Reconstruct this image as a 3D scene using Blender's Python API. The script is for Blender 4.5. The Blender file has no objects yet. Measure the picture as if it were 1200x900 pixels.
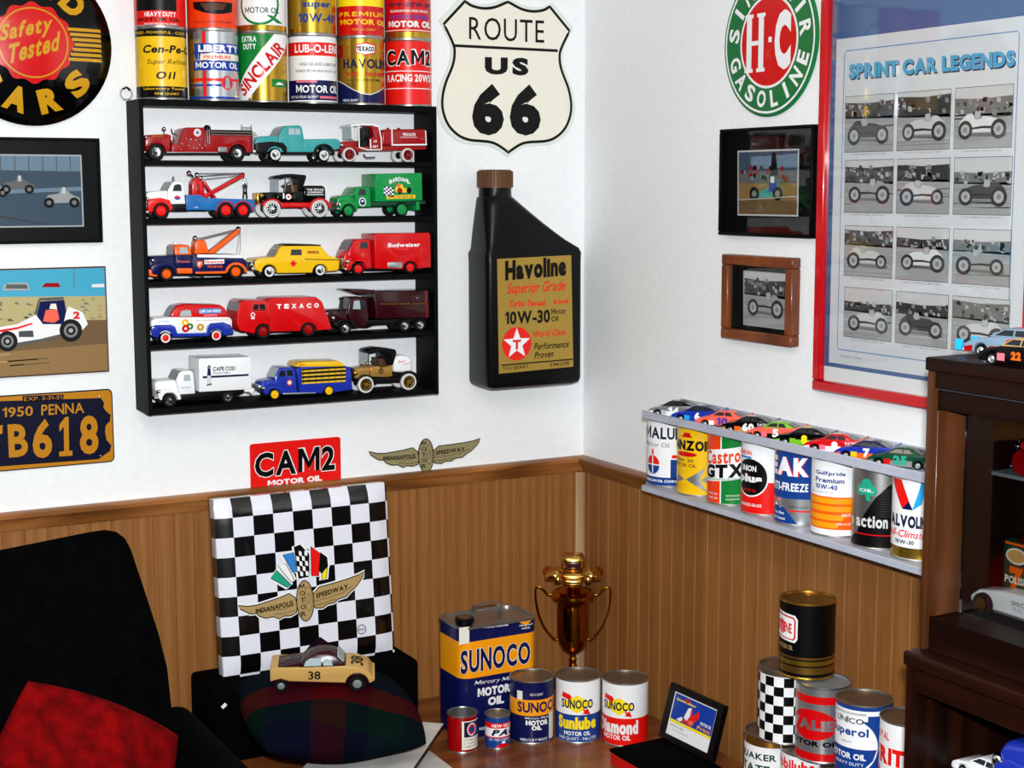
import bpy, bmesh, math, random
from mathutils import Vector, Matrix
S = bpy.context.scene
COL = S.collection
PI = math.pi
random.seed(7)

# ------------------------------------------------------------------ camera, light, exposure
CAM = Vector((-1.992, -3.236, 1.762))
FW = Vector((0.48005, 0.86810, -0.12628)); RT = Vector((0.87507, -0.48398, -0.00189)); UP = Vector((0.06276, 0.10960, 0.99200))
cd = bpy.data.cameras.new('camera'); cam = bpy.data.objects.new('camera', cd); COL.objects.link(cam)
cd.sensor_width = 36.0; cd.lens = 36.0 * 1800.55 / 1200.0; cd.clip_start = 0.05
m = Matrix((RT, UP, -FW)).transposed().to_4x4(); m.translation = CAM; cam.matrix_world = m
S.camera = cam
S.view_settings.view_transform = 'Standard'; S.view_settings.look = 'None'
S.view_settings.gamma = 1.0; S.view_settings.exposure = 0.0
try: S.view_settings.use_curve_mapping = False
except Exception: pass
w = bpy.data.worlds.new('world'); S.world = w; w.use_nodes = True
w.node_tree.nodes['Background'].inputs[0].default_value = (0.80, 0.90, 1.0, 1); w.node_tree.nodes['Background'].inputs[1].default_value = 0.06
def area(name, loc, target, size, power, color):
    ld = bpy.data.lights.new(name, 'AREA'); ld.size = size; ld.energy = power; ld.color = color
    o = bpy.data.objects.new(name, ld); COL.objects.link(o); o.location = loc
    o.rotation_euler = (Vector(target) - Vector(loc)).to_track_quat('-Z', 'Y').to_euler(); return o
area('camera_flash', CAM + UP * 0.11 + RT * 0.02, CAM + UP * 0.35 + FW * 3, 0.05, 95, (0.955, 0.985, 1.0))   # the camera's own flash
area('ceiling_lamp', (-1.6, -1.7, 2.46), (-1.4, -1.4, 0), 0.5, 7, (1.0, 0.9, 0.76))

# ------------------------------------------------------------------ measuring helpers (metres on real planes)
def ray(px, py): return FW * 1800.55 + RT * (px - 600) - UP * (py - 450)
def LW(px, py, d=0.0):                 # point on the plane y = -d (left wall at 0) -> (x, z)
    r = ray(px, py); t = (-d - CAM.y) / r.y; return (CAM.x + r.x * t, CAM.z + r.z * t)
def RW(px, py, d=0.0):                 # point on the plane x = -d (right wall at 0) -> (s, z), s = -y
    r = ray(px, py); t = (-d - CAM.x) / r.x; return (-(CAM.y + r.y * t), CAM.z + r.z * t)

# ------------------------------------------------------------------ materials
MATS = {}
def lin(h):
    h = h.lstrip('#'); o = []
    for i in (0, 2, 4):
        c = int(h[i:i+2], 16) / 255; o.append(c / 12.92 if c <= 0.04045 else ((c + 0.055) / 1.055) ** 2.4)
    return (*o, 1)
def M(name, col=None, rough=0.4, metal=0.0, coat=0.0, spec=0.5):
    if name in MATS: return MATS[name]
    mt = bpy.data.materials.new(name); mt.use_nodes = True
    b = mt.node_tree.nodes['Principled BSDF']
    b.inputs['Base Color'].default_value = lin(col); b.inputs['Roughness'].default_value = rough
    b.inputs['Metallic'].default_value = metal; b.inputs['Coat Weight'].default_value = coat
    b.inputs['Specular IOR Level'].default_value = spec
    mt.diffuse_color = lin(col); MATS[name] = mt; return mt
def nodes(mt): return mt.node_tree.nodes, mt.node_tree.links, mt.node_tree.nodes['Principled BSDF']
def ramp(nt, stops):
    r = nt.nodes.new('ShaderNodeValToRGB'); e = r.color_ramp.elements
    while len(e) < len(stops): e.new(0.5)
    for i, (p, c) in enumerate(stops): e[i].position = p; e[i].color = lin(c)
    return r
def wood(name, stops, scale, rough=0.35, coat=0.15, big=1.0):
    mt = M(name, stops[len(stops)//2][1], rough, 0, coat, .1 if name.startswith('dark') else .35); n, l, b = nodes(mt); nt = mt.node_tree
    tc = n.new('ShaderNodeTexCoord'); mp = n.new('ShaderNodeMapping'); mp.inputs['Scale'].default_value = scale
    l.new(tc.outputs['Object'], mp.inputs['Vector'])
    a = n.new('ShaderNodeTexNoise'); a.inputs['Scale'].default_value = 1.0; a.inputs['Detail'].default_value = 7; a.inputs['Roughness'].default_value = 0.62; a.inputs['Distortion'].default_value = 0.5
    l.new(mp.outputs['Vector'], a.inputs['Vector'])
    mp2 = n.new('ShaderNodeMapping'); mp2.inputs['Scale'].default_value = [s * 0.12 * big for s in scale]
    l.new(tc.outputs['Object'], mp2.inputs['Vector'])
    g = n.new('ShaderNodeTexWave'); g.inputs['Scale'].default_value = 1.3; g.inputs['Distortion'].default_value = 7; g.inputs['Detail'].default_value = 3; g.inputs['Detail Scale'].default_value = 1.2
    l.new(mp2.outputs['Vector'], g.inputs['Vector'])
    mx = n.new('ShaderNodeMix'); mx.data_type = 'FLOAT'; mx.inputs[0].default_value = 0.2 if name == 'oak_panel' else 0.28
    l.new(a.outputs['Fac'], mx.inputs[2]); l.new(g.outputs['Fac'], mx.inputs[3])
    r = ramp(nt, stops); l.new(mx.outputs[0], r.inputs['Fac']); l.new(r.outputs['Color'], b.inputs['Base Color'])
    bp = n.new('ShaderNodeBump'); bp.inputs['Strength'].default_value = 0.12; bp.inputs['Distance'].default_value = 0.002
    l.new(mx.outputs[0], bp.inputs['Height']); l.new(bp.outputs['Normal'], b.inputs['Normal']); return mt
def noisy(name, c0, c1, scale, rough, bump=0.0, sheen=0.0, detail=4, metal=0.0, spec=0.4):
    mt = M(name, c0, rough, metal, 0, spec); n, l, b = nodes(mt)
    tc = n.new('ShaderNodeTexCoord'); a = n.new('ShaderNodeTexNoise'); a.inputs['Scale'].default_value = scale; a.inputs['Detail'].default_value = detail
    l.new(tc.outputs['Object'], a.inputs['Vector']); r = ramp(mt.node_tree, [(0.35, c0), (0.65, c1)])
    l.new(a.outputs['Fac'], r.inputs['Fac']); l.new(r.outputs['Color'], b.inputs['Base Color'])
    if bump:
        bp = n.new('ShaderNodeBump'); bp.inputs['Strength'].default_value = bump; bp.inputs['Distance'].default_value = 0.003
        l.new(a.outputs['Fac'], bp.inputs['Height']); l.new(bp.outputs['Normal'], b.inputs['Normal'])
    if sheen: b.inputs['Sheen Weight'].default_value = sheen
    return mt
noisy('wall_paint', '#eaecee', '#eef0f1', 60, 0.62, 0.05)
wood('oak_panel', [(0.2, '#774a22'), (0.45, '#88572b'), (0.58, '#905f30'), (0.8, '#9c6b3b')], (300, 300, 6.0), 0.4, 0.05, 0.25)
wood('oak_rail', [(0.25, '#5c3516'), (0.5, '#8e5728'), (0.75, '#a66d3a')], (5, 5, 70), 0.35, 0.1)
wood('corner_oak', [(0.2, '#7d5a3a'), (0.5, '#ad8a68'), (0.8, '#c4a482')], (50, 50, 3), 0.4, 0.1)
wood('desk_wood', [(0.2, '#4a2410'), (0.5, '#7c431c'), (0.8, '#925426')], (5, 60, 40), 0.35, 0.2)
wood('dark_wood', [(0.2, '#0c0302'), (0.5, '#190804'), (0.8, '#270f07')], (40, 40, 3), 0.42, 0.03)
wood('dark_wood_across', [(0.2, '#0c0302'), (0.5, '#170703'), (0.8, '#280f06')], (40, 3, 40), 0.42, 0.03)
wood('hutch_wood_lit', [(0.2, '#2e1608'), (0.5, '#4c2810'), (0.8, '#62371a')], (40, 40, 3), 0.35, 0.1)  # paler than the dark wood: stronger light on the stile put into its colour
wood('frame_wood', [(0.2, '#3f1b0b'), (0.5, '#6a3317'), (0.8, '#85481f')], (30, 30, 8), 0.35, 0.2)
noisy('velvet_black', '#010102', '#030404', 30, 0.9, 0.3, 0.0, spec=0.03)
noisy('cloth_red', '#4a0102', '#740204', 30, 0.9, 0.5, 0.0, spec=0.05)
noisy('carpet', '#4a4038', '#5c5148', 90, 0.95, 0.3)
noisy('marble', '#b9b7b2', '#d2d0cb', 16, 0.35)
noisy('shelf_grey', '#a9adbc', '#b4b8c6', 20, 0.5)
M('ceiling_white', '#e4e2dc', 0.8)
for nm, c, r, mt, ct in (
    ('black', '#060607', 0.35, 0, 0.1), ('black_gloss', '#030304', 0.12, 0, 0.6), ('black_paint', '#060807', 0.55, 0, 0), ('white', '#e8e9ea', 0.4, 0, 0.1), ('white_gloss', '#e6e8ea', 0.2, 0, 0.5),
    ('red', '#c8060c', 0.25, 0, 0.5), ('bright_red', '#e0120c', 0.35, 0, 0.3), ('dark_red', '#940309', 0.25, 0, 0.5), ('maroon', '#2c0208', 0.25, 0, 0.5), ('orange_red', '#e63a08', 0.3, 0, 0.3),
    ('orange', '#ee5c0a', 0.3, 0, 0.3), ('amber', '#f0980a', 0.35, 0, 0.2), ('yellow', '#e9b80c', 0.3, 0, 0.4), ('sign_yellow', '#c48f0a', 0.3, 0, 0.3), ('lemon', '#f2d90c', 0.35, 0, 0.3),
    ('navy', '#0c1248', 0.3, 0, 0.4), ('navy_ink', '#141a3c', 0.35, 0, 0.2), ('blue', '#123a9c', 0.28, 0, 0.4), ('can_blue', '#123b86', 0.28, 0, 0.4), ('sky', '#2f7fc8', 0.3, 0, 0.3), ('light_blue', '#1fa0e4', 0.3, 0, 0.3), ('truck_blue', '#1b2f9c', 0.2, 0, 0.5),
    ('bed_blue', '#1a66a8', 0.3, 0, 0.4), ('teal', '#38989a', 0.25, 0, 0.5), ('green', '#0c7a30', 0.3, 0, 0.4), ('sign_green', '#0a6d38', 0.3, 0, 0.4), ('truck_green', '#0f8a44', 0.25, 0, 0.5), ('dark_green', '#0b3d28', 0.3, 0, 0.4), ('lime', '#6fb51c', 0.3, 0, 0.4), ('mint', '#1e9a7c', 0.35, 0, 0.2),
    ('silver', '#c4c8cc', 0.28, 0.85, 0), ('tin', '#a9a9a6', 0.35, 0.95, 0), ('tin_brown', '#8d7f72', 0.38, 0.9, 0), ('chrome', '#e2e4e6', 0.08, 1.0, 0), ('grey_paint', '#8b8f94', 0.35, 0.3, 0.2), ('gold', '#c39a34', 0.25, 0.9, 0), ('trophy_gold', '#b8741c', 0.14, 1.0, 0), ('brass', '#a67c38', 0.3, 0.9, 0),
    ('trophy_bright', '#e0b25c', 0.16, 1.0, 0), ('tan', '#a98d5c', 0.4, 0, 0.1), ('tan_car', '#c29a58', 0.3, 0, 0.4), ('tan_gold', '#a8823e', 0.3, 0.4, 0.3), ('khaki', '#8f855f', 0.45, 0, 0), ('cream', '#e6e3d4', 0.35, 0, 0.2), ('cream_edge', '#d9e0d8', 0.3, 0, 0.2), ('label_gold', '#a98a3c', 0.35, 0.35, 0), ('pink', '#e66a78', 0.4, 0, 0.1), ('salmon', '#f0604c', 0.35, 0, 0.3), ('brown', '#4a2a18', 0.5, 0, 0), ('cap_brown', '#5e3d24', 0.45, 0, 0.1),
    ('tire', '#0a0a0b', 0.6, 0, 0), ('tire_white', '#d8d9d8', 0.5, 0, 0), ('window_dark', '#1a2026', 0.1, 0, 0.5), ('window_pale', '#9fb0b4', 0.15, 0, 0.5), ('poster_blue', '#3d5f92', 0.45, 0, 0.1), ('poster_line', '#4f80b8', 0.45, 0, 0), ('poster_title', '#4fa3cc', 0.45, 0, 0), ('poster_paper', '#d6d8dc', 0.45, 0, 0), ('frame_red', '#b80612', 0.22, 0, 0.5), ('plate_blue', '#080a24', 0.35, 0, 0.3), ('plate_orange', '#b87a0c', 0.35, 0, 0.2),
    ('purple', '#4b3a9c', 0.35, 0, 0.2), ('plastic_black', '#08090a', 0.35, 0, 0.05),
    ('sky_photo', '#3ba0bf', 0.4, 0, 0), ('dirt', '#8a6a3c', 0.5, 0, 0), ('dirt_dark', '#6a5030', 0.5, 0, 0), ('sand', '#b0a470', 0.5, 0, 0), ('track_blue', '#35485c', 0.45, 0, 0), ('steel_blue', '#6c8499', 0.45, 0, 0)): M(nm, c, r, mt, ct*.5, (0.06 if nm == 'black_paint' else 0.18) if c < '#1a' and c[1] in '01' else 0.3)
for g in range(0, 10): M('grey%d' % g, '#%02x%02x%02x' % ((26 + g * 22,) * 3), 0.5)
def clear(name, tint, fac, rough=0.03, refl=0.5):
    mt = M(name, '#ffffff', 0.1); n, l, b = nodes(mt); out = n['Material Output']
    t = n.new('ShaderNodeBsdfTransparent'); t.inputs[0].default_value = lin(tint); g = n.new('ShaderNodeBsdfGlossy'); g.inputs['Roughness'].default_value = rough
    lw = n.new('ShaderNodeLayerWeight'); lw.inputs['Blend'].default_value = 0.35
    mm = n.new('ShaderNodeMath'); mm.operation = 'MULTIPLY'; mm.inputs[1].default_value = refl; l.new(lw.outputs['Fresnel'], mm.inputs[0])
    x = n.new('ShaderNodeMixShader'); l.new(mm.outputs[0], x.inputs[0]); l.new(t.outputs[0], x.inputs[1]); l.new(g.outputs[0], x.inputs[2]); l.new(x.outputs[0], out.inputs['Surface']); return mt
clear('glass', '#f8f9f9', 1, refl=0.08); clear('smoked_glass', '#e9ebeb', 1, refl=0.22); clear('clear_plastic', '#f2f4f4', 1, 0.12, 0.5)
def plaid():
    mt = M('plaid_wool', '#10142c', 0.95, 0, 0, 0.03); n, l, b = nodes(mt); tc = n.new('ShaderNodeTexCoord')
    mp = n.new('ShaderNodeMapping'); mp.inputs['Rotation'].default_value = (0, 0, 0.25); l.new(tc.outputs['UV'], mp.inputs['Vector'])
    sx = n.new('ShaderNodeSeparateXYZ'); l.new(mp.outputs[0], sx.inputs[0]); cols = []
    for ax, pal in (('X', [(0, '#060818'), (.3, '#2c0306'), (.55, '#050810'), (.72, '#041510')]), ('Y', [(0, '#060818'), (.25, '#041510'), (.5, '#4a0508'), (.78, '#070a20')])):
        mu = n.new('ShaderNodeMath'); mu.operation = 'MULTIPLY'; mu.inputs[1].default_value = 1.25; l.new(sx.outputs[ax], mu.inputs[0])
        fr = n.new('ShaderNodeMath'); fr.operation = 'FRACT'; l.new(mu.outputs[0], fr.inputs[0]); r = ramp(mt.node_tree, pal); r.color_ramp.interpolation = 'CONSTANT'; l.new(fr.outputs[0], r.inputs['Fac']); cols.append(r)
    x = n.new('ShaderNodeMix'); x.data_type = 'RGBA'; x.inputs[0].default_value = 0.5; l.new(cols[0].outputs[0], x.inputs[6]); l.new(cols[1].outputs[0], x.inputs[7]); l.new(x.outputs[2], b.inputs['Base Color'])
    ns = n.new('ShaderNodeTexNoise'); ns.inputs['Scale'].default_value = 160; l.new(tc.outputs['Object'], ns.inputs['Vector'])
    bp = n.new('ShaderNodeBump'); bp.inputs['Strength'].default_value = 0.4; bp.inputs['Distance'].default_value = 0.003; l.new(ns.outputs['Fac'], bp.inputs['Height']); l.new(bp.outputs['Normal'], b.inputs['Normal'])
plaid()

# ------------------------------------------------------------------ mesh builder
class MB:
    def __init__(s): s.v = []; s.f = []; s.m = []; s.uv = None
    def mi(s, mat):
        s.mats = getattr(s, 'mats', [])
        if mat not in s.mats: s.mats.append(mat)
        return s.mats.index(mat)
    def add(s, vs, fs, mat):
        k = len(s.v); i = s.mi(mat); s.v += [tuple(v) for v in vs]
        for f in fs: s.f.append(tuple(k + j for j in f)); s.m.append(i)
    def add_bm(s, bm, mat, X=None):
        bm.verts.ensure_lookup_table(); bm.verts.index_update()
        s.add([(X @ v.co if X else v.co.copy()) for v in bm.verts], [[v.index for v in f.verts] for f in bm.faces], mat); bm.free()
    def prism(s, pts, axis, a, b, mat, bev=0.0, seg=1, taper=None):
        bm = bmesh.new()
        def mk(p, q): return {'y': (p[0], q, p[1]), 'x': (q, p[0], p[1]), 'z': (p[0], p[1], q)}[axis]
        n = len(pts); A = [bm.verts.new(mk(p, a)) for p in pts]; B = [bm.verts.new(mk(p, b)) for p in pts]
        bm.faces.new(A); bm.faces.new(B[::-1])
        for i in range(n): bm.faces.new((A[i], B[i], B[(i+1) % n], A[(i+1) % n]))
        bmesh.ops.recalc_face_normals(bm, faces=bm.faces)
        if taper:
            for v in bm.verts: v.co = Vector(taper(v.co))
        if bev: bmesh.ops.bevel(bm, geom=[e for e in bm.edges if e.calc_face_angle(0) > 0.5], offset=bev, segments=seg, affect='EDGES', profile=0.5, clamp_overlap=True)
        s.add_bm(bm, mat); return s
    def box(s, x0, y0, z0, x1, y1, z1, mat, bev=0.0, seg=1, X=None):
        bm = bmesh.new(); bmesh.ops.create_cube(bm, size=1)
        for v in bm.verts: v.co = Vector(((x0+x1)/2 + v.co.x*(x1-x0), (y0+y1)/2 + v.co.y*(y1-y0), (z0+z1)/2 + v.co.z*(z1-z0)))
        if bev: bmesh.ops.bevel(bm, geom=bm.edges[:], offset=bev, segments=seg, affect='EDGES', profile=0.5, clamp_overlap=True)
        s.add_bm(bm, mat, X); return s
    def lathe(s, prof, c, mat, axis='z', n=32, mats=None):
        c = Vector(c); rings = []; 
        for r, h in prof:
            ring = []
            for i in range(n):
                a = 2*PI*i/n; p = {'z': (r*math.cos(a), r*math.sin(a), h), 'y': (r*math.cos(a), h, r*math.sin(a)), 'x': (h, r*math.cos(a), r*math.sin(a))}[axis]
                ring.append(c + Vector(p))
            rings.append(ring)
        for k in range(len(prof)-1):
            mm = mats[k] if mats else mat
            if prof[k][0] < 1e-6 and prof[k+1][0] < 1e-6: continue
            s.add(rings[k] + rings[k+1], [(i, (i+1) % n, n+(i+1) % n, n+i) for i in range(n)], mm)
        return s
    def ball(s, c, r, mat, n=12):
        rx, ry, rz = r if isinstance(r, (tuple, list)) else (r, r, r); vs = []; fs = []
        for j in range(n+1):
            t = PI*j/n
            for i in range(n*2):
                a = PI*i/n; vs.append((c[0]+rx*math.sin(t)*math.cos(a), c[1]+ry*math.sin(t)*math.sin(a), c[2]+rz*math.cos(t)))
        for j in range(n):
            for i in range(n*2): fs.append((j*n*2+i, (j+1)*n*2+i, (j+1)*n*2+(i+1) % (n*2), j*n*2+(i+1) % (n*2)))
        s.add(vs, fs, mat); return s
    def tube(s, pts, r, mat, n=8, closed=False):
        P = [Vector(p) for p in pts]; k = len(P); vs = []; fs = []; up = None
        for i, p in enumerate(P):
            t = (P[(i+1) % k] - P[i-1]) if closed else (P[min(i+1, k-1)] - P[max(i-1, 0)])
            t.normalize()
            if up is None or abs(up.dot(t)) > 0.98: up = Vector((0, 0, 1)) if abs(t.z) < 0.9 else Vector((1, 0, 0))
            a = t.cross(up).normalized(); b = a.cross(t); up = b
            for j in range(n): q = 2*PI*j/n; vs.append(p + (a*math.cos(q) + b*math.sin(q))*r)
        for i in range(k if closed else k-1):
            for j in range(n): fs.append((i*n+j, i*n+(j+1) % n, ((i+1) % k)*n+(j+1) % n, ((i+1) % k)*n+j))
        if not closed: fs += [tuple(range(n))[::-1], tuple(range((k-1)*n, k*n))]
        s.add(vs, fs, mat); return s
    def build(s, name, parent=None, local=False, smooth=40):
        off = Vector((0, 0, 0))
        if parent is not None and not local: 
            off = parent.location.copy()
            if parent.parent is not None: off += parent.parent.location
        elif parent is None and not local:
            xs = [v[0] for v in s.v]; ys = [v[1] for v in s.v]; zs = [v[2] for v in s.v]
            off = Vector(((min(xs)+max(xs))/2, (min(ys)+max(ys))/2, min(zs)))
        me = bpy.data.meshes.new(name); me.from_pydata([tuple(Vector(v) - off) for v in s.v], [], s.f)
        for q in s.mats: me.materials.append(MATS[q])
        me.polygons.foreach_set('material_index', s.m)
        if s.uv:
            ul = me.uv_layers.new(name='UV')
            for lp in me.loops: ul.data[lp.index].uv = s.uv[lp.vertex_index]
        if smooth: me.shade_smooth(); me.set_sharp_from_angle(angle=math.radians(smooth))
        me.update(); o = bpy.data.objects.new(name, me); COL.objects.link(o)
        if parent is not None: o.parent = parent
        else: o.location = off
        return o
def tag(o, label, cat, group=None):
    o['label'] = label; o['category'] = cat
    if group: o['group'] = group
    return o
def thing(name, label, cat, loc, rz=0.0, group=None):
    o = bpy.data.objects.new(name, None); COL.objects.link(o); o.empty_display_size = 0.03; o.location = loc; o.rotation_euler = (0, 0, rz); return tag(o, label, cat, group)
def struct(name, mb):
    o = mb.build(name); o['kind'] = 'structure'; return o

# ------------------------------------------------------------------ flat artwork (letters, emblems) laid on surfaces
GL = {}
BOLD = (0.0, 0.016, 0.034, 0.06)
def warm():
    dgs = 0
    for b in range(4):
        for ch in 'ABCDEFGHIJKLMNOPQRSTUVWXYZabcdefghijklmnopqrstuvwxyz0123456789-.,&':
            cu = bpy.data.curves.new('g', 'FONT'); cu.body = ch; cu.offset = BOLD[b]; cu.resolution_u = 3
            o = bpy.data.objects.new('g', cu); COL.objects.link(o)
            dg = bpy.context.evaluated_depsgraph_get(); me = bpy.data.meshes.new_from_object(o.evaluated_get(dg))
            GL[(ch, b)] = ([(v.co.x, v.co.y) for v in me.vertices], [tuple(p.vertices) for p in me.polygons])
            bpy.data.objects.remove(o); bpy.data.curves.remove(cu); bpy.data.meshes.remove(me)
warm()
for b in range(4):      # heavier capital M and a flagged 1, drawn by hand
    h = .7+BOLD[b]; k = .085+2.2*BOLD[b]; w = .78+BOLD[b]
    GL[('M', b)] = ([(0, 0), (k, 0), (k, h*.64), (w/2, h*.08), (w-k, h*.64), (w-k, 0), (w, 0), (w, h), (w-k*1.1, h), (w/2, h*.42), (k*1.1, h), (0, h)], [tuple(range(12))])
    GL[('1', b)] = ([(.14, 0), (.14+k, 0), (.14+k, h), (.14+k*.35, h), (0, h*.80), (0, h*.80-k*.9), (.14, h*.80-k*.25)], [tuple(range(7))])
def layout(st, b=0, gap=None):
    x = 0.0; vs = []; fs = []; g = 0.09 - BOLD[b] if gap is None else gap
    for ch in st:
        if ch == ' ': x += 0.26; continue
        V, F = GL[(ch, b)]; x0 = min(v[0] for v in V); x1 = max(v[0] for v in V); k = len(vs)
        vs += [(v[0] - x0 + x, v[1]) for v in V]; fs += [tuple(k + i for i in f) for f in F]; x += x1 - x0 + g
    return vs, fs
class Art:
    def __init__(s): s.it = []
    def mesh(s, vs, fs, mat, L): s.it.append((vs, fs, mat, L)); return s
    def poly(s, pts, mat, L=1): return s.mesh([tuple(p) for p in pts], [tuple(range(len(pts)))], mat, L)
    def rect(s, x0, y0, x1, y1, mat, L=1): return s.poly([(x0, y0), (x1, y0), (x1, y1), (x0, y1)], mat, L)
    def ell(s, cx, cy, rx, ry, mat, L=1, n=28, a0=0, a1=360):
        full = abs(a1-a0) >= 360; k = n if full else n+1
        return s.poly([(cx+rx*math.cos(math.radians(a0+(a1-a0)*i/n)), cy+ry*math.sin(math.radians(a0+(a1-a0)*i/n))) for i in range(k)], mat, L)
    def ring(s, cx, cy, rx, ry, t, mat, L=1, n=36):
        tx = t; ty = t*ry/rx; vs = []
        for i in range(n): a = 2*PI*i/n; vs += [(cx+rx*math.cos(a), cy+ry*math.sin(a)), (cx+(rx-tx)*math.cos(a), cy+(ry-ty)*math.sin(a))]
        return s.mesh(vs, [(2*i, 2*((i+1) % n), 2*((i+1) % n)+1, 2*i+1) for i in range(n)], mat, L)
    def stroke(s, pts, w, mat, L=1, closed=False):
        n = len(pts); vs = []
        for i in range(n):
            p = pts[i-1] if (i or closed) else pts[0]; q = pts[(i+1) % n] if (i < n-1 or closed) else pts[-1]
            dx, dy = q[0]-p[0], q[1]-p[1]; d = math.hypot(dx, dy) or 1; nx, ny = -dy/d*w/2, dx/d*w/2
            vs += [(pts[i][0]+nx, pts[i][1]+ny), (pts[i][0]-nx, pts[i][1]-ny)]
        return s.mesh(vs, [(2*i, 2*((i+1) % n), 2*((i+1) % n)+1, 2*i+1) for i in range(n if closed else n-1)], mat, L)
    def text(s, st, box, mat, L=2, b=1, sh=0.0, gap=None):
        """box: (x0,y0,x1,y1) or four corners BL BR TR TL"""
        vs, fs = layout(st, b, gap)
        if sh: vs = [(x + sh*y, y) for x, y in vs]
        x0 = min(v[0] for v in vs); x1 = max(v[0] for v in vs); y0 = min(v[1] for v in vs); y1 = max(v[1] for v in vs)
        q = [(box[0], box[1]), (box[2], box[1]), (box[2], box[3]), (box[0], box[3])] if not isinstance(box[0], (tuple, list)) else box
        o = []
        for x, y in vs:
            u = (x-x0)/(x1-x0); v = (y-y0)/(y1-y0)
            o.append(tuple((q[0][k]*(1-u)+q[1][k]*u)*(1-v) + (q[3][k]*(1-u)+q[2][k]*u)*v for k in (0, 1)))
        return s.mesh(o, fs, mat, L)
    def glyph(s, ch, c, ang, wd, ht, mat, L=2, b=1):
        V, F = GL[(ch, b)]; x0 = min(v[0] for v in V); x1 = max(v[0] for v in V); y0 = min(v[1] for v in V); y1 = max(v[1] for v in V)
        ca, sa = math.cos(ang), math.sin(ang); o = []
        for x, y in V:
            X = ((x-x0)/(x1-x0)-0.5)*wd; Y = ((y-y0)/(y1-y0)-0.5)*ht; o.append((c[0]+X*ca-Y*sa, c[1]+X*sa+Y*ca))
        return s.mesh(o, F, mat, L)
    def arc(s, st, c, r, angs, wd, ht, mat, L=2, b=1, top=True):
        for ch, a in zip(st, angs):
            q = math.radians(a); s.glyph(ch, (c[0]+r*math.cos(q), c[1]+r*math.sin(q)), q-PI/2 if top else q+PI/2, wd*{'I': .33, 'L': .8, 'E': .85}.get(ch, 1), ht, mat, L, b)
        return s
    def emit(s, mb, f, du=None, eps=0.00025, dv=None):
        by = {}
        for vs, fs, mat, L in s.it:
            V, F = by.setdefault(mat, ([], [])); k = len(V); V += [(x, y, L) for x, y in vs]; F += [tuple(k+i for i in q) for q in fs]
        for mat, (V, F) in by.items():
            if du:
                bm = bmesh.new(); B = [bm.verts.new(v) for v in V]
                for q in F:
                    try: bm.faces.new([B[i] for i in q])
                    except ValueError: pass
                x0 = min(v[0] for v in V); x1 = max(v[0] for v in V); t = math.ceil(x0/du)*du
                while t < x1:
                    bmesh.ops.bisect_plane(bm, geom=bm.verts[:]+bm.edges[:]+bm.faces[:], dist=1e-6, plane_co=(t, 0, 0), plane_no=(1, 0, 0)); t += du
                if dv:
                    y0 = min(v[1] for v in V); y1 = max(v[1] for v in V); t = math.ceil(y0/dv)*dv
                    while t < y1:
                        bmesh.ops.bisect_plane(bm, geom=bm.verts[:]+bm.edges[:]+bm.faces[:], dist=1e-6, plane_co=(0, t, 0), plane_no=(0, 1, 0)); t += dv
                bm.verts.ensure_lookup_table(); bm.verts.index_update(); V = [tuple(v.co) for v in bm.verts]; F = [tuple(v.index for v in q.verts) for q in bm.faces]; bm.free()
            mb.add([f(x, y, L*eps) for x, y, L in V], F, mat)
        return mb
def onL(d): return lambda x, z, l: (x, -(d+l), z)
def onR(d): return lambda s, z, l: (-(d+l), -s, z)

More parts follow.
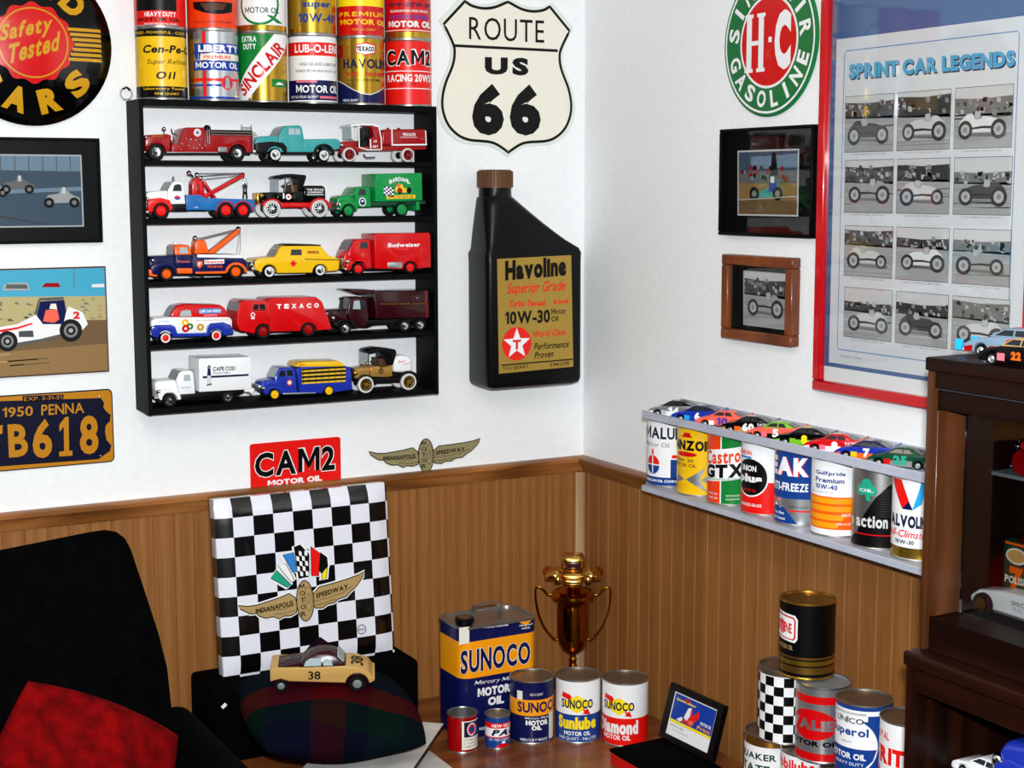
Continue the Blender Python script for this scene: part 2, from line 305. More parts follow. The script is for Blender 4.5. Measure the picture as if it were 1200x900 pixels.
# racing-car photograph printed in a unit square mapped by q(u, v)
def racer_photo(art, q, k, L=2, pal=None):
    rnd = random.Random(k*31+5); P = pal or dict(sky='grey8', crowd=('grey2', 'grey1', 'grey4')[k % 3], ground='grey6', body=('grey2', 'grey8', 'grey9', 'grey6', 'grey8')[k % 5], dark='grey1', hub='grey7', spot=('grey1', 'grey5', 'grey7'))
    def poly(pts, mat, l): art.poly([q(x, y) for x, y in pts], mat, L+l)
    hz = 0.55 + 0.12*rnd.random(); ct = min(0.98, hz + 0.12 + 0.2*rnd.random())
    if k % 5 == 1: ct = 0.93
    poly([(0, 0), (1, 0), (1, 1), (0, 1)], P['sky'], 0); poly([(0, 0), (1, 0), (1, hz), (0, hz)], P['ground'], 1); poly([(0, hz-.02), (1, hz-.05), (1, ct), (0.5, ct-.03), (0, ct)], P['crowd'], 1)
    for i in range(26):
        x = rnd.random(); y = hz + (ct-hz)*rnd.random()*.95; a = .015+.025*rnd.random(); poly([(x-a, y-a), (min(1, x+a), y-a*1.4), (min(1, x+a), y+a), (max(0, x-a), y+a*1.3)] if x > a else [(0, y), (a, y), (a, y+a), (0, y+a)], rnd.choice(P['spot']), 2)
    for i in range(4):
        y = hz*(.1+.8*rnd.random()); poly([(0, y), (1, y+.05*rnd.random()), (1, y+.03), (0, y+.02)], rnd.choice(('grey5', 'grey7')) if not pal else P['spot'][1], 2)
    fl = (lambda x: x) if k % 2 else (lambda x: 1-x)
    by = .28 + .06*rnd.random(); r1 = .135+.03*rnd.random(); r2 = .15+.03*rnd.random()
    poly([(.12, by-.1), (.9, by-.13), (.92, by-.07), (.15, by-.05)], 'grey4' if not pal else P['spot'][0], 2)
    body = [(.1, by+.02), (.16, by+.12), (.34, by+.2), (.5, by+.22), (.55, by+.17), (.63, by+.17), (.68, by+.27), (.78, by+.26), (.9, by+.14), (.93, by+.02), (.8, by-.04), (.2, by-.04)]
    poly([(fl(x), y) for x, y in body], P['body'], 3)
    poly([(fl(x), y) for x, y in [(.2, by), (.5, by+.02), (.75, by), (.75, by+.03), (.5, by+.06), (.2, by+.05)]], P['dark'], 4)
    poly([(fl(.59)+.055*math.cos(a*PI/6), by+.25+.075*math.sin(a*PI/6)) for a in range(12)], P['spot'][2], 4); poly([(fl(.585)+.03*math.cos(a*PI/6), by+.34+.045*math.sin(a*PI/6)) for a in range(12)], P['dark'], 5)
    for cx, r in ((.22, r1), (.8, r2)):
        for rr, mm, l in ((r, P['dark'], 5), (r*.62, P['hub'], 6), (r*.28, P['spot'][1], 7)):
            poly([(fl(cx)+rr*.82*math.cos(a*PI/9), by+.0+rr*math.sin(a*PI/9)) for a in range(18)], mm, l)
def quadmap(bl, br, tr, tl):
    return lambda u, v: tuple((bl[k]*(1-u)+br[k]*u)*(1-v) + (tl[k]*(1-u)+tr[k]*u)*v for k in (0, 1))
def rectmap(x0, y0, x1, y1): return lambda u, v: (x0+(x1-x0)*u, y0+(y1-y0)*v)

# ================================================================== ROOM
struct('floor', MB().box(-3.4, -3.9, -0.05, 0.1, 0.1, 0, 'carpet'))
struct('ceiling', MB().box(-3.4, -3.9, 2.5, 0.1, 0.1, 2.55, 'ceiling_white'))
struct('wall_left', MB().box(-3.4, 0, 0, 0.0, 0.1, 2.5, 'wall_paint'))
struct('wall_right', MB().box(0, -3.9, 0, 0.1, 0.1, 2.5, 'wall_paint'))
def beadboard(a, b, t, mapf, mat):
    mb = MB(); pr = [(a, 0)]; x = a; rnd = random.Random(3)
    while x < b - 0.06:
        for wdt in (0.044, 0.046):
            x += wdt
            if x > b - 0.02: break
            pr += [(x-.0022, t), (x, t-.0022), (x+.0022, t)]
    pr = [(a, 0), (a, t)] + [p for p in pr[1:] if a < p[0] < b] + [(b, t), (b, 0)]
    n = len(pr); vs = [mapf(p[0], p[1], 0.09) for p in pr] + [mapf(p[0], p[1], 1.068) for p in pr]
    fs = [(i, i+1, n+i+1, n+i) for i in range(n-1)] + [tuple(range(n, 2*n))]
    mb.add(vs, fs, mat); return mb
o = beadboard(-3.39, -0.004, 0.012, lambda s, t, z: (s, -t, z), 'oak_panel'); struct('trim_1', o)
o = beadboard(0.004, 3.89, 0.012, lambda s, t, z: (-t, -s, z), 'oak_panel'); struct('trim_2', o)
RP = [(0, 1.1), (.026, 1.1), (.031, 1.096), (.031, 1.090), (.024, 1.082), (.020, 1.068), (.016, 1.062), (0, 1.062)]
struct('trim_3', MB().prism([(-p[0], p[1]) for p in RP], 'x', -3.39, 0, 'oak_rail'))
rr = MB(); bm_r = [(-p[0], p[1]) for p in RP]; rr.prism(bm_r, 'y', -3.89, -0.031, 'oak_rail'); struct('trim_4', rr)
struct('trim_5', MB().prism([(-.001, -.001), (-.030, -.012), (-.030, -.016), (-.024, -.022), (-.016, -.030), (-.012, -.030)], 'z', 0.1, 1.061, 'corner_oak'))
struct('baseboard_left', MB().box(-3.39, -.016, 0, -.017, 0, .09, 'oak_rail', .003)); struct('baseboard_right', MB().box(-.016, -3.89, 0, 0, -.017, .09, 'oak_rail', .003))

# ================================================================== LEFT WALL: signs and pictures
def dome_sign():
    c = (-1.314, 2.052); R = 0.163
    t = thing('round_sign', 'large round domed black button sign with a red seal, top left corner', 'sign', (c[0], 0, c[1]-R))
    hh = lambda r: 0.012 + 0.03*(1-(min(r, R)/R)**2)**0.8
    mb = MB(); prof = [(R-.004, 0), (R, .004), (R, .010)] + [(R*k/14, hh(R*k/14)) for k in range(14, -1, -1)]
    mb.lathe([(r, -h) for r, h in prof], (c[0], 0, c[1]), 'black_gloss', 'y', 64); mb.build('domed_face', t)
    A = Art(); Y = 'sign_yellow'; q = lambda x, y: ((x-205)/518*R, (305-y)/518*R)
    pts = []
    for i in range(96):
        a = 2*PI*i/96; r = R*(.475+.022*math.cos(12*a)); pts.append((r*math.cos(a), r*math.sin(a)))
    A.poly(pts, 'red', 1); A.ring(0, 0, R*.425, R*.425, R*.018, Y, 2, 60)
    A.text('Safety', [q(0, 335), q(330, 255), q(330, 125), q(0, 205)], Y, 3, 2, .25); A.text('Tested', [q(50, 445), q(375, 345), q(375, 225), q(50, 325)], Y, 3, 2, .25)
    A.arc('USED', (0, 0), R*.71, (142, 108, 77, 44), R*.27, R*.3, Y, 3, 3); A.arc('CARS', (0, 0), R*.71, (-142, -108, -75, -42), R*.28, R*.3, Y, 3, 3, False)
    for k in range(7):
        y = 210+k*31.5; x0 = 425+14*min(k, 6-k, 3); A.poly([q(x0, y+10), q(648, y+10), q(643, y-10), q(x0-4, y-10)], Y, 2); A.poly([(-q(x0, y+10)[0], q(x0, y+10)[1]), (-q(648, y)[0], q(0, y+10)[1]), (-q(643, y)[0], q(0, y-10)[1]), (-q(x0, y)[0], q(0, y-10)[1])], Y, 2)
    mb = MB(); A2 = MB(); A.emit(A2, lambda x, z, l: (x, l, z), du=R/11, dv=R/11)      # split finely so that the print follows the dome
    mb.mats = A2.mats; mb.f = A2.f; mb.m = A2.m; mb.v = [(c[0]+x, -(hh(math.hypot(x, z))+.0006+l*2), c[1]+z) for x, l, z in A2.v]
    mb.build('printed_face', t)
dome_sign()
def black_frame_photo():
    t = thing('framed_photo', 'black framed black and white photo of two race cars, below the round sign', 'picture', (-1.32, 0, 1.652))
    x0, x1, z0, z1 = -1.46, -1.183, 1.652, 1.866
    mb = MB(); fw = .006
    mb.box(x0, -.016, z1-fw, x1, 0, z1, 'black_paint', .001); mb.box(x0, -.016, z0, x1, 0, z0+fw, 'black_paint', .001); mb.box(x0, -.016, z0+fw, x0+fw, 0, z1-fw, 'black_paint', .001); mb.box(x1-fw, -.016, z0+fw, x1, 0, z1-fw, 'black_paint', .001)
    mb.build('frame', t)
    MB().box(x0+fw, -.009, z0+fw, x1-fw, -.001, z1-fw, 'black').build('mat_board', t)
    A = Art(); a0, a1, b0, b1 = -1.42, -1.223, 1.688, 1.829
    A.rect(a0-.003, b0-.003, a1+.003, b1+.003, 'grey7', 1); A.rect(a0, b0, a1, b1, 'track_blue', 2)
    q = rectmap(a0, b0, a1, b1); P = lambda pts, mt, l: A.poly([q(*p) for p in pts], mt, l)
    P([(0, .8), (1, .78), (1, 1), (0, 1)], 'steel_blue', 3); P([(0, .45), (1, .5), (1, .56), (0, .5)], 'steel_blue', 3)
    for k in range(7): P([(.05+k*.14, .75), (.06+k*.14, .75), (.06+k*.14, 1), (.05+k*.14, 1)], 'grey2', 4)
    P([(0, .0), (1, 0), (1, .3), (0, .35)], 'track_blue', 3); P([(0, .17), (.6, .02), (.64, .02), (0, .2)], 'grey0', 4)
    def car(cx, cy, s, m1):
        C = lambda pts, mt, l: P([(cx+s*x, cy+s*1.4*y) for x, y in pts], mt, l)
        C([(-.5, .0), (-.4, .16), (-.1, .2), (.0, .34), (.12, .3), (.3, .16), (.5, .08), (.5, -.05), (-.4, -.08)], m1, 5)
        for wx in (-.38, .34): C([(wx+.15*math.cos(a*PI/7), -.06+.15*math.sin(a*PI/7)) for a in range(14)], 'black', 6); C([(wx+.07*math.cos(a*PI/5), -.06+.07*math.sin(a*PI/5)) for a in range(10)], 'grey4', 7)
        C([(.0, .2), (.1, .2), (.1, .38), (.0, .38)], 'grey8', 6)
    car(.36, .55, .32, 'grey3'); car(.8, .36, .36, 'grey6'); car(.1, .5, .3, 'grey5')
    mb = MB(); A.emit(mb, onL(.009)); mb.build('photo_print', t)
    MB().box(x0+fw, -.0135, z0+fw, x1-fw, -.0125, z1-fw, 'glass').build('glass_pane', t)
black_frame_photo()
def color_photo():
    x0, x1, z0, z1 = -1.50, -1.178, 1.38, 1.602
    t = thing('photo_print', 'colour photo of a white sprint car on dirt, hanging above the licence plate', 'picture', ((x0+x1)/2, 0, z0))
    MB().box(x0, -.009, z0, x1, 0, z1, 'brown', .001).build('backing_board', t)
    A = Art(); b = LW; P = lambda pts, mt, l: A.poly([LW(x/3, 150+y/3, .009) for x, y in pts], mt, l)
    e = .003; A.rect(x0+e, z0+e, x1-e, z1-e, 'sky_photo', 1)
    # picture drawn from the left edge outward
    def W2(x, y): return LW(x/3, 150+y/3, .009)
    A.poly([(x0+e, z0+e), (x1-e, z0+e), (x1-e, 1.54), (x0+e, 1.548)], 'sand', 2); A.poly([(x0+e, z0+e), (x1-e, z0+e), (x1-e, 1.49), (-1.30, 1.492), (x0+e, 1.475)], 'dirt_dark', 3); A.poly([(x0+e, z0+e), (x1-e, z0+e), (x1-e, 1.44), (x0+e, 1.43)], 'dirt', 4)
    rnd = random.Random(2)
    for k in range(60):
        x = x0+.01+(x1-x0-.03)*rnd.random(); z = 1.49+.045*rnd.random(); A.poly([(x, z), (x+.008+.006*rnd.random(), z-.001), (x+.006, z+.004), (x+.001, z+.003)], rnd.choice(('khaki', 'grey3', 'tan', 'grey4')), 4)
    for k in range(14):
        z = 1.385+.1*rnd.random(); x = x0+.01+.2*rnd.random(); A.poly([(x, z), (x+.08, z+.002), (x+.08, z+.005), (x, z+.003)], rnd.choice(('dirt', 'dirt_dark', 'tan')), 5)
    P([(10, 572), (12, 552), (40, 545), (95, 545), (105, 570)], 'grey6', 5); P([(18, 565), (22, 550), (92, 550), (98, 565)], 'grey2', 6); P([(145, 560), (160, 545), (205, 545), (212, 560)], 'dark_red', 5)
    P([(258, 490), (261, 490), (261, 560), (258, 560)], 'grey3', 5); P([(322, 560), (322, 550), (365, 548), (366, 560)], 'grey9', 5)
    P([(-30, 740), (-30, 705), (60, 690), (130, 655), (150, 690), (215, 690), (240, 628), (290, 648), (308, 690), (285, 715), (210, 725), (140, 742), (60, 755)], 'white', 6); P([(-30, 715), (60, 700), (110, 685), (115, 690), (60, 708), (-30, 724)], 'bright_red', 7)
    P([(128, 660), (140, 610), (225, 605), (232, 645), (222, 690), (150, 690)], 'navy', 7); P([(150, 680), (160, 640), (200, 638), (208, 672), (190, 685)], 'salmon', 8); P([(172, 636), (178, 618), (196, 618), (200, 638)], 'cream', 8); P([(120, 655), (133, 605), (140, 605), (128, 658)], 'grey2', 8); P([(135, 607), (137, 598), (222, 594), (224, 604)], 'grey2', 8)
    A.text('2', [W2(256, 672), W2(280, 672), W2(280, 645), W2(256, 645)], 'bright_red', 8, 3)
    P([(65, 735), (65, 715), (115, 712), (118, 735)], 'grey1', 8); P([(40, 760), (140, 742), (210, 735), (210, 742), (140, 752), (60, 768)], 'grey2', 7)
    for cx, cy, r in ((25, 750, 36), (248, 712, 40)):
        for rr, mm, l in ((1, 'tire', 8), (.62, 'grey4', 9), (.4, 'tire', 10), (.2, 'grey6', 11)): P([(cx+r*rr*math.cos(a*PI/12), cy+r*1.0*rr*math.sin(a*PI/12)) for a in range(24)], mm, l)
    # keep the print within its board
    for i, (vs, fs, mt, L) in enumerate(A.it): A.it[i] = ([(max(x0+e, min(x1-e, x)), max(z0+e, min(z1-e, z))) for x, z in vs], fs, mt, L)
    mb = MB(); A.emit(mb, onL(.009), eps=.00015); mb.build('picture_surface', t)
color_photo()
def plate():
    x0, x1, z0, z1 = -1.45, -1.172, 1.186, 1.343
    t = thing('license_plate', 'old navy licence plate with amber figures on the white wall above the rail', 'licence plate', ((x0+x1)/2, 0, z0))
    def rrect(a0, b0, a1, b1, r, n=5): 
        o = []
        for cx, cy, s in ((a1-r, b1-r, 0), (a0+r, b1-r, 90), (a0+r, b0+r, 180), (a1-r, b0+r, 270)):
            o += [(cx+r*math.cos(math.radians(s+90*i/n)), cy+r*math.sin(math.radians(s+90*i/n))) for i in range(n+1)]
        return o
    mb = MB(); mb.prism(rrect(x0, z0, x1, z1, .011), 'y', -.004, 0, 'plate_blue', .0008)
    A = Art(); Q = lambda x, y: LW(x/5.293, 440+y/5.293, .004); O = 'plate_orange'; N = 'plate_blue'
    A.poly(rrect(x0+.0025, z0+.0025, x1-.0025, z1-.0025, .009), O, 1)
    A.poly([Q(-260, 165), Q(0, 160), Q(625, 140), Q(645, 170), Q(640, 200), Q(660, 225), Q(685, 245), Q(680, 285), Q(655, 310), Q(650, 350), Q(660, 400), Q(690, 435), Q(680, 470), Q(640, 498), Q(610, 520), Q(0, 565), Q(-260, 580)], N, 2)
    A.poly([Q(140, 165), Q(138, 128), Q(395, 118), Q(390, 150)], N, 2); A.text('EXP. 3-31-51', [Q(148, 160), Q(382, 147), Q(382, 124), Q(148, 135)], O, 3, 0)
    A.text('1950', [Q(15, 262), Q(203, 250), Q(203, 188), Q(15, 200)], O, 3, 1); A.text('PENNA', [Q(255, 248), Q(522, 232), Q(518, 168), Q(255, 182)], O, 3, 1)
    A.text('B', [Q(55, 510), Q(175, 500), Q(168, 298), Q(45, 305)], O, 3, 2); A.text('6', [Q(200, 518), Q(325, 508), Q(318, 265), Q(205, 275)], O, 3, 2); A.text('1', [Q(370, 490), Q(428, 484), Q(424, 256), Q(366, 260)], O, 3, 2); A.text('8', [Q(495, 493), Q(612, 485), Q(605, 245), Q(492, 252)], O, 3, 2); A.text('T', [Q(-90, 522), Q(10, 514), Q(15, 308), Q(-90, 318)], O, 3, 3)
    A.poly([Q(366, 503), Q(448, 497), Q(447, 466), Q(366, 472)], O, 4)
    A.emit(mb, onL(.004)); mb.build('plate_body', t)
    for x, y in ((615, 128), (622, 498)): p = Q(x, y); MB().ball((p[0], -.005, p[1]), (.0024, .002, .0024), 'chrome', 6).build('mounting_screw', t)
plate()
def route_sign():
    c = -.2155
    H = [(543.8, 1.6), (551, 6.7), (564, 10), (578, 8.9), (593.5, 2.6)]
    Lf = [(518.9, 28.4), (530, 52), (531.5, 64.4), (529, 77.8), (521, 97.8), (517.3, 115.5), (518.2, 131), (524.4, 146.7), (535.5, 158.2), (549, 164), (571, 166.2), (582, 170), (595, 179)]
    top = [LW(*p) for p in H]; left = [LW(*p) for p in Lf]
    cx = (LW(593.5, 2.6)[0]+LW(595, 179)[0])/2
    def smooth(P, n=4):
        o = []
        for i in range(len(P)-1):
            p0, p1, p2, p3 = P[max(i-1, 0)], P[i], P[i+1], P[min(i+2, len(P)-1)]
            for k in range(n):
                u = k/n; o.append(tuple(.5*((2*p1[j])+(-p0[j]+p2[j])*u+(2*p0[j]-5*p1[j]+4*p2[j]-p3[j])*u*u+(-p0[j]+3*p1[j]-3*p2[j]+p3[j])*u**3) for j in (0, 1)))
        return o+[P[-1]]
    half = smooth(top[::-1])[:-1] + [top[0]] + smooth(left)      # centre top -> left tip -> bottom centre
    half = [(x-cx, z) for x, z in half]; half[0] = (0, half[0][1]); half[-1] = (0, half[-1][1])
    full = half + [(-x, z) for x, z in half[-2:0:-1]]
    mz = sum(p[1] for p in full)/len(full); out = [(cx+x*1.07, mz+(z-mz)*1.065) for x, z in full]; inn = [(cx+x, z) for x, z in full]
    t = thing('highway_shield_sign', 'cream highway shield sign with black numerals high on the left wall', 'sign', (cx, 0, min(p[1] for p in out)))
    mb = MB(); mb.prism(out, 'y', -.004, 0, 'cream_edge', .0006)
    A = Art(); A.poly([(cx+(x-cx)*1.0, z) for x, z in inn], 'cream', 1); A.stroke(inn, .0065, 'black', 2, True)
    Q = lambda x, y: LW(500+x/4.5, y/4.5, .004)
    A.stroke([Q(145, 241), Q(690, 268)], .0065, 'black', 2)
    A.text('ROUTE', [Q(222, 208), Q(618, 228), Q(618, 108), Q(222, 88)], 'black', 3, 0, gap=.13); A.text('US', [Q(305, 392), Q(536, 400), Q(536, 306), Q(305, 300)], 'black', 3, 3, gap=.14); A.text('66', [Q(238, 714), Q(600, 716), Q(600, 446), Q(238, 440)], 'black', 3, 3, gap=.1)
    A.emit(mb, onL(.004)); mb.build('sign_plate', t)
route_sign()
def bottle():
    d = .11; xl = LW(574, 400, d)[0]; xr = LW(677, 400, d*.8)[0]-.0; z0 = LW(575, 458, d)[1]; zs = LW(677, 290, d)[1]-.004; back = LW(545.5, 400, .004)[0]
    xl = (xl+back)/2; zn = LW(597, 232, .05)[1]; zt = LW(580, 199, .05)[1]; zc = LW(580, 220, .05)[1]
    nx0, nx1 = LW(562, 215, .055)[0], LW(597, 215, .055)[0]; nc = (nx0+nx1)/2; nr = (nx1-nx0)/2
    t = thing('motor_oil_bottle', 'black plastic motor oil bottle with a gold label, hung on the left wall', 'bottle', ((xl+xr)/2, 0, z0))
    def rr(cx, hx, hy, r, z, n=6):
        o = []
        for sx, sy, a in ((1, 1, 0), (-1, 1, 90), (-1, -1, 180), (1, -1, 270)):
            for i in range(n): q = math.radians(a+90*i/(n-1)); o.append((cx+sx*(hx-r)+r*math.cos(q), -.056+sy*(hy-r)+r*math.sin(q), z))
        return o
    cx = (xl+xr)/2; hx = (xr-xl)/2; hy = .054
    secs = [rr(cx, hx-.014, hy-.014, .012, z0), rr(cx, hx-.004, hy-.004, .012, z0+.006), rr(cx, hx, hy, .014, z0+.016), rr(cx, hx, hy, .014, zs-.03), rr(cx, hx+.001, hy, .014, zs-.008), rr(cx, hx-.004, hy-.003, .014, zs+.003)]
    for k in range(1, 7):
        u = k/6; nl, nrr = nc-nr*1.04, nc+nr*1.04; lo = xl+.004+(nl-xl-.004)*u**1.25; hi = xr-.004+(nrr-xr+.004)*(u**.85); secs.append(rr((lo+hi)/2, (hi-lo)/2, hy-.003+(nr*1.04-hy+.003)*u**1.4, min(.014+.02*u, (hi-lo)/2*.98, nr), zs+.003+(zn-zs-.003)*u))
    secs += [rr(nc, nr*.98, nr*.98, nr*.97, zn+.004), rr(nc, nr*.96, nr*.96, nr*.955, zc)]
    mb = MB(); n = len(secs[0]); vs = [p for s_ in secs for p in s_]
    fs = [(i*n+j, i*n+(j+1) % n, (i+1)*n+(j+1) % n, (i+1)*n+j) for i in range(len(secs)-1) for j in range(n)] + [tuple(range(n))[::-1], tuple(range((len(secs)-1)*n, len(secs)*n))]
    mb.add(vs, fs, 'plastic_black'); mb.build('bottle_body', t)
    cp = MB(); k = 40
    prof = [(0, zt), (nr*.9, zt), (nr*1.02, zt-.003), (nr*1.04, zc+.0), (nr*.9, zc-.001)]
    cp.lathe([(r, z) for r, z in prof], (nc, -.056, 0), 'cap_brown', 'z', 40)
    for i in range(36): a = 2*PI*i/36; cp.box(-.0012, -.0012, zc+.002, .0012, .0012, zt-.004, 'cap_brown', X=Matrix.Translation((nc+nr*1.035*math.cos(a), -.056+nr*1.035*math.sin(a), 0)))
    cp.build('screw_cap', t)
    D = .1102; Q = lambda x, y: LW(530+x/3.2125, 190+y/3.2125, D); A = Art()
    A.poly([Q(175, 797), Q(455, 770), Q(447, 350), Q(168, 365)], 'label_gold', 1)
    T = lambda st, x0, x1, yb0, yb1, h, mt, b=2, sh=0: A.text(st, [Q(x0, yb0), Q(x1, yb1), Q(x1, yb1-h), Q(x0, yb0-h)], mt, 3, b, sh)
    T('Havoline', 198, 428, 447, 428, 75, 'black', 3); T('Superior Grade', 205, 425, 508, 495, 52, 'bright_red', 1, .3); T('Turbo Tested', 215, 350, 546, 541, 24, 'bright_red', 2, .3); T('10 Grade', 380, 436, 536, 531, 18, 'bright_red', 2, .3)
    T('10W-30', 198, 367, 613, 604, 50, 'black', 2); T('Motor', 372, 427, 574, 570, 22, 'black', 1); T('Oil', 372, 398, 601, 598, 20, 'black', 1); T('World Class', 305, 426, 660, 650, 24, 'bright_red', 1, .3); T('Performance', 306, 438, 708, 697, 26, 'black', 1, .3); T('Proven', 308, 380, 740, 733, 25, 'black', 1, .3)
    A.stroke([Q(185, 765), Q(452, 742)], .003, 'black', 3); T('1 U.S. QUART', 190, 285, 785, 777, 15, 'black', 1); T('0.946 LITER', 368, 440, 770, 763, 14, 'black', 1)
    c = Q(242, 684); r = abs(Q(297, 684)[0]-c[0]); A.ell(c[0], c[1], r, r, 'bright_red', 2, 40)
    A.poly([(c[0]+(r*.95 if i % 2 == 0 else r*.4)*math.sin(i*PI/5), c[1]+(r*.95 if i % 2 == 0 else r*.4)*math.cos(i*PI/5)) for i in range(10)], 'white', 3); A.rect(c[0]-r*.28, c[1]+r*.1, c[0]+r*.28, c[1]+r*.24, 'bright_red', 4); A.rect(c[0]-r*.08, c[1]-r*.35, c[0]+r*.08, c[1]+r*.1, 'bright_red', 4)
    mb = MB(); A.emit(mb, onL(D)); mb.build('label', t)
bottle()
def cam_sign():
    Q = lambda x, y: LW(270+x/3.871, 490+y/3.871, .003); a, b = Q(85, 0)[0], Q(497, 0)[0]; z1 = 1.1985; z0 = 1.1003
    t = thing('tin_sign', 'small red rectangular motor oil sign standing on the wooden rail', 'sign', ((a+b)/2, 0, z0))
    mb = MB(); r = .006; pts = [(a, z0), (b, z0), (b, z1-r), (b-r*.3, z1-r*.3), (b-r, z1), (a+r, z1), (a+r*.3, z1-r*.3), (a, z1-r)]; mb.prism(pts, 'y', -.003, 0, 'bright_red')
    A = Art(); box = [Q(110, 272), Q(472, 235), Q(472, 122), Q(110, 160)]
    cx, cz = (box[0][0]+box[2][0])/2, (box[0][1]+box[2][1])/2
    for bb, mt, l in ((3, 'white', 2), (1, 'black', 3)):
        vs = box if bb == 1 else [(x+(-.002 if x < cx else .002), z+(-.002 if z < cz else .002)) for x, z in box]
        A.text('CAM2', vs, mt, l, bb if bb == 3 else 2, gap=.03 if bb == 3 else .08)
    A.text('MOTOR OIL', [Q(168, 308), Q(415, 284), Q(413, 258), Q(168, 284)], 'white', 3, 3); A.emit(mb, onL(.003)); mb.build('sign_plate', t)
cam_sign()
def winged(A, f, mats=('khaki', 'black'), L=1, wheel_cut=None):
    """winged wheel emblem; f maps drawing units (x right, y up, wheel at 0,0, wings +-250) to the surface"""
    lw = [(627, 152), (665, 160), (700, 160), (740, 153), (780, 146), (825, 134), (848, 152), (855, 180), (850, 210), (826, 219), (800, 216), (782, 224), (758, 212), (730, 214), (705, 203), (695, 191), (672, 190), (655, 180), (636, 168)]
    rw = [(918, 150), (945, 126), (1000, 120), (1060, 111), (1105, 102), (1132, 92), (1126, 110), (1112, 128), (1090, 150), (1075, 158), (1052, 178), (1022, 182), (1000, 195), (975, 196), (955, 207), (925, 204), (912, 182)]
    for P in (lw, rw): 
        p = [f(x-886, 170-y) for x, y in P]; A.poly(p, mats[0], L); A.stroke(p, .0022, mats[1], L+1, True)
    for P in ([(845, 178), (800, 190), (740, 188), (700, 178)], [(848, 200), (800, 206), (760, 202)], [(920, 178), (980, 172), (1040, 160), (1080, 140)], [(920, 195), (960, 190), (1010, 180)]): A.stroke([f(x-886, 170-y) for x, y in P], .001, mats[1], L+2)
    A.text('INDIANAPOLIS', [f(692-886, 170-193), f(838-886, 170-181), f(838-886, 170-162), f(692-886, 170-174)], mats[1], L+3, 2); A.text('SPEEDWAY', [f(930-886, 170-168), f(1062-886, 170-149), f(1062-886, 170-130), f(930-886, 170-149)], mats[1], L+3, 2)
    el = [(34*math.cos(a*PI/20), 76*math.sin(a*PI/20)) for a in range(40)]
    if wheel_cut: el = [(x, max(y, wheel_cut)) for x, y in el]
    A.poly([f(*p) for p in el], mats[0], L+4); A.stroke([f(*p) for p in el], .0022, mats[1], L+5, True)
    A.stroke([f(14+15*math.cos(a*PI/12), 6+45*math.sin(a*PI/12)) for a in range(24)], .001, mats[1], L+5, True); A.stroke([f(14+6*math.cos(a*PI/8), 6+20*math.sin(a*PI/8)) for a in range(16)], .001, mats[1], L+5, True)
    for i, ch in enumerate('MOTOR'):
        y = 56-i*26
        if wheel_cut is None or y-9 > wheel_cut: A.text(ch, [f(-20, y-9), f(0, y-9), f(0, y+9), f(-20, y+9)], mats[1], L+6, 1)
WING_C = LW(270+886/3.871, 490+170/3.871)
def wing_sign():
    c = WING_C; f = lambda x, y: LW(270+(886+x)/3.871, 490+(170-y)/3.871, .003)
    t = thing('winged_wheel_sign', 'tan winged wheel racing emblem standing on the wooden rail', 'sign', (c[0], 0, 1.1))
    mb = MB(); A = Art(); winged(A, f, wheel_cut=-74)
    for i in (0, 2): mb.prism(A.it[i][0], 'y', -.003, 0, 'khaki')
    k = [i for i, q in enumerate(A.it) if len(q[0]) == 40 and q[2] == 'khaki'][0]; mb.prism([(x, max(z, 1.1003)) for x, z in A.it[k][0]], 'y', -.004, 0, 'khaki')
    for i, (vs, fs, mt, L) in enumerate(A.it): A.it[i] = ([(x, max(z, 1.1003)) for x, z in vs], fs, mt, L)
    A.emit(mb, onL(.003)); mb.build('emblem', t)
wing_sign()

# ================================================================== RIGHT WALL: sign and pictures
def hc_sign():
    c = (.719, 2.055); R = .15
    t = thing('round_gasoline_sign', 'green and red round gasoline sign high on the right wall', 'sign', (0, -c[0], c[1]-R))
    mb = MB(); mb.lathe([(R-.003, 0), (R, -.002), (R, -.005), (R-.003, -.007), (0, -.007)], (0, -c[0], c[1]), 'sign_green', 'x', 64)
    A = Art(); A.ring(*c, R*.955, R*.955, R*.03, 'white', 1, 60); A.ell(*c, R*.62, R*.62, 'white', 1, 60); A.ell(*c, R*.585, R*.585, 'red', 2, 60)
    A.arc('GASOLINE', c, R*.765, [-90-70+20*i for i in range(8)], R*.19, R*.23, 'white', 2, 2, False); A.arc('SINCLAIR', c, R*.765, [168-23*i+2 for i in range(8)], R*.19, R*.23, 'white', 2, 2)
    h = R*.39
    for u in (-.42, -.16): A.rect(c[0]+R*u-R*.055, c[1]-h, c[0]+R*u+R*.055, c[1]+h, 'white', 3); A.rect(c[0]+R*u-R*.09, c[1]+h-R*.05, c[0]+R*u+R*.09, c[1]+h, 'white', 4); A.rect(c[0]+R*u-R*.09, c[1]-h, c[0]+R*u+R*.09, c[1]-h+R*.05, 'white', 4)
    A.rect(c[0]-R*.42, c[1]-R*.03, c[0]-R*.16, c[1]+R*.03, 'white', 5); A.rect(c[0]+R*.0, c[1]-R*.01, c[0]+R*.07, c[1]+R*.06, 'white', 3)
    A.text('C', (c[0]+R*.13, c[1]-h, c[0]+R*.47, c[1]+h), 'white', 3, 3)
    A.emit(mb, onR(.007)); mb.build('sign_face', t)
hc_sign()
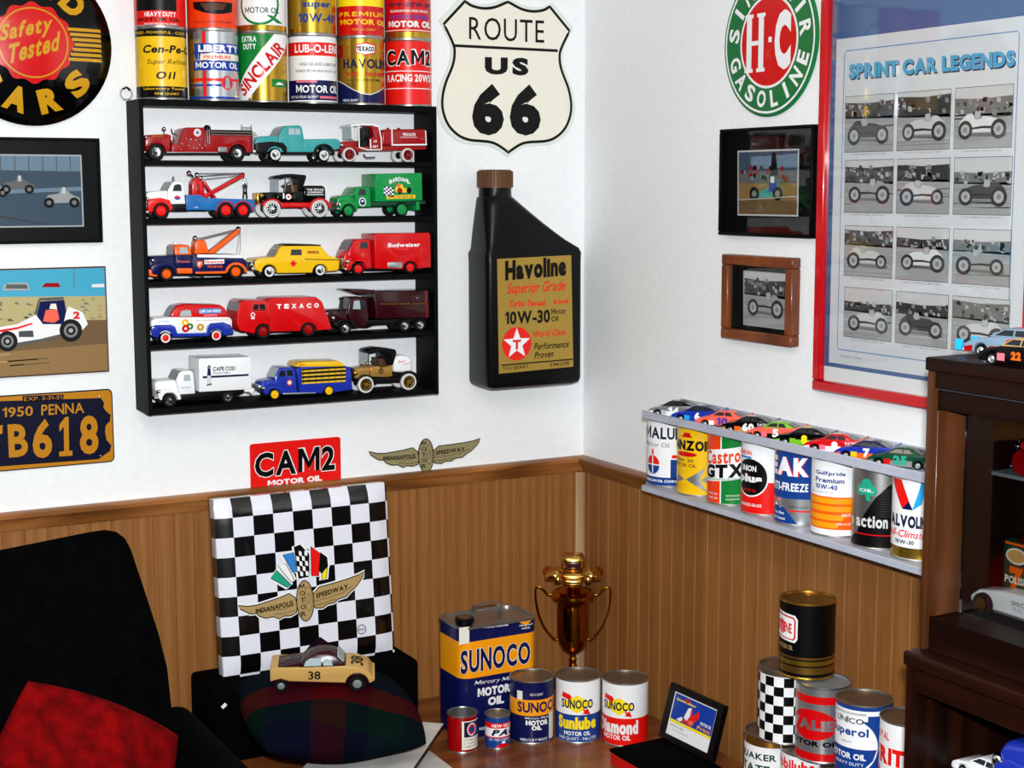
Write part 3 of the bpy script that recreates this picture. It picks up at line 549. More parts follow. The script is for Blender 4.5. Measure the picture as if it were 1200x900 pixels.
def rframe(name, label, s0, s1, z0, z1, depth, fw, mat, inner, innermat, cat='picture', lip=.004, bev=.002):
    t = thing(name, label, cat, (0, -(s0+s1)/2, z0)); mb = MB()
    def bar(a, b, c, d): mb.box(-depth, -b, c, 0, -a, d, mat, bev)
    bar(s0, s1, z1-fw, z1); bar(s0, s1, z0, z0+fw); bar(s0, s0+fw, z0+fw, z1-fw); bar(s1-fw, s1, z0+fw, z1-fw); mb.build('frame', t)
    MB().box(-inner, -(s1-fw), z0+fw, -.001, -(s0+fw), z1-fw, innermat).build('mat_board', t); return t
def black_right():
    d = .022; s0, z1 = RW(851.8, 152, .0); s1, z0 = RW(949.5, 280, d); s0 = .577; z0 = 1.6635
    t = rframe('framed_photo', 'black framed colour photo of a blue race car, below the round gasoline sign', s0, s1, z0, z1, d, .007, 'black_paint', .014, 'black_paint')
    Q = lambda x, y: RW(840+x/3.215, 140+y/3.215, .014); A = Art(); bl, br, tr, tl = Q(78, 362), Q(306, 366), Q(310, 110), Q(78, 118)
    A.poly([bl, br, tr, tl], 'grey8', 1); q0 = quadmap(bl, br, tr, tl); q = lambda u, v: q0(.02+.96*u, .025+.95*v)
    P = lambda pts, mt, l: A.poly([q(*p) for p in pts], mt, l)
    P([(0, 0), (1, 0), (1, 1), (0, 1)], 'track_blue', 2); P([(0, 0), (1, 0), (1, .5), (0, .5)], 'dirt', 3); P([(0, 0), (1, 0), (1, .22), (0, .24)], 'dirt_dark', 4); P([(.22, .72), (1, .74), (1, .95), (.22, .92)], 'steel_blue', 3); P([(0, .5), (1, .52), (1, .7), (0, .66)], 'grey3', 3); P([(.55, .62), (.68, .62), (.64, .98), (.58, .98)], 'black', 4)
    rnd = random.Random(4)
    for k in range(22): x = rnd.random()*.93; z = .52+.2*rnd.random(); P([(x, z), (x+.05, z), (x+.05, z+.07), (x, z+.07)], rnd.choice(('grey1', 'grey6', 'dark_red', 'steel_blue', 'black')), 4)
    P([(.3, .3), (.4, .37), (.55, .45), (.58, .55), (.66, .5), (.75, .4), (.74, .28), (.4, .26)], 'teal', 5); P([(.56, .5), (.62, .5), (.62, .6), (.56, .6)], 'white', 6); P([(.52, .36), (.66, .36), (.66, .5), (.54, .5)], 'blue', 6)
    for cx in (.28, .68): P([(cx+.085*math.cos(a*PI/8), .33+.11*math.sin(a*PI/8)) for a in range(16)], 'black', 7); P([(cx+.04*math.cos(a*PI/8), .33+.05*math.sin(a*PI/8)) for a in range(16)], 'grey5', 8)
    P([(0, .22), (1, .28), (1, .295), (0, .235)], 'grey7', 8)
    mb = MB(); A.emit(mb, onR(.014), eps=.00015); mb.build('photo_print', t); MB().box(-.0185, -(s1-.007), z0+.007, -.0175, -(s0+.007), z1-.007, 'glass').build('glass_pane', t)
black_right()
def brown_right():
    d = .024; t = rframe('framed_photo', 'brown wooden framed black and white race car photo, lowest on the right wall', .594, RW(927, 350, d)[0], 1.445, 1.6235, d, .022, 'frame_wood', .012, 'black', bev=.0025)
    Q = lambda x, y: RW(840+x/3.215, 140+y/3.215, .012); A = Art(); q = quadmap(Q(104, 770), Q(260, 790), Q(260, 585), Q(104, 573)); A.poly([q(-.03, -.02), q(1.03, -.02), q(1.03, 1.02), q(-.03, 1.02)], 'grey7', 1); racer_photo(A, q, 3, 2)
    mb = MB(); A.emit(mb, onR(.012), eps=.00015); mb.build('photo_print', t)
    s1 = RW(927, 350, d)[0]; MB().box(-.0165, -(s1-.022), 1.467, -.0155, -.616, 1.6015, 'glass').build('glass_pane', t)
brown_right()
def poster():
    s0, z0 = .892, 1.367; s1, z1 = 1.44, 2.14; d = .022; fw = .021
    t = thing('framed_poster', 'large red framed poster of sprint car photos on the right wall', 'poster', (0, -(s0+s1)/2, z0)); mb = MB()
    for a, b, c, e in ((s0, s1, z1-fw, z1), (s0, s1, z0, z0+fw), (s0, s0+fw, z0+fw, z1-fw), (s1-fw, s1, z0+fw, z1-fw)): mb.box(-d, -b, c, 0, -a, e, 'frame_red', .003)
    mb.build('frame', t)
    m2 = MB(); m2.box(-.008, -(s1-fw), z0+fw, -.001, -(s0+fw), z1-fw, 'white'); A = Art()
    e = s0+fw; 
    A.rect(e, z0+fw+.028, s1-fw, z1-fw, 'poster_blue', 1); A.rect(.9265, 1.424, 1.43, 2.0415, 'poster_paper', 2); A.rect(.9265, 2.114, 1.43, z1-fw, 'poster_paper', 2)
    A.stroke([(.955, 1.452), (1.375, 1.452), (1.379, 1.458), (1.379, 2.013), (1.375, 2.018), (.956, 2.018), (.950, 2.012), (.950, 1.458)], .0018, 'poster_line', 3, True)
    Q = lambda x, y: RW(950+x/3.6, y/3.6, .008)
    for k, (dx, mt) in enumerate(((.0025, 'navy_ink'), (0, 'poster_title'))): A.text('SPRINT CAR LEGENDS', [(x+dx, z-dx) for x, z in (Q(162, 335), Q(862, 280), Q(862, 210), Q(162, 270))], mt, 3+k, 3)
    zs = ((1.829, 1.932), (1.716, 1.813), (1.596, 1.690), (1.479, 1.573)); 
    for r, (za, zb) in enumerate(zs):
        for c in range(3):
            a = .957+.1415*c+.004*(r > 1)*0+.0035*r; b = a+.1305; A.rect(a-.001, za-.001, b+.001, zb+.001, 'grey2', 3); racer_photo(A, rectmap(a, za, b, zb), r*3+c, 4)
            A.text(('LOCAL SPEEDWAY, MAY 1951', 'COUNTY FAIR, JULY 1949', 'STATE FAIR, AUGUST 1950')[(r+c) % 3], (a+.02, za-.0065, b-.02, za-.0035), 'grey3', 4, 0)
    A.text('SPRINT CARS', (.957, 1.438, 1.02, 1.4415), 'grey3', 4, 0)
    A.emit(m2, onR(.008), eps=.00012); m2.build('poster_sheet', t); MB().box(-.0145, -(s1-fw), z0+fw, -.0135, -(s0+fw), z1-fw, 'glass').build('glass_pane', t)
poster()

# ================================================================== DISPLAY SHELF
SX0, SX1, SZ0, SZ1, SD = -1.122, -.4495, 1.2945, 1.944, .1
BOARD_TOP = (1.8205, 1.7005, 1.5720, 1.4410, 1.3075)
def display_shelf():
    t = thing('wall_shelf', 'black wooden wall shelf with five open tiers on the left wall', 'shelf', ((SX0+SX1)/2, -SD/2, SZ0))
    MB().box(SX0, -SD, SZ0, SX0+.0085, -.0005, SZ1, 'black_paint', .001).build('side_panel', t); MB().box(SX1-.0105, -SD, SZ0, SX1, -.0005, SZ1, 'black_paint', .001).build('side_panel', t)
    MB().box(SX0+.0085, -SD, SZ1-.0135, SX1-.0105, -.0005, SZ1, 'black_paint', .0008).build('top_board', t)
    for i, z in enumerate(BOARD_TOP): MB().box(SX0+.0085, -SD+.001, z-(.0105 if i < 4 else .0125), SX1-.0105, -.0005, z, 'black_paint', .0008).build('shelf_board' if i < 4 else 'bottom_board', t)
display_shelf()
t = thing('plastic_clip', 'tiny clear plastic clip on the top left corner of the black wall shelf', 'clip', (SX0-.006, -.02, SZ1))
MB().tube([(SX0-.004+.012*math.cos(a*PI/8), -.02, SZ1+.014+.013*math.sin(a*PI/8)) for a in range(16)], .002, 'clear_plastic', 6, True).build('loop', t); MB().box(SX0-.01, -.026, SZ1+.0002, SX0+.004, -.014, SZ1+.004, 'clear_plastic', .001).build('foot', t); MB().tube([(SX0-.011, -.02, SZ1+.023), (SX0-.003, -.022, SZ1+.027), (SX0+.004, -.02, SZ1+.021)], .0022, 'black', 6).build('pin', t)

class Veh:
    """a model vehicle seen in profile; points are given on the near side in measuring units and converted to metres"""
    def __init__(s, name, label, zoom, gx, gy, zfloor, W=.072, d=.094, group='model trucks on the black wall shelf', cat='toy truck'):
        s.ox, s.oy = zoom; s.d = d; s.W = W; s.parts = {}; s.leans = []
        x, z = s.raw(gx, gy); s.dz = zfloor - z; s.t = thing(name, label, cat, (x, -(d-W/2), zfloor), 0, group); s.seq = []
        s.k = abs(s.raw(100, 0)[0]-s.raw(0, 0)[0])/100
    def raw(s, X, Y): return LW(s.ox+X/4.7368, s.oy+Y/4.7368, s.d)
    def p(s, X, Y): x, z = s.raw(X, Y); return (x, z+s.dz)
    def mb(s, part):
        if part not in s.parts: s.parts[part] = MB(); s.seq.append(part)
        return s.parts[part]
    def slab(s, part, pts, mat, i=0.0, i2=None, bev=.0012, seg=2, lean=0.0, new=False):
        """extrude a profile across the vehicle, inset i from both sides (or from i to i2); lean narrows the top"""
        y0 = -s.d+i; y1 = -(s.d-s.W)-i if i2 is None else -s.d+i2; P = [s.p(*q) for q in pts]; tp = None
        if lean:
            zl, zh = min(q[1] for q in P), max(q[1] for q in P); ym = (y0+y1)/2
            tp = lambda c: (c.x, ym+(c.y-ym)*(1-lean*(c.z-zl)/(zh-zl)), c.z)
            if i2 is None: s.leans.append((min(q[0] for q in P), max(q[0] for q in P), zl, zh, y0, ym, lean, part))
        mb = MB() if new else s.mb(part); mb.prism(P, 'y', y0, y1, mat, bev, seg, tp)
        if new: mb.build(part, s.t)
        return s
    def win(s, pts, mat='window_dark', i=0.0, part='window'):
        y = -s.d+i; P = [s.p(*q) for q in pts]; L = s.lean_at(sum(q[0] for q in P)/len(P), sum(q[1] for q in P)/len(P)); tp = None
        if L: y = 0; tp = lambda c: (c.x, c.y + L(c.z), c.z)
        MB().prism(P, 'y', y-.0006, y+.001, mat, 0, 1, tp).build(part, s.t); return s
    def lean_at(s, x, z, part=None):
        for a, b, zl, zh, y0, ym, ln, pt in s.leans:
            if a <= x <= b and zl <= z <= zh and part in (None, pt): return lambda zz: ym+(y0-ym)*(1-ln*(zz-zl)/(zh-zl))
    def front(s, pts, mat='window_dark', i=.008, part='windshield'): MB().prism([s.p(*q) for q in pts], 'y', -s.d+i, -(s.d-s.W)-i, mat).build(part, s.t); return s
    def fender(s, X, Y, ro, ri, mat, a0=0, a1=180, i=-.0008, w=.018, part='fender', both=True):
        pts = [(X+ro*math.cos(math.radians(a0+(a1-a0)*k/10)), Y-ro*math.sin(math.radians(a0+(a1-a0)*k/10))) for k in range(11)] + [(X+ri*math.cos(math.radians(a1+(a0-a1)*k/10)), Y-ri*math.sin(math.radians(a1+(a0-a1)*k/10))) for k in range(11)]
        s.slab(part, pts, mat, i, i+w, .0006, 1, new=True)
        if both: s.slab(part, pts, mat, s.W-i-w, s.W-i, .0006, 1, new=True)
        return s
    def wheel(s, X, Y, R, hub='chrome', tire='tire', style='disc', i=.0005, w=.013, far=True, hubr=.6):
        x, z = s.p(X, Y); zf = s.t.location.z; r = R*s.k; z = zf + r
        for side in ((0, 1) if far else (0,)):
            yo = -s.d+i if side == 0 else -(s.d-s.W)-i; sg = 1 if side == 0 else -1
            mb = MB(); mb.lathe([(r*.62, sg*.002), (r*.7, 0), (r*.92, 0), (r, sg*.002), (r, sg*(w-.002)), (r*.92, sg*w), (r*.5, sg*w)], (x, yo, z), tire, 'y', 28)
            o = mb.build('wheel', s.t)
            hb = MB(); rr = r*hubr
            if style == 'white': hb.lathe([(rr*1.32, -sg*.0004), (rr*.9, -sg*.0004)], (x, yo, z), 'tire_white', 'y', 28)
            if style == 'spoke':
                hb.lathe([(rr*.25, -sg*.001), (rr*.25, sg*.004)], (x, yo, z), hub, 'y', 14); hb.lathe([(0, -sg*.0012), (rr*.25, -sg*.001)], (x, yo, z), hub, 'y', 14); hb.lathe([(rr*1.08, 0), (rr*.88, 0), (rr*.88, sg*.006), (rr*1.08, sg*.006)], (x, yo, z), hub, 'y', 24)
                for k in range(10): a = 2*PI*k/10; hb.tube([(x+rr*.2*math.cos(a), yo+sg*.002, z+rr*.2*math.sin(a)), (x+rr*.95*math.cos(a), yo+sg*.002, z+rr*.95*math.sin(a))], r*.045, hub, 5)
                hb.lathe([(0, sg*.009), (r*.7, sg*.009)], (x, yo, z), 'black', 'y', 20)
            else: hb.lathe([(rr*1.08, sg*.001), (rr*.95, -sg*.0006), (rr*.8, sg*.0015), (rr*.45, sg*.0012), (rr*.38, -sg*.0012), (0, -sg*.0018)], (x, yo, z), hub, 'y', 24)
            hb.build('hub_cap', o)
        return s
    def tube(s, pts, r, mat, part, y=None, new=True):
        yy = -s.d+(s.W/2 if y is None else y); P = [((s.p(q[0], q[1])[0]), yy if len(q) < 3 else -s.d+q[2], s.p(q[0], q[1])[1]) for q in pts]
        mb = MB() if new else s.mb(part); mb.tube(P, r, mat, 6)
        if new: mb.build(part, s.t)
        return s
    def ball(s, X, Y, r, mat, part, y=0.0, new=True):
        x, z = s.p(X, Y); mb = MB() if new else s.mb(part); mb.ball((x, -s.d+y, z), r, mat, 7)
        if new: mb.build(part, s.t)
        return s
    def art(s, part, fn, i=0.0):
        A = Art(); fn(A, s.p); v0 = A.it[0][0]; L = s.lean_at(sum(q[0] for q in v0)/len(v0), sum(q[1] for q in v0)/len(v0), part)
        A.emit(s.mb(part), (lambda x, z, l: (x, L(z)-l-.0001, z)) if L else onL(s.d-i), eps=.00022); return s
    def done(s):
        for q in s.seq: s.parts[q].build(q, s.t)
        return s.t
def arch(X, Y, r, n=8, a0=0, a1=180): return [(X+r*math.cos(math.radians(a0+(a1-a0)*k/n)), Y-r*math.sin(math.radians(a0+(a1-a0)*k/n))) for k in range(n+1)]
def bx(x0, y0, x1, y1): return [(x0, y0), (x1, y0), (x1, y1), (x0, y1)]
def qd(p, x0, y0, x1, y1): return [p(x0, y1), p(x1, y1), p(x1, y0), p(x0, y0)]
ZA, ZB, ZC, ZD = (150, 110), (330, 110), (150, 290), (330, 290)

# --- top tier
v = Veh('toy_fire_engine', 'red model fire engine with open cab, left end of the top shelf tier', ZA, 158, 382, BOARD_TOP[0])
v.slab('chassis', bx(200, 330, 690, 350), 'black', .012); v.slab('hood', [(106, 335), (104, 256), (114, 240), (238, 235), (247, 250), (247, 335)], 'dark_red', .012, bev=.003)
v.slab('cab', [(247, 338), (250, 292), (285, 290), (312, 207), (332, 199), (424, 199), (432, 215), (432, 338)], 'dark_red', .004, bev=.0015)
v.slab('body', [(430, 217), (690, 222), (690, 335), (662, 335)]+arch(608, 340, 54)+[(550, 338), (430, 338)], 'dark_red', .002)
v.slab('hose_bed', [(455, 212), (690, 216), (690, 244), (455, 240)], 'black', -.001, .004); v.tube([(455, 226, -.003), (705, 230, -.003)], .0012, 'chrome', 'hand_rail'); v.tube([(455, 240, -.003), (715, 244, -.003)], .001, 'chrome', 'hand_rail')
v.fender(158, 335, 58, 50, 'dark_red', 0, 170); v.fender(608, 340, 56, 49, 'dark_red', 0, 180)
v.slab('running_board', bx(215, 335, 500, 342), 'silver', -.0005, .012); v.slab('step_box', bx(500, 308, 548, 336), 'grey_paint', -.002, .006)
v.slab('bumper', bx(88, 330, 100, 345), 'chrome', .002); v.ball(108, 256, .004, 'chrome', 'headlight', .012); v.ball(222, 206, .0046, 'chrome', 'bell', .03); v.tube([(222, 235, .03), (222, 212, .03)], .0012, 'chrome', 'bell_post')
v.tube([(255, 205, .02), (262, 232, .02), (285, 240, .02)], .0013, 'black', 'steering_wheel'); v.slab('windscreen_frame', [(243, 240), (247, 240), (255, 292), (250, 292)], 'chrome', .006)
for X, Y in ((322, 262), (348, 266), (376, 270), (402, 268), (338, 302), (365, 314), (396, 296), (430, 300), (296, 322), (384, 316), (410, 315), (300, 292)): v.ball(X, Y, .0022, 'chrome' if (X+Y) % 3 else 'gold', 'pump_valve', .002)
v.tube([(436, 215, .0), (440, 290, .0)], .0018, 'chrome', 'pump_lever'); v.tube([(448, 212, .0), (450, 292, .0)], .0015, 'chrome', 'pump_lever'); v.ball(455, 205, .008, 'black', 'hose_reel', .02)
for X in (635, 688): v.tube([(X, 215, .004), (X-2, 185, .004)], .0014, 'chrome', 'ladder_bracket')
v.tube([(630, 200, .004), (692, 202, .004)], .0012, 'chrome', 'ladder_bracket'); v.tube([(688, 225, -.001), (692, 335, -.001)], .0018, 'chrome', 'grab_rail')
v.art('cab', lambda A, p: (A.ell(*p(388, 228), .0078, .0078, 'white', 1), A.ring(*p(388, 228), .006, .006, .0012, 'red', 2), A.ell(*p(388, 228), .003, .003, 'blue', 2)), .004); v.art('hood', lambda A, p: A.text('FIRE DEPT', qd(p, 140, 242, 205, 252), 'gold', 1, 1), .012)
v.wheel(158, 335, 46); v.wheel(608, 340, 44); v.done()

def A2B(P): return [(x-852.6, y) for x, y in P]
v = Veh('toy_pickup', 'teal model pickup truck with black fenders, middle of the top shelf tier', ZA, 960, 388, BOARD_TOP[0])
v.slab('bed', [(980, 265), (1162, 262), (1180, 275), (1178, 318), (1145, 325)]+arch(1088, 350, 52)+[(1030, 338), (980, 336)], 'teal', .003)
v.slab('hood', [(718, 320), (714, 275), (728, 256), (752, 248), (850, 243), (880, 300), (880, 335), (760, 335)], 'teal', .010, bev=.003); v.slab('cab', [(845, 338), (842, 245), (862, 205), (882, 190), (960, 187), (973, 198), (984, 268), (984, 338)], 'teal', .003, lean=.14, bev=.002)
v.slab('front_fender', [(712, 340), (708, 305), (722, 285), (800, 278), (860, 285), (882, 310), (882, 342), (868, 345)]+arch(818, 350, 48)+[(765, 345)], 'black', .0); v.slab('running_board', bx(865, 336, 1040, 350), 'black', .002)
v.fender(1088, 350, 60, 48, 'black', 0, 180); v.win([(898, 205), (930, 205), (928, 240), (896, 240)], 'window_pale', .0058); v.win([(934, 205), (958, 206), (962, 238), (933, 240)], 'window_pale', .0058); v.front([(840, 245), (862, 203), (880, 193), (884, 196), (866, 208), (846, 245)], 'window_dark', .009)
v.ball(722, 300, .006, 'chrome', 'headlight', .006); v.slab('bumper', bx(698, 325, 712, 342), 'chrome', .001); v.slab('grille', bx(706, 285, 716, 325), 'black', .014)
v.wheel(818, 350, 37, style='white'); v.wheel(1088, 350, 36, style='white'); v.done()

v = Veh('toy_tank_truck', 'red antique model tank truck with white tyres, right end of the top shelf tier', ZB, 378, 381, BOARD_TOP[0], W=.066)
v.slab('chassis', [(335, 298), (808, 292), (812, 312), (690, 318), (335, 322)], 'dark_red', .006); v.slab('hood', [(335, 320), (338, 280), (352, 268), (425, 262), (432, 312)], 'dark_red', .010, bev=.004)
v.slab('tank', [(560, 292), (560, 215), (575, 201), (792, 199), (805, 214), (807, 288)], 'dark_red', .002, bev=.006, seg=3); v.slab('tank_band', [(610, 200), (616, 200), (618, 290), (612, 290)], 'white', .0012, bev=0); v.slab('rear_band', [(798, 206), (803, 210), (806, 288), (801, 288)], 'white', .0012, bev=0); v.slab('tank_rail', [(612, 284), (806, 282), (806, 290), (612, 292)], 'white', .0, bev=0)
v.slab('cab_roof', [(378, 188), (388, 176), (420, 170), (500, 168), (535, 174), (548, 188), (540, 190), (500, 180), (430, 180)], 'white_gloss', .002, bev=.001); v.slab('cab_back', [(500, 182), (540, 184), (552, 250), (554, 312), (490, 312), (493, 255), (520, 235)], 'dark_red', .003)
for P in ([(393, 186), (395, 255)], [(430, 178), (432, 300)], [(432, 302), (480, 316), (554, 314)], [(540, 186), (554, 250), (556, 312)], [(494, 256), (496, 310)]): v.tube([(x, y, .002) for x, y in P], .0014, 'white', 'cab_frame')
v.slab('windscreen', [(392, 188), (396, 188), (398, 256), (394, 256)], 'window_pale', .008, bev=0); v.slab('seat', bx(455, 262, 495, 312), 'black', .008); v.tube([(445, 240, .02), (460, 250, .02), (452, 268, .02)], .0012, 'black', 'steering_wheel'); v.slab('seat_back', [(480, 190), (500, 190), (505, 260), (488, 262)], 'black', .01)
v.ball(338, 290, .005, 'chrome', 'headlight', .006); v.fender(378, 345, 52, 45, 'dark_red', 10, 170); v.tube([(455, 340, .002), (470, 358, .002), (520, 356, .002)], .0014, 'black', 'step')
v.art('tank', lambda A, p: (A.text('TEXACO', qd(p, 672, 222, 745, 238), 'white', 1, 2), A.text('PETROLEUM PRODUCTS', qd(p, 662, 243, 752, 249), 'white', 1, 1)), .002); v.art('cab_back', lambda A, p: (A.text('CO', qd(p, 512, 262, 532, 274), 'white', 1, 2), A.text('NO 7', qd(p, 508, 290, 538, 304), 'white', 1, 2)), .003)
for X in (620, 680): v.ball(X, 199, .004, 'dark_red', 'filler_cap', .03)
v.wheel(378, 343, 38, 'dark_red', 'tire_white', 'spoke', hubr=.72); v.wheel(703, 343, 38, 'dark_red', 'tire_white', 'spoke', hubr=.72); v.done()

# --- second tier
v = Veh('toy_tow_truck', 'white and blue model tow truck with red boom, left on the second shelf tier', ZA, 185, 700, BOARD_TOP[1], W=.076)
v.slab('hood', [(112, 640), (110, 566), (122, 549), (225, 541), (250, 560), (250, 640)], 'white_gloss', .012, bev=.003); v.slab('cab', [(226, 615), (226, 542), (248, 500), (262, 490), (302, 490), (316, 502), (322, 617), (250, 618)], 'white_gloss', .004, lean=.12, bev=.002)
v.slab('front_fender', [(116, 660), (112, 610), (128, 588), (185, 582), (232, 596), (246, 640), (240, 655), (232, 655)]+arch(185, 657, 48)+[(135, 660)], 'bright_red', .0, bev=.002); v.slab('fuel_tank', bx(240, 618, 332, 656), 'black', .003); v.slab('chassis', bx(200, 630, 690, 655), 'black', .016)
v.slab('bed', [(325, 566), (402, 566), (432, 583), (690, 591), (706, 600), (704, 655), (692, 660)]+arch(640, 660, 50, 6)+arch(545, 660, 50, 6)+[(480, 650), (325, 650)], 'bed_blue', .002); v.fender(545, 655, 56, 50, 'red', 20, 180); v.fender(640, 655, 56, 50, 'red', 0, 160)
v.slab('mast', [(374, 580), (376, 492), (392, 474), (412, 470), (440, 504), (450, 580), (430, 585)], 'red', .024, bev=.002); v.slab('boom', [(440, 572), (662, 447), (672, 455), (670, 466), (455, 586)], 'red', .030); v.slab('boom_strut', [(440, 490), (452, 488), (515, 582), (498, 584)], 'red', .028, new=True); v.slab('mast_window', bx(398, 505, 416, 560), 'dark_red', .0235)
for X, Y in ((368, 445), (412, 455), (432, 472), (668, 455)): v.ball(X, Y, .0055, 'chrome', 'pulley', .038)
v.tube([(370, 445), (395, 470)], .0025, 'chrome', 'winch_arm'); v.tube([(425, 446), (662, 444)], .0009, 'grey_paint', 'cable'); v.tube([(440, 480), (668, 456)], .0009, 'grey_paint', 'cable'); v.tube([(430, 462), (560, 452), (668, 448)], .0009, 'chrome', 'cable')
v.slab('hook_block', [(672, 470), (690, 478), (698, 525), (664, 525), (670, 490)], 'chrome', .034, bev=.002); v.tube([(676, 525), (672, 585)], .0018, 'black', 'sling'); v.tube([(688, 525), (692, 588)], .0018, 'black', 'sling'); v.tube([(676, 550), (690, 560)], .0018, 'black', 'sling')
v.tube([(280, 490), (280, 462)], .002, 'chrome', 'beacon'); v.ball(280, 480, .0035, 'chrome', 'beacon_lamp', .038); v.win([(252, 545), (262, 512), (284, 506), (300, 512), (302, 545)], 'window_dark', .0065); v.front([(224, 545), (246, 500), (258, 492), (262, 496), (250, 505), (230, 548)], 'window_dark', .010)
v.art('cab', lambda A, p: (A.ell(*p(277, 582), .0075, .005, 'white', 1), A.ell(*p(277, 582), .0065, .0042, 'bright_red', 2, 16, 0, 180), A.ell(*p(277, 582), .0065, .0042, 'blue', 2, 16, 180, 360), A.poly([p(277, 565), p(281, 575), p(273, 575)], 'bright_red', 3)), .003)
v.art('bed', lambda A, p: (A.text('24 HOUR', qd(p, 405, 612, 455, 620), 'sky', 1, 0), A.text('SERVICE', qd(p, 412, 626, 450, 633), 'sky', 1, 0), A.text('TOWING', qd(p, 368, 632, 390, 640), 'white', 1, 0)), .002)
v.ball(116, 590, .005, 'chrome', 'headlight', .014); v.slab('bumper', bx(100, 655, 116, 672), 'chrome', .0); v.ball(390, 600, .002, 'chrome', 'lamp', .001)
v.wheel(185, 657, 46, 'bright_red'); v.wheel(545, 657, 46, 'bright_red'); v.wheel(640, 657, 46, 'bright_red'); v.done()

v = Veh('toy_tank_truck', 'black antique model tank truck with red fenders, middle of the second shelf tier', ZB, -50, 698, BOARD_TOP[1], W=.066)
v.slab('chassis', [(-110, 615), (240, 612), (240, 640), (-60, 640)], 'red', .010); v.slab('hood', [(-112, 612), (-110, 568), (-95, 558), (-18, 555), (-15, 612)], 'black_gloss', .012, bev=.004); v.slab('cab_body', [(-18, 612), (-16, 560), (15, 556), (40, 575), (100, 552), (126, 548), (128, 612)], 'black_gloss', .006, bev=.002); v.slab('tank', [(126, 612), (126, 530), (140, 519), (236, 520), (248, 534), (250, 608)], 'black_gloss', .004, bev=.005, seg=3)
v.slab('canopy', [(-24, 478), (-12, 466), (45, 456), (62, 454), (140, 461), (144, 470), (120, 545), (96, 545), (100, 480), (40, 472), (-18, 484)], 'black', .006, bev=.002)
for P in ([(-14, 480), (-12, 556)], [(30, 474), (20, 556)], [(50, 474), (70, 552)], [(10, 520), (60, 490)]): v.tube([(x, y, .008) for x, y in P], .0014, 'chrome', 'roof_post')
v.slab('windscreen', bx(-16, 484, -12, 556), 'window_pale', .010, bev=0); v.slab('seat', bx(60, 515, 100, 560), 'brown', .010); v.tube([(25, 520, .03), (42, 530, .03), (38, 548, .03)], .0012, 'black', 'steering_wheel')
v.slab('running_board', [(0, 618), (160, 614), (160, 640), (0, 642)], 'red', .0, .014); v.fender(-50, 652, 60, 51, 'red', 10, 160); v.fender(213, 650, 62, 51, 'red', 5, 180); v.ball(-108, 575, .0055, 'gold', 'headlight', .006); v.slab('radiator', bx(-120, 560, -108, 618), 'gold', .016)
v.art('tank', lambda A, p: (A.text('THE TEXAS', qd(p, 142, 537, 236, 547), 'white', 1, 2), A.text('COMPANY', qd(p, 146, 552, 234, 562), 'white', 1, 2), A.rect(*p(142, 572), *p(236, 568), 'white', 1)), .004); v.art('cab_body', lambda A, p: (A.ell(*p(43, 582), .0062, .0062, 'white', 1), A.poly([(p(43, 582)[0]+(.005 if i % 2 == 0 else .002)*math.sin(i*PI/5), p(43, 582)[1]+(.005 if i % 2 == 0 else .002)*math.cos(i*PI/5)) for i in range(10)], 'red', 2), A.rect(*p(12, 592), *p(20, 562), 'white', 1)), .006)
v.wheel(-50, 652, 46, 'chrome', 'tire_white', 'spoke', hubr=.72); v.wheel(213, 650, 46, 'chrome', 'tire_white', 'spoke', hubr=.72); v.done()

v = Veh('toy_box_truck', 'green model box truck with a painted race car, right end of the second shelf tier', ZB, 373, 695, BOARD_TOP[1], W=.078)
v.slab('chassis', [(420, 615), (805, 605), (806, 622), (690, 632), (420, 642)], 'dark_green', .006); v.slab('cargo_box', [(520, 612), (520, 456), (778, 450), (782, 604)], 'truck_green', .0, bev=.0015)
v.slab('hood', [(328, 630), (322, 592), (340, 578), (400, 572), (425, 600), (425, 640)], 'truck_green', .014, bev=.004); v.slab('cab', [(416, 642), (414, 580), (398, 574), (420, 535), (432, 528), (490, 526), (498, 540), (500, 640)], 'truck_green', .004, lean=.1, bev=.002); v.slab('front_fender', [(326, 650), (324, 620), (345, 605), (378, 602), (412, 612), (422, 645), (420, 652)]+arch(373, 662, 40)+[(330, 660)], 'truck_green', .0, bev=.001)
v.win([(428, 575), (438, 540), (470, 540), (474, 574)], 'window_dark', .006); v.front([(398, 576), (420, 536), (428, 530), (432, 534), (424, 540), (402, 578)], 'window_pale', .010); v.slab('grille', bx(318, 612, 326, 640), 'chrome', .012); v.slab('bumper', bx(308, 645, 322, 656), 'chrome', .0); v.ball(328, 625, .005, 'chrome', 'headlight', .005); v.slab('rear_step', [(752, 610), (768, 608), (772, 656), (752, 660)], 'truck_green', .004)
def art_green(A, p):
    for i, ch in enumerate('BARDAHL'): u = (i-3)/3; A.text(ch, qd(p, 655+u*50-8, 482+14*u*u-8, 655+u*50+8, 482+14*u*u+14), 'white', 1, 2)
    for r in range(5):
        for c in range(5): A.poly([p(566+c*11, 524+r*10+c*2), p(577+c*11, 526+r*10+c*2), p(577+c*11, 536+r*10+c*2), p(566+c*11, 534+r*10+c*2)], 'white' if (r+c) % 2 else 'navy', 1)
    A.poly([p(625, 545), p(640, 520), p(668, 512), p(678, 535), p(718, 540), p(712, 558), p(640, 562)], 'yellow', 1); A.ell(*p(655, 552), .006, .007, 'black', 2); A.ell(*p(706, 548), .006, .007, 'black', 2); A.ell(*p(655, 552), .003, .0035, 'red', 3); A.ell(*p(650, 520), .004, .005, 'salmon', 2)
    A.poly([p(582, 575), p(742, 572), p(742, 592), p(580, 596)], 'yellow', 1); A.text('ADD TO ANY OIL', qd(p, 592, 578, 732, 589), 'navy', 2, 1)
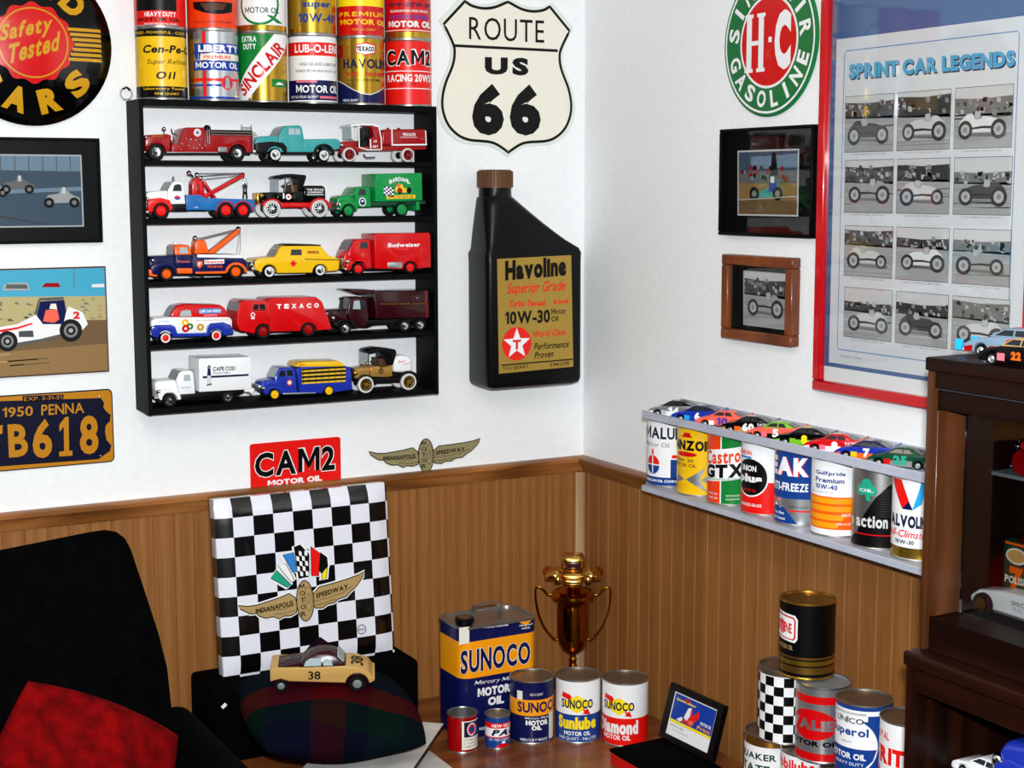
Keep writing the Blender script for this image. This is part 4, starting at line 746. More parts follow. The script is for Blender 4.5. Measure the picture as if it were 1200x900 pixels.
v.art('cargo_box', art_green); v.art('cab', lambda A, p: (A.ell(*p(453, 612), .0085, .0095, 'white', 1), A.ell(*p(453, 612), .0065, .0075, 'navy', 2), A.rect(*p(446, 612), *p(460, 603), 'white', 3)), .0035)
v.wheel(373, 662, 34, 'truck_green', hubr=.8); v.wheel(668, 658, 38, 'truck_green', hubr=.75); v.done()

# --- third tier
v = Veh('toy_tow_truck', 'navy model tow truck with orange boom, left on the third shelf tier', ZC, 215, 188, BOARD_TOP[2], W=.076)
v.slab('hood', [(125, 140), (122, 72), (135, 52), (272, 46), (276, 140)], 'navy', .010, bev=.004); v.slab('cab', [(268, 115), (268, 44), (358, 42), (362, 115)], 'navy', .004); v.slab('cab_top', [(266, 44), (262, 5), (270, -10), (282, -13), (340, -13), (352, 0), (357, 42)], 'orange', .005, lean=.12, bev=.002); v.slab('side_step', bx(274, 116, 358, 146), 'orange', .001, .02, new=True)
v.slab('front_fender', [(136, 150), (126, 110), (150, 88), (215, 82), (262, 100), (272, 140), (268, 150)]+arch(215, 150, 44)+[(170, 155)], 'navy', .0, bev=.002); v.slab('bed', [(360, 145), (360, 46), (385, 40), (622, 42), (662, 82), (655, 128), (648, 135)]+arch(600, 145, 47)+[(550, 146)], 'navy', .002); v.slab('bed_stripe', [(385, 40), (622, 42), (640, 60), (385, 56)], 'white', .0012, bev=0); v.fender(600, 145, 62, 48, 'orange', 5, 175); v.slab('sill', [(375, 136), (545, 132), (545, 146), (375, 148)], 'orange', .0008, .01, new=True)
v.slab('chassis', bx(240, 140, 640, 158), 'black', .016); v.slab('mast', [(388, 40), (392, -30), (410, -40), (448, -36), (470, 36)], 'orange', .022, bev=.002); v.slab('boom', [(462, 36), (632, -100), (650, -92), (648, -82), (500, 40)], 'orange', .028); v.ball(402, -46, .006, 'chrome', 'pulley', .038); v.ball(644, -98, .006, 'chrome', 'pulley', .038)
v.tube([(402, -48), (440, -50), (640, -100)], .0009, 'grey_paint', 'cable'); v.tube([(415, -36), (640, -92)], .0009, 'grey_paint', 'cable'); v.tube([(652, -90), (640, 0), (632, 45)], .0007, 'grey_paint', 'hoist_line'); v.tube([(655, -90), (655, 0), (650, 60)], .0007, 'grey_paint', 'hoist_line')
v.ball(291, -20, .005, 'white', 'beacon_lamp', .038); v.win([(290, 36), (294, 2), (330, 0), (338, 34)], 'window_pale', .0072); v.front([(260, 42), (262, 4), (270, -8), (275, -6), (268, 8), (266, 42)], 'window_dark', .012); v.slab('bumper', [(118, 125), (135, 120), (170, 148), (160, 165), (120, 160)], 'orange', .002); v.ball(140, 75, .005, 'chrome', 'headlight', .006); v.tube([(340, 155, .0), (420, 166, .0)], .0014, 'black', 'exhaust_pipe')
def art_navy(A, p):
    A.poly([p(425, 70), p(535, 66), p(535, 90), p(425, 94)], 'white', 1); A.text('Firestone', [p(430, 90), p(530, 86), p(530, 70), p(430, 74)], 'bright_red', 2, 2); A.text('TIRE SERVICE', qd(p, 440, 100, 525, 114), 'orange', 1, 1)
    A.poly([p(382, 78), p(415, 76), p(415, 100), p(398, 118), p(382, 102)], 'orange', 1); A.text('F', qd(p, 391, 84, 406, 104), 'white', 2, 2)
v.art('bed', art_navy, .002); v.art('cab', lambda A, p: A.text('Firestone', qd(p, 276, 72, 345, 86), 'salmon', 1, 1), .004); v.wheel(215, 148, 40, 'orange'); v.wheel(600, 145, 42, 'orange'); v.done()

v = Veh('toy_delivery_car', 'yellow model delivery car with whitewall tyres, middle of the third shelf tier', ZC, 785, 180, BOARD_TOP[2], W=.07, cat='toy car')
v.slab('body', [(706, 130), (704, 92), (722, 74), (820, 64), (1120, 56), (1172, 75), (1170, 128), (1158, 138), (1112, 142)]+arch(1067, 146, 44)+[(1020, 150), (832, 152)]+arch(785, 148, 44)+[(738, 148)], 'yellow', .0, bev=.003); v.slab('roof', [(820, 66), (846, 18), (866, 0), (905, -5), (1075, 0), (1118, 54), (1120, 60)], 'yellow', .003, lean=.18, bev=.002); v.slab('roof_skin', [(862, 0), (905, -9), (1078, -4), (1076, 4), (868, 4)], 'black', .008, bev=.0005)
v.win([(905, 55), (912, 22), (968, 22), (968, 54)], 'window_dark', .0065); v.front([(820, 62), (848, 15), (862, 4), (866, 8), (852, 20), (828, 62)], 'window_dark', .012); v.slab('grille', bx(696, 92, 706, 125), 'chrome', .010); v.slab('bumper', bx(690, 126, 708, 140), 'chrome', .0); v.ball(710, 95, .0055, 'chrome', 'headlight', .008); v.ball(697, 112, .003, 'chrome', 'bumper_guard', .02); v.slab('trim_strip', [(980, 74), (1172, 78), (1172, 82), (980, 78)], 'black', -.0004, .002, bev=0)
v.art('body', lambda A, p: (A.ell(*p(917, 100), .009, .008, 'amber', 1), A.ell(*p(917, 100), .005, .006, 'bright_red', 2), A.rect(*p(896, 102), *p(938, 98), 'black', 3)))
v.art('roof', lambda A, p: (A.text('PENNZOIL', qd(p, 1000, 30, 1066, 46), 'black', 1, 2), A.rect(*p(1018, 42), *p(1044, 34), 'bright_red', 2)), .0062); v.wheel(785, 146, 36, style='white'); v.wheel(1067, 144, 36, style='white'); v.done()

v = Veh('toy_box_truck', 'red model beer truck with white script, right end of the third shelf tier', ZD, 427, 162, BOARD_TOP[2], W=.078)
v.slab('cargo_box', [(518, 125), (518, -64), (530, -68), (818, -72), (826, -60), (828, 118), (760, 124)]+arch(715, 125, 42)+[(670, 128)], 'red', .0, bev=.003); v.slab('cab', [(374, 60), (385, 15), (408, -28), (420, -36), (495, -38), (502, -20), (505, 125), (470, 126), (400, 70)], 'red', .004, lean=.12, bev=.003); v.slab('hood', [(362, 118), (356, 70), (366, 35), (380, 20), (420, 20), (420, 118)], 'red', .012, bev=.005); v.slab('front_fender', [(366, 130), (362, 98), (385, 82), (430, 78), (470, 92), (478, 126)]+arch(427, 130, 42)+[(372, 140)], 'red', .0, bev=.002); v.slab('chassis', bx(400, 118, 800, 138), 'black', .014)
v.win([(440, 16), (446, -22), (482, -22), (486, 14)], 'window_dark', .0068); v.front([(376, 30), (396, -14), (410, -30), (416, -26), (402, -10), (384, 30)], 'window_dark', .012); v.slab('tool_box', bx(588, 90, 668, 122), 'silver', -.001, .01); v.slab('bumper', bx(350, 122, 366, 138), 'chrome', .002); v.ball(368, 88, .0055, 'chrome', 'headlight', .004); v.slab('grille', bx(350, 70, 360, 118), 'chrome', .016); v.slab('roof_rail', [(520, -66), (818, -74), (818, -70), (520, -62)], 'bright_red', -.0006, .003)
v.art('cargo_box', lambda A, p: (A.text('Budweiser', [p(590, 8), p(768, 3), p(768, -20), p(590, -16)], 'white', 1, 2), A.text('KING OF BEERS', qd(p, 632, 14, 705, 20), 'salmon', 1, 0))); v.art('cab', lambda A, p: (A.poly([p(445, 50), p(455, 36), p(466, 50), p(456, 62)], 'gold', 1), A.ell(*p(455, 50), .003, .003, 'red', 2)), .0038); v.wheel(427, 130, 34, 'bright_red', hubr=.62); v.wheel(715, 124, 34, 'bright_red', hubr=.62); v.done()

# --- fourth tier
v = Veh('toy_panel_van', 'white, blue and red model panel van, left end of the fourth shelf tier', ZC, 208, 535, BOARD_TOP[3], W=.068, cat='toy van')
v.slab('body', [(132, 480), (130, 408), (150, 394), (240, 386), (566, 386), (582, 402), (582, 470), (270, 480)], 'white_gloss', .004, bev=.003); v.slab('roof', [(238, 388), (258, 346), (278, 324), (328, 314), (520, 318), (545, 336), (566, 388)], 'red', .005, lean=.14, bev=.004)
v.slab('front_fender', [(134, 492), (130, 442), (150, 430), (240, 428), (262, 440), (276, 482), (250, 495)]+arch(208, 500, 40)+[(168, 500)], 'truck_blue', .0, bev=.002); v.slab('rear_fender', [(438, 490), (440, 440), (458, 420), (530, 414), (570, 430), (588, 470), (580, 480), (534, 486)]+arch(490, 492, 40)+[(448, 492)], 'truck_blue', .0, bev=.002); v.slab('sill', [(262, 476), (448, 474), (448, 492), (262, 496)], 'truck_blue', .001); v.slab('chassis', bx(180, 480, 560, 500), 'black', .014)
v.win([(290, 382), (300, 354), (330, 346), (352, 350), (356, 380)], 'window_pale', .0075); v.front([(236, 388), (256, 346), (272, 328), (278, 332), (264, 350), (246, 388)], 'window_dark', .012); v.slab('bumper', bx(118, 476, 134, 492), 'chrome', .002); v.ball(140, 446, .005, 'chrome', 'headlight', .004)
def art_van(A, p):
    for X, Y, r, mt in ((320, 416, 21, 'yellow'), (346, 438, 19, 'green'), (322, 450, 22, 'red'), (404, 442, 21, 'sign_yellow')):
        L = 1 if mt == 'yellow' else 2 if mt == 'green' else 3; c = p(X, Y); A.ell(*c, r*v.k, r*v.k*.95, mt, L); A.ell(*c, r*v.k*.35, r*v.k*.35, 'white', L+1)
    A.text('The Candy Mint With The Hole', [p(378, 412), p(568, 404), p(568, 396), p(378, 402)], 'red', 1, 0); A.text('DELIVERY', qd(p, 165, 406, 235, 414), 'sky', 1, 0)
v.art('body', art_van, .004); v.art('roof', lambda A, p: (A.poly([p(396, 346), p(412, 340), p(508, 338), p(524, 344), p(520, 364), p(400, 368)], 'sky', 1), A.text('LIFE SAVERS', [p(402, 362), p(518, 358), p(518, 344), p(402, 348)], 'white', 2, 2), A.rect(*p(424, 382), *p(500, 370), 'pink', 1)), .0072)
v.wheel(208, 500, 34, 'bright_red', style='white'); v.wheel(490, 490, 34, 'bright_red', style='white'); v.done()

v = Veh('toy_tank_truck', 'streamlined red model tank truck with white letters, middle of the fourth shelf tier', ZC, 752, 520, BOARD_TOP[3], W=.078)
v.slab('tank_body', [(785, 478), (778, 300), (800, 293), (1045, 287), (1076, 312), (1126, 446), (1128, 466), (1050, 470)]+arch(1003, 472, 46)+[(955, 474)], 'red', .0, bev=.004, seg=3); v.slab('cab', [(622, 474), (606, 440), (610, 360), (624, 318), (648, 304), (770, 306), (788, 330), (790, 478)]+arch(752, 480, 46)+[(704, 492)], 'red', .001, bev=.008, seg=4)
v.win([(694, 356), (700, 328), (724, 326), (724, 355)], 'window_dark', .0006); v.win([(730, 355), (730, 326), (758, 326), (764, 354)], 'window_dark', .0006); v.front([(608, 366), (622, 322), (640, 308), (652, 310), (636, 326), (622, 368)], 'window_dark', .006); v.slab('window_trim', [(690, 358), (768, 356), (768, 360), (690, 362)], 'chrome', -.0004, .002, bev=0); v.ball(622, 440, .004, 'chrome', 'headlight', .012); v.slab('chassis', bx(640, 465, 1090, 485), 'black', .012)
def art_red(A, p):
    for i, ch in enumerate('TEXACO'): X = 838+i*41.5; Y = 340-i*1.2; A.text(ch, qd(p, X-13, Y-14, X+13, Y+12), 'white', 1, 3)
v.art('tank_body', art_red); v.art('cab', lambda A, p: (A.ell(*p(693, 386), .005, .005, 'white', 1), A.rect(*p(684, 410), *p(704, 400), 'white', 1), A.ell(*p(693, 386), .003, .003, 'red', 2)), .001); v.wheel(752, 478, 44, 'dark_red'); v.wheel(1003, 470, 44, 'dark_red'); v.done()

v = Veh('toy_dump_truck', 'dark maroon model dump truck, right end of the fourth shelf tier', ZD, 355, 482, BOARD_TOP[3], W=.076)
v.slab('dump_box', [(520, 392), (510, 242), (815, 235), (822, 388)], 'maroon', .0, bev=.002); v.slab('cab_shield', [(368, 240), (388, 232), (520, 234), (520, 250), (430, 258)], 'maroon', .002); v.slab('cab', [(398, 440), (376, 350), (388, 292), (402, 276), (480, 276), (490, 380), (472, 440)], 'maroon', .006, lean=.08, bev=.002); v.slab('hood', [(268, 415), (262, 362), (272, 346), (384, 340), (392, 408)], 'maroon', .014, bev=.004); v.slab('front_fender', [(290, 425), (320, 400), (360, 396), (405, 412), (420, 444), (400, 446)]+arch(355, 447, 40)+[(312, 445)], 'black', .0)
v.slab('radiator', [(256, 415), (254, 366), (268, 362), (270, 415)], 'white', .016); v.slab('bumper', bx(262, 442, 300, 470), 'black', .004); v.slab('chassis', [(300, 410), (820, 388), (820, 412), (520, 430), (480, 445), (300, 440)], 'black', .010); v.tube([(338, 345, .006), (338, 280, .006)], .0035, 'black', 'exhaust_stack'); v.tube([(326, 280, .006), (350, 280, .006)], .0025, 'black', 'exhaust_cap')
v.win([(402, 340), (408, 295), (440, 292), (444, 340)], 'window_pale', .0085); v.win([(448, 340), (446, 292), (470, 292), (474, 338)], 'window_dark', .0085); v.front([(374, 348), (386, 294), (398, 280), (402, 284), (392, 298), (382, 348)], 'window_dark', .012); v.ball(290, 390, .005, 'chrome', 'headlight', .006)
v.slab('box_rib', [(512, 240), (520, 240), (530, 390), (520, 390)], 'maroon', -.0015, .004); v.slab('rear_rib', [(796, 238), (802, 238), (806, 388), (798, 388)], 'dark_red', -.0015, .004); v.art('dump_box', lambda A, p: A.text('EXCAVATING - GRADING - TRUCKING', [p(546, 315), p(794, 311), p(794, 303), p(546, 307)], 'gold', 1, 0))
v.wheel(355, 447, 35); v.wheel(685, 436, 34); v.wheel(770, 430, 34); v.done()

# --- bottom tier
v = Veh('toy_box_truck', 'white model box truck with navy lettering, left end of the bottom shelf tier', ZC, 232, 884, BOARD_TOP[4], W=.076)
v.slab('cargo_box', [(394, 800), (394, 614), (680, 604), (686, 784)], 'white_gloss', .0, bev=.0015); v.slab('hood', [(158, 800), (156, 756), (172, 742), (272, 734), (292, 812), (200, 812)], 'white_gloss', .012, bev=.004); v.slab('cab', [(290, 815), (272, 736), (290, 694), (310, 684), (356, 682), (368, 696), (376, 810)], 'white_gloss', .004, lean=.1, bev=.002); v.slab('front_fender', [(172, 836), (166, 805), (190, 788), (240, 782), (285, 800), (296, 840), (280, 842)]+arch(232, 845, 44)+[(182, 846)], 'white_gloss', .0, bev=.002)
v.slab('chassis', [(290, 812), (650, 784), (652, 806), (600, 830), (520, 845), (380, 852), (300, 850)], 'black', .008); v.win([(312, 740), (316, 706), (348, 704), (352, 738)], 'window_pale', .006); v.front([(270, 736), (288, 694), (300, 686), (306, 690), (294, 698), (278, 738)], 'window_dark', .012); v.slab('rear_bumper', [(650, 786), (704, 780), (706, 790), (690, 816), (680, 800), (650, 800)], 'white', .004); v.ball(172, 800, .005, 'chrome', 'headlight', .004); v.slab('bumper', bx(150, 830, 172, 842), 'chrome', .002)
def art_white(A, p):
    A.text('CAPE COD', [p(470, 684), p(595, 678), p(595, 656), p(470, 660)], 'navy_ink', 1, 2); A.text('Potato Chips', [p(470, 702), p(562, 698), p(562, 686), p(470, 690)], 'navy_ink', 1, 1, .25)
    A.poly([p(414, 724), p(668, 710), p(668, 699), p(414, 712)], 'navy_ink', 1); A.poly([p(438, 708), p(460, 708), p(456, 668), p(441, 668)], 'navy_ink', 2); A.rect(*p(438, 668), *p(459, 660), 'grey4', 2); A.poly([p(440, 660), p(458, 660), p(449, 648)], 'navy_ink', 2); A.poly([p(434, 766), p(464, 764), p(459, 710), p(439, 710)], 'grey8', 2); A.poly([p(434, 766), p(464, 758), p(463, 750), p(436, 758)], 'grey1', 3)
v.art('cargo_box', art_white); v.art('cab', lambda A, p: (A.text('FRESH SNACKS', [p(298, 782), p(352, 778), p(352, 770), p(298, 774)], 'navy_ink', 1, 0)), .0036); v.wheel(232, 845, 38); v.wheel(555, 832, 36); v.done()

v = Veh('toy_bottle_truck', 'blue model drinks truck stacked with yellow crates, middle of the bottom shelf tier', ZD, -38, 842, BOARD_TOP[4], W=.07)
v.slab('bed', [(85, 672), (112, 660), (384, 660), (396, 786), (300, 800)]+arch(263, 806, 34)+[(222, 806), (105, 808)], 'truck_blue', .002, bev=.003); v.slab('cab', [(-28, 806), (-30, 720), (-14, 682), (2, 666), (66, 664), (84, 680), (90, 806)], 'truck_blue', .004, lean=.12, bev=.003); v.slab('hood', [(-104, 800), (-106, 760), (-90, 742), (-25, 728), (-20, 800)], 'truck_blue', .012, bev=.004); v.slab('front_fender', [(-98, 808), (-100, 786), (-70, 770), (-30, 768), (4, 784), (8, 808)]+arch(-38, 812, 34)+[(-78, 815)], 'truck_blue', .0, bev=.002)
v.slab('load_cover', [(82, 662), (95, 640), (130, 632), (320, 628), (345, 640), (352, 660)], 'yellow', .004, bev=.003); v.slab('grille', bx(-116, 765, -104, 800), 'chrome', .010); v.ball(-100, 780, .005, 'chrome', 'headlight', .002); v.win([(-10, 716), (0, 684), (22, 680), (28, 712)], 'window_dark', .0068); v.win([(34, 712), (32, 680), (62, 680), (68, 710)], 'window_dark', .0068); v.front([(-32, 722), (-16, 684), (-4, 670), (2, 674), (-8, 688), (-24, 724)], 'window_pale', .012)
def art_blue(A, p):
    A.poly([p(112, 672), p(356, 656), p(358, 744), p(114, 756)], 'black', 1)
    for r in range(4):
        z0 = 672+r*22; A.poly([p(114, z0+18), p(356, z0+4), p(356, z0-6), p(114, z0+8)], 'yellow', 2)
        for k in range(20): X = 118+k*12; dz = -14*(X-114)/242; A.poly([p(X, z0+16+dz), p(X+5, z0+16+dz), p(X+5, z0+9+dz), p(X, z0+9+dz)], ('brown', 'grey6', 'tan')[k % 3], 3)
v.art('bed', art_blue, .002); v.art('load_cover', lambda A, p: A.text('DRINK', [p(98, 656), p(134, 652), p(134, 642), p(98, 646)], 'red', 1, 2), .004); v.art('cab', lambda A, p: (A.ell(*p(48, 748), .006, .006, 'orange', 1), A.ell(*p(48, 748), .0035, .0035, 'white', 2)), .0038); v.slab('running_board', [(10, 806), (190, 800), (190, 808), (10, 814)], 'silver', .0, .012, new=True); v.wheel(-38, 812, 28, 'yellow', hubr=.78); v.wheel(263, 795, 28, 'yellow', hubr=.78); v.done()

v = Veh('toy_antique_car', 'tan antique model car with a white barrel behind, right end of the bottom shelf tier', ZD, 470, 812, BOARD_TOP[4], W=.066, cat='toy car')
v.slab('hood', [(418, 735), (414, 690), (425, 678), (498, 664), (505, 722), (470, 730)], 'tan_gold', .012, bev=.004); v.slab('body', [(500, 722), (498, 668), (545, 662), (560, 672), (622, 655), (618, 718), (590, 724)], 'tan_gold', .004, bev=.002); v.slab('canopy', [(484, 584), (500, 572), (550, 562), (636, 570), (644, 588), (624, 656), (590, 656), (588, 596), (545, 582), (490, 592)], 'black', .004, bev=.002); v.slab('radiator', bx(404, 676, 416, 735), 'black', .014)
for P in ([(488, 590), (486, 664)], [(532, 586), (526, 662)], [(556, 590), (590, 654)]): v.tube([(x, y, .006) for x, y in P], .0014, 'black', 'roof_post')
v.slab('windscreen', bx(485, 594, 489, 662), 'window_pale', .008, bev=0); v.slab('seat', bx(552, 622, 590, 664), 'brown', .010); v.tube([(520, 640, .03), (534, 648, .03), (530, 662, .03)], .0012, 'black', 'steering_wheel'); v.slab('barrel', [(628, 698), (626, 622), (645, 608), (672, 602), (705, 604), (732, 618), (736, 692), (700, 700)], 'white_gloss', .006, bev=.007, seg=3); v.slab('running_board', [(515, 732), (650, 728), (652, 752), (515, 756)], 'black', .0, .014); v.slab('chassis', [(420, 730), (720, 695), (720, 730), (420, 755)], 'black', .012)
v.fender(470, 768, 58, 50, 'black', 5, 170); v.fender(708, 750, 62, 51, 'black', 5, 180); v.ball(412, 700, .006, 'gold', 'headlight', .004); v.ball(478, 648, .004, 'gold', 'cowl_lamp', .004)
v.art('barrel', lambda A, p: (A.text('Root', [p(652, 648), p(692, 640), p(692, 626), p(652, 632)], 'bright_red', 1, 1, .3), A.text('BEER', [p(680, 656), p(722, 648), p(722, 642), p(680, 650)], 'bright_red', 1, 1)), .006); v.art('body', lambda A, p: (A.ell(*p(556, 690), .006, .007, 'brown', 1), A.ell(*p(556, 690), .003, .004, 'gold', 2)), .004)
v.wheel(470, 766, 46, 'gold', 'tire_white', 'spoke', hubr=.72); v.wheel(708, 750, 46, 'gold', 'tire_white', 'spoke', hubr=.72); v.done()

# ================================================================== CANS
def su(q):
    if abs(q) <= .97: return math.degrees(math.asin(q))
    return math.copysign(76 + (abs(q)-.97)*75, q)
def can(label, x, y, z, art=None, zc=None, R=.052, H=.145, bands=None, top='tin_brown', rim='tin', group=None, name='oil_can', turn=0.0, open_top=False, squeeze=None):
    """zc = (left, right, top, bottom) of the can in the measuring frame of its artwork; art(A, P) draws with P(X, Y) -> (degrees, height fraction)"""
    t = thing(name, label, 'can', (x, y, z), 0, group)
    face = math.atan2(CAM.y-y, CAM.x-x) + math.radians(turn - (9 if group == GS else 0)); bands = bands or [(0, 1, 'white')]
    mb = MB(); k = H
    def warp(u):      # crowd the print towards the left of the can
        if squeeze is None: return u
        hi = math.degrees(math.asin(-1+2*squeeze))
        if u <= -90: return -90+(u+90)*.7
        if u >= 90: return hi+(u-90)*.9
        return math.degrees(math.asin(-1+(math.sin(math.radians(u))+1)*squeeze))
    for a, b, mt in bands: mb.lathe([(R, a*k if a > 0 else .0035), (R, b*k if b < 1 else k-.0035)], (0, 0, 0), mt, 'z', 56)
    if art:
        A = Art()
        P = (lambda X, Y: (su((X-(zc[0]+zc[1])/2)/((zc[1]-zc[0])/2)), (zc[3]-Y)/(zc[3]-zc[2]))) if zc else (lambda u, v: (u, v))
        art(A, P)
        lo, hi = .004/H, 1-.004/H
        for i, (vs, fs, mt, L) in enumerate(A.it): A.it[i] = ([(u, max(lo, min(hi, v))) for u, v in vs], fs, mt, L)
        A.emit(mb, lambda u, v, l: ((R+l)*math.cos(face+math.radians(warp(u))), (R+l)*math.sin(face+math.radians(warp(u))), v*k), du=7, eps=.00016)
    mb.build('body', t, True)
    e = R*.03
    MB().lathe([(0, .0022), (R*.9, .0022), (R*.94, 0), (R+e*.6, 0), (R+e*.7, .002), (R+.0001, .0038)], (0, 0, 0), rim, 'z', 56).build('base_rim', t, True)
    if open_top: pr = [(R+.0001, k-.0038), (R+e*.7, k-.002), (R+e*.6, k), (R-e*.6, k), (R-e*1.2, k-.002), (R-e*1.3, k-.045), (0, k-.045)]
    else: pr = [(R+.0001, k-.0038), (R+e*.7, k-.002), (R+e*.6, k), (R-e*.6, k), (R-e*1.3, k-.001), (R-e*1.6, k-.004), (R*.8, k-.0045), (R*.78, k-.0038), (R*.4, k-.0038), (R*.38, k-.0044), (0, k-.0044)]
    MB().lathe(pr, (0, 0, 0), None, 'z', 56, mats=[rim]*4+[top]*(len(pr)-5)).build('lid', t, True)
    return t
def tx(A, P, st, x0, y0, x1, y1, mat, b=2, sh=0, L=3, gap=None): A.text(st, [P(x0, y1), P(x1, y1), P(x1, y0), P(x0, y0)], mat, L, b, sh, gap)
def rc(A, P, x0, y0, x1, y1, mat, L=1): A.poly([P(x0, y1), P(x1, y1), P(x1, y0), P(x0, y0)], mat, L)
GS = 'oil cans stacked on the black wall shelf'
shelf_x = [LW(c, 80, .052)[0] for c in (189, 250, 307.5, 366, 422.5, 478)]
def a1(A, P): tx(A, P, 'Cen-Pe-Co', 195, 285, 545, 345, 'black', 2, .2); tx(A, P, 'Super Refined', 222, 390, 480, 438, 'black', 0, .25); tx(A, P, 'Oil', 285, 482, 415, 540, 'black', 2, .2, gap=.2); tx(A, P, 'REFINED - POWERFUL - CLEAN', 125, 182, 470, 203, 'yellow', 0); tx(A, P, 'Laboratory Tested', 190, 602, 460, 624, 'yellow', 1); tx(A, P, 'ONE QUART', 270, 640, 430, 660, 'yellow', 1); A.stroke([P(140, 220), P(140, 590)], 1, 'black', 2)
can('black and yellow oil can, leftmost in the lower row on the wall shelf', shelf_x[0], -.053, SZ1, a1, (115, 475, 150, 690), bands=[(0, .18, 'black'), (.18, .87, 'yellow'), (.87, 1, 'black')], group=GS)
def a2(A, P):
    rc(A, P, 480, 180, 545, 690, 'gold'); rc(A, P, 611, 180, 634, 660, 'bright_red'); rc(A, P, 485, 526, 745, 550, 'bright_red'); rc(A, P, 485, 570, 745, 586, 'blue'); rc(A, P, 480, 660, 860, 690, 'blue', 2); rc(A, P, 552, 275, 860, 345, 'blue', 2); rc(A, P, 545, 400, 860, 470, 'blue', 2); rc(A, P, 580, 352, 860, 395, 'cream', 2); A.poly([P(600, 270), P(560, 300), P(548, 340), P(560, 385), P(590, 398), P(600, 340)], 'blue', 2)
    tx(A, P, 'LIBERTY', 582, 285, 840, 338, 'white', 3); tx(A, P, 'PREMIUM', 620, 362, 795, 388, 'bright_red', 1); tx(A, P, 'MOTOR OIL', 560, 410, 832, 455, 'white', 2); c = P(775, 560); A.ell(c[0], c[1], 15, .1, 'bright_red', 3); A.ell(c[0], c[1]-.01, 8, .075, 'can_blue', 4); A.poly([P(765, 520), P(785, 520), P(790, 600), P(760, 600)], 'silver', 5); rc(A, P, 680, 528, 860, 545, 'bright_red', 2)
can('silver, blue and red oil can, second in the lower row on the wall shelf', shelf_x[1], -.053, SZ1, a2, (485, 835, 175, 690), bands=[(0, 1, 'silver')], group=GS)
def a3(A, P):
    A.poly([P(840, 200), P(1110, 200), P(845, 640)], 'green', 1); A.poly([P(835, 200), P(850, 200), P(850, 690), P(835, 690)], 'green', 2); A.poly([P(1110, 205), P(1200, 205), P(1180, 290), P(930, 700), P(840, 700), P(850, 640)], 'white', 2)
    A.text('SINCLAIR', [P(905, 665), P(1168, 310), P(1130, 245), P(868, 590)], 'red', 3, 2); tx(A, P, 'EXTRA', 895, 225, 998, 265, 'white', 2); tx(A, P, 'DUTY', 905, 280, 995, 320, 'white', 2); rc(A, P, 1092, 532, 1170, 590, 'green', 3); A.poly([P(1110, 575), P(1130, 555), P(1150, 560), P(1160, 572)], 'white', 4)
can('green and gold oil can with a slanted white band, lower row on the wall shelf', shelf_x[2], -.053, SZ1, a3, (845, 1175, 195, 700), bands=[(0, 1, 'gold')], group=GS)
def a4(A, P): rc(A, P, 20, 275, 420, 370, 'bright_red'); tx(A, P, 'LUB-O-LENE', 115, 290, 415, 350, 'white', 2); tx(A, P, 'HIGH GRADE LUBRICANT', 150, 420, 400, 442, 'black', 0); tx(A, P, 'REFINED FROM HIGH GRADE CRUDE', 120, 470, 410, 488, 'black', 0); rc(A, P, 20, 545, 420, 688, 'navy'); rc(A, P, 122, 548, 275, 562, 'pink', 2); tx(A, P, 'MOTOR OIL', 120, 580, 405, 635, 'white', 2); tx(A, P, 'NET U.S. PLUS QUART', 80, 655, 280, 676, 'white', 1); rc(A, P, 290, 658, 400, 674, 'pink', 2)
can('white, red and navy oil can, fourth in the lower row on the wall shelf', shelf_x[3], -.053, SZ1, a4, (45, 390, 220, 710), group=GS)
def a5(A, P):
    rc(A, P, 388, 290, 452, 380, 'dark_red'); A.poly([P(545, 290), P(612, 272), P(678, 290), P(678, 350), P(612, 370), P(545, 350)], 'bright_red', 1); A.poly([P(552, 297), P(612, 282), P(670, 297), P(670, 345), P(612, 360), P(552, 345)], 'white', 2); tx(A, P, 'TEXACO', 552, 303, 668, 338, 'black', 3)
    tx(A, P, 'HAVOLINE', 455, 392, 765, 460, 'navy_ink', 2); tx(A, P, 'SUPER PREMIUM', 475, 488, 735, 518, 'red', 1); tx(A, P, 'ALL TEMPERATURE', 485, 535, 700, 553, 'brown', 1); pts = [P(385, 530), P(450, 565), P(520, 610), P(580, 640), P(640, 648), P(690, 625), P(725, 590)]; A.poly(pts+[P(740, 716), P(380, 716)], 'navy', 1); A.stroke(pts, .012, 'white', 2); tx(A, P, 'ONE U.S. QUART', 448, 680, 560, 700, 'white', 1)
    for i, (vs, fs, mt, L) in enumerate(A.it):
        if mt == 'white' and len(vs) == 14: A.it[i] = ([(p[0], p[1]+(.006 if k % 2 else -.006)) for p, k in zip([q for q in pts for _ in (0, 1)], range(14))], fs, mt, L)
can('gold oil can with a red badge and navy base, lower row on the wall shelf', shelf_x[4], -.053, SZ1, a5, (390, 720, 235, 720), bands=[(0, 1, 'gold')], group=GS)
def a6(A, P): tx(A, P, 'CAM2', 746, 320, 1062, 445, 'white', 3, L=2, gap=.02); tx(A, P, 'CAM2', 754, 328, 1052, 438, 'black', 2, L=3, gap=.08); rc(A, P, 700, 476, 1090, 482, 'white'); tx(A, P, 'RACING 20W50', 755, 502, 1070, 556, 'white', 2); tx(A, P, 'MOTOR OIL', 860, 565, 970, 578, 'dark_red', 1); rc(A, P, 700, 601, 1090, 607, 'white')
can('red oil can with black letters, right end of the lower wall-shelf row', shelf_x[5], -.053, SZ1, a6, (720, 1055, 250, 730), bands=[(0, 1, 'bright_red')], group=GS)
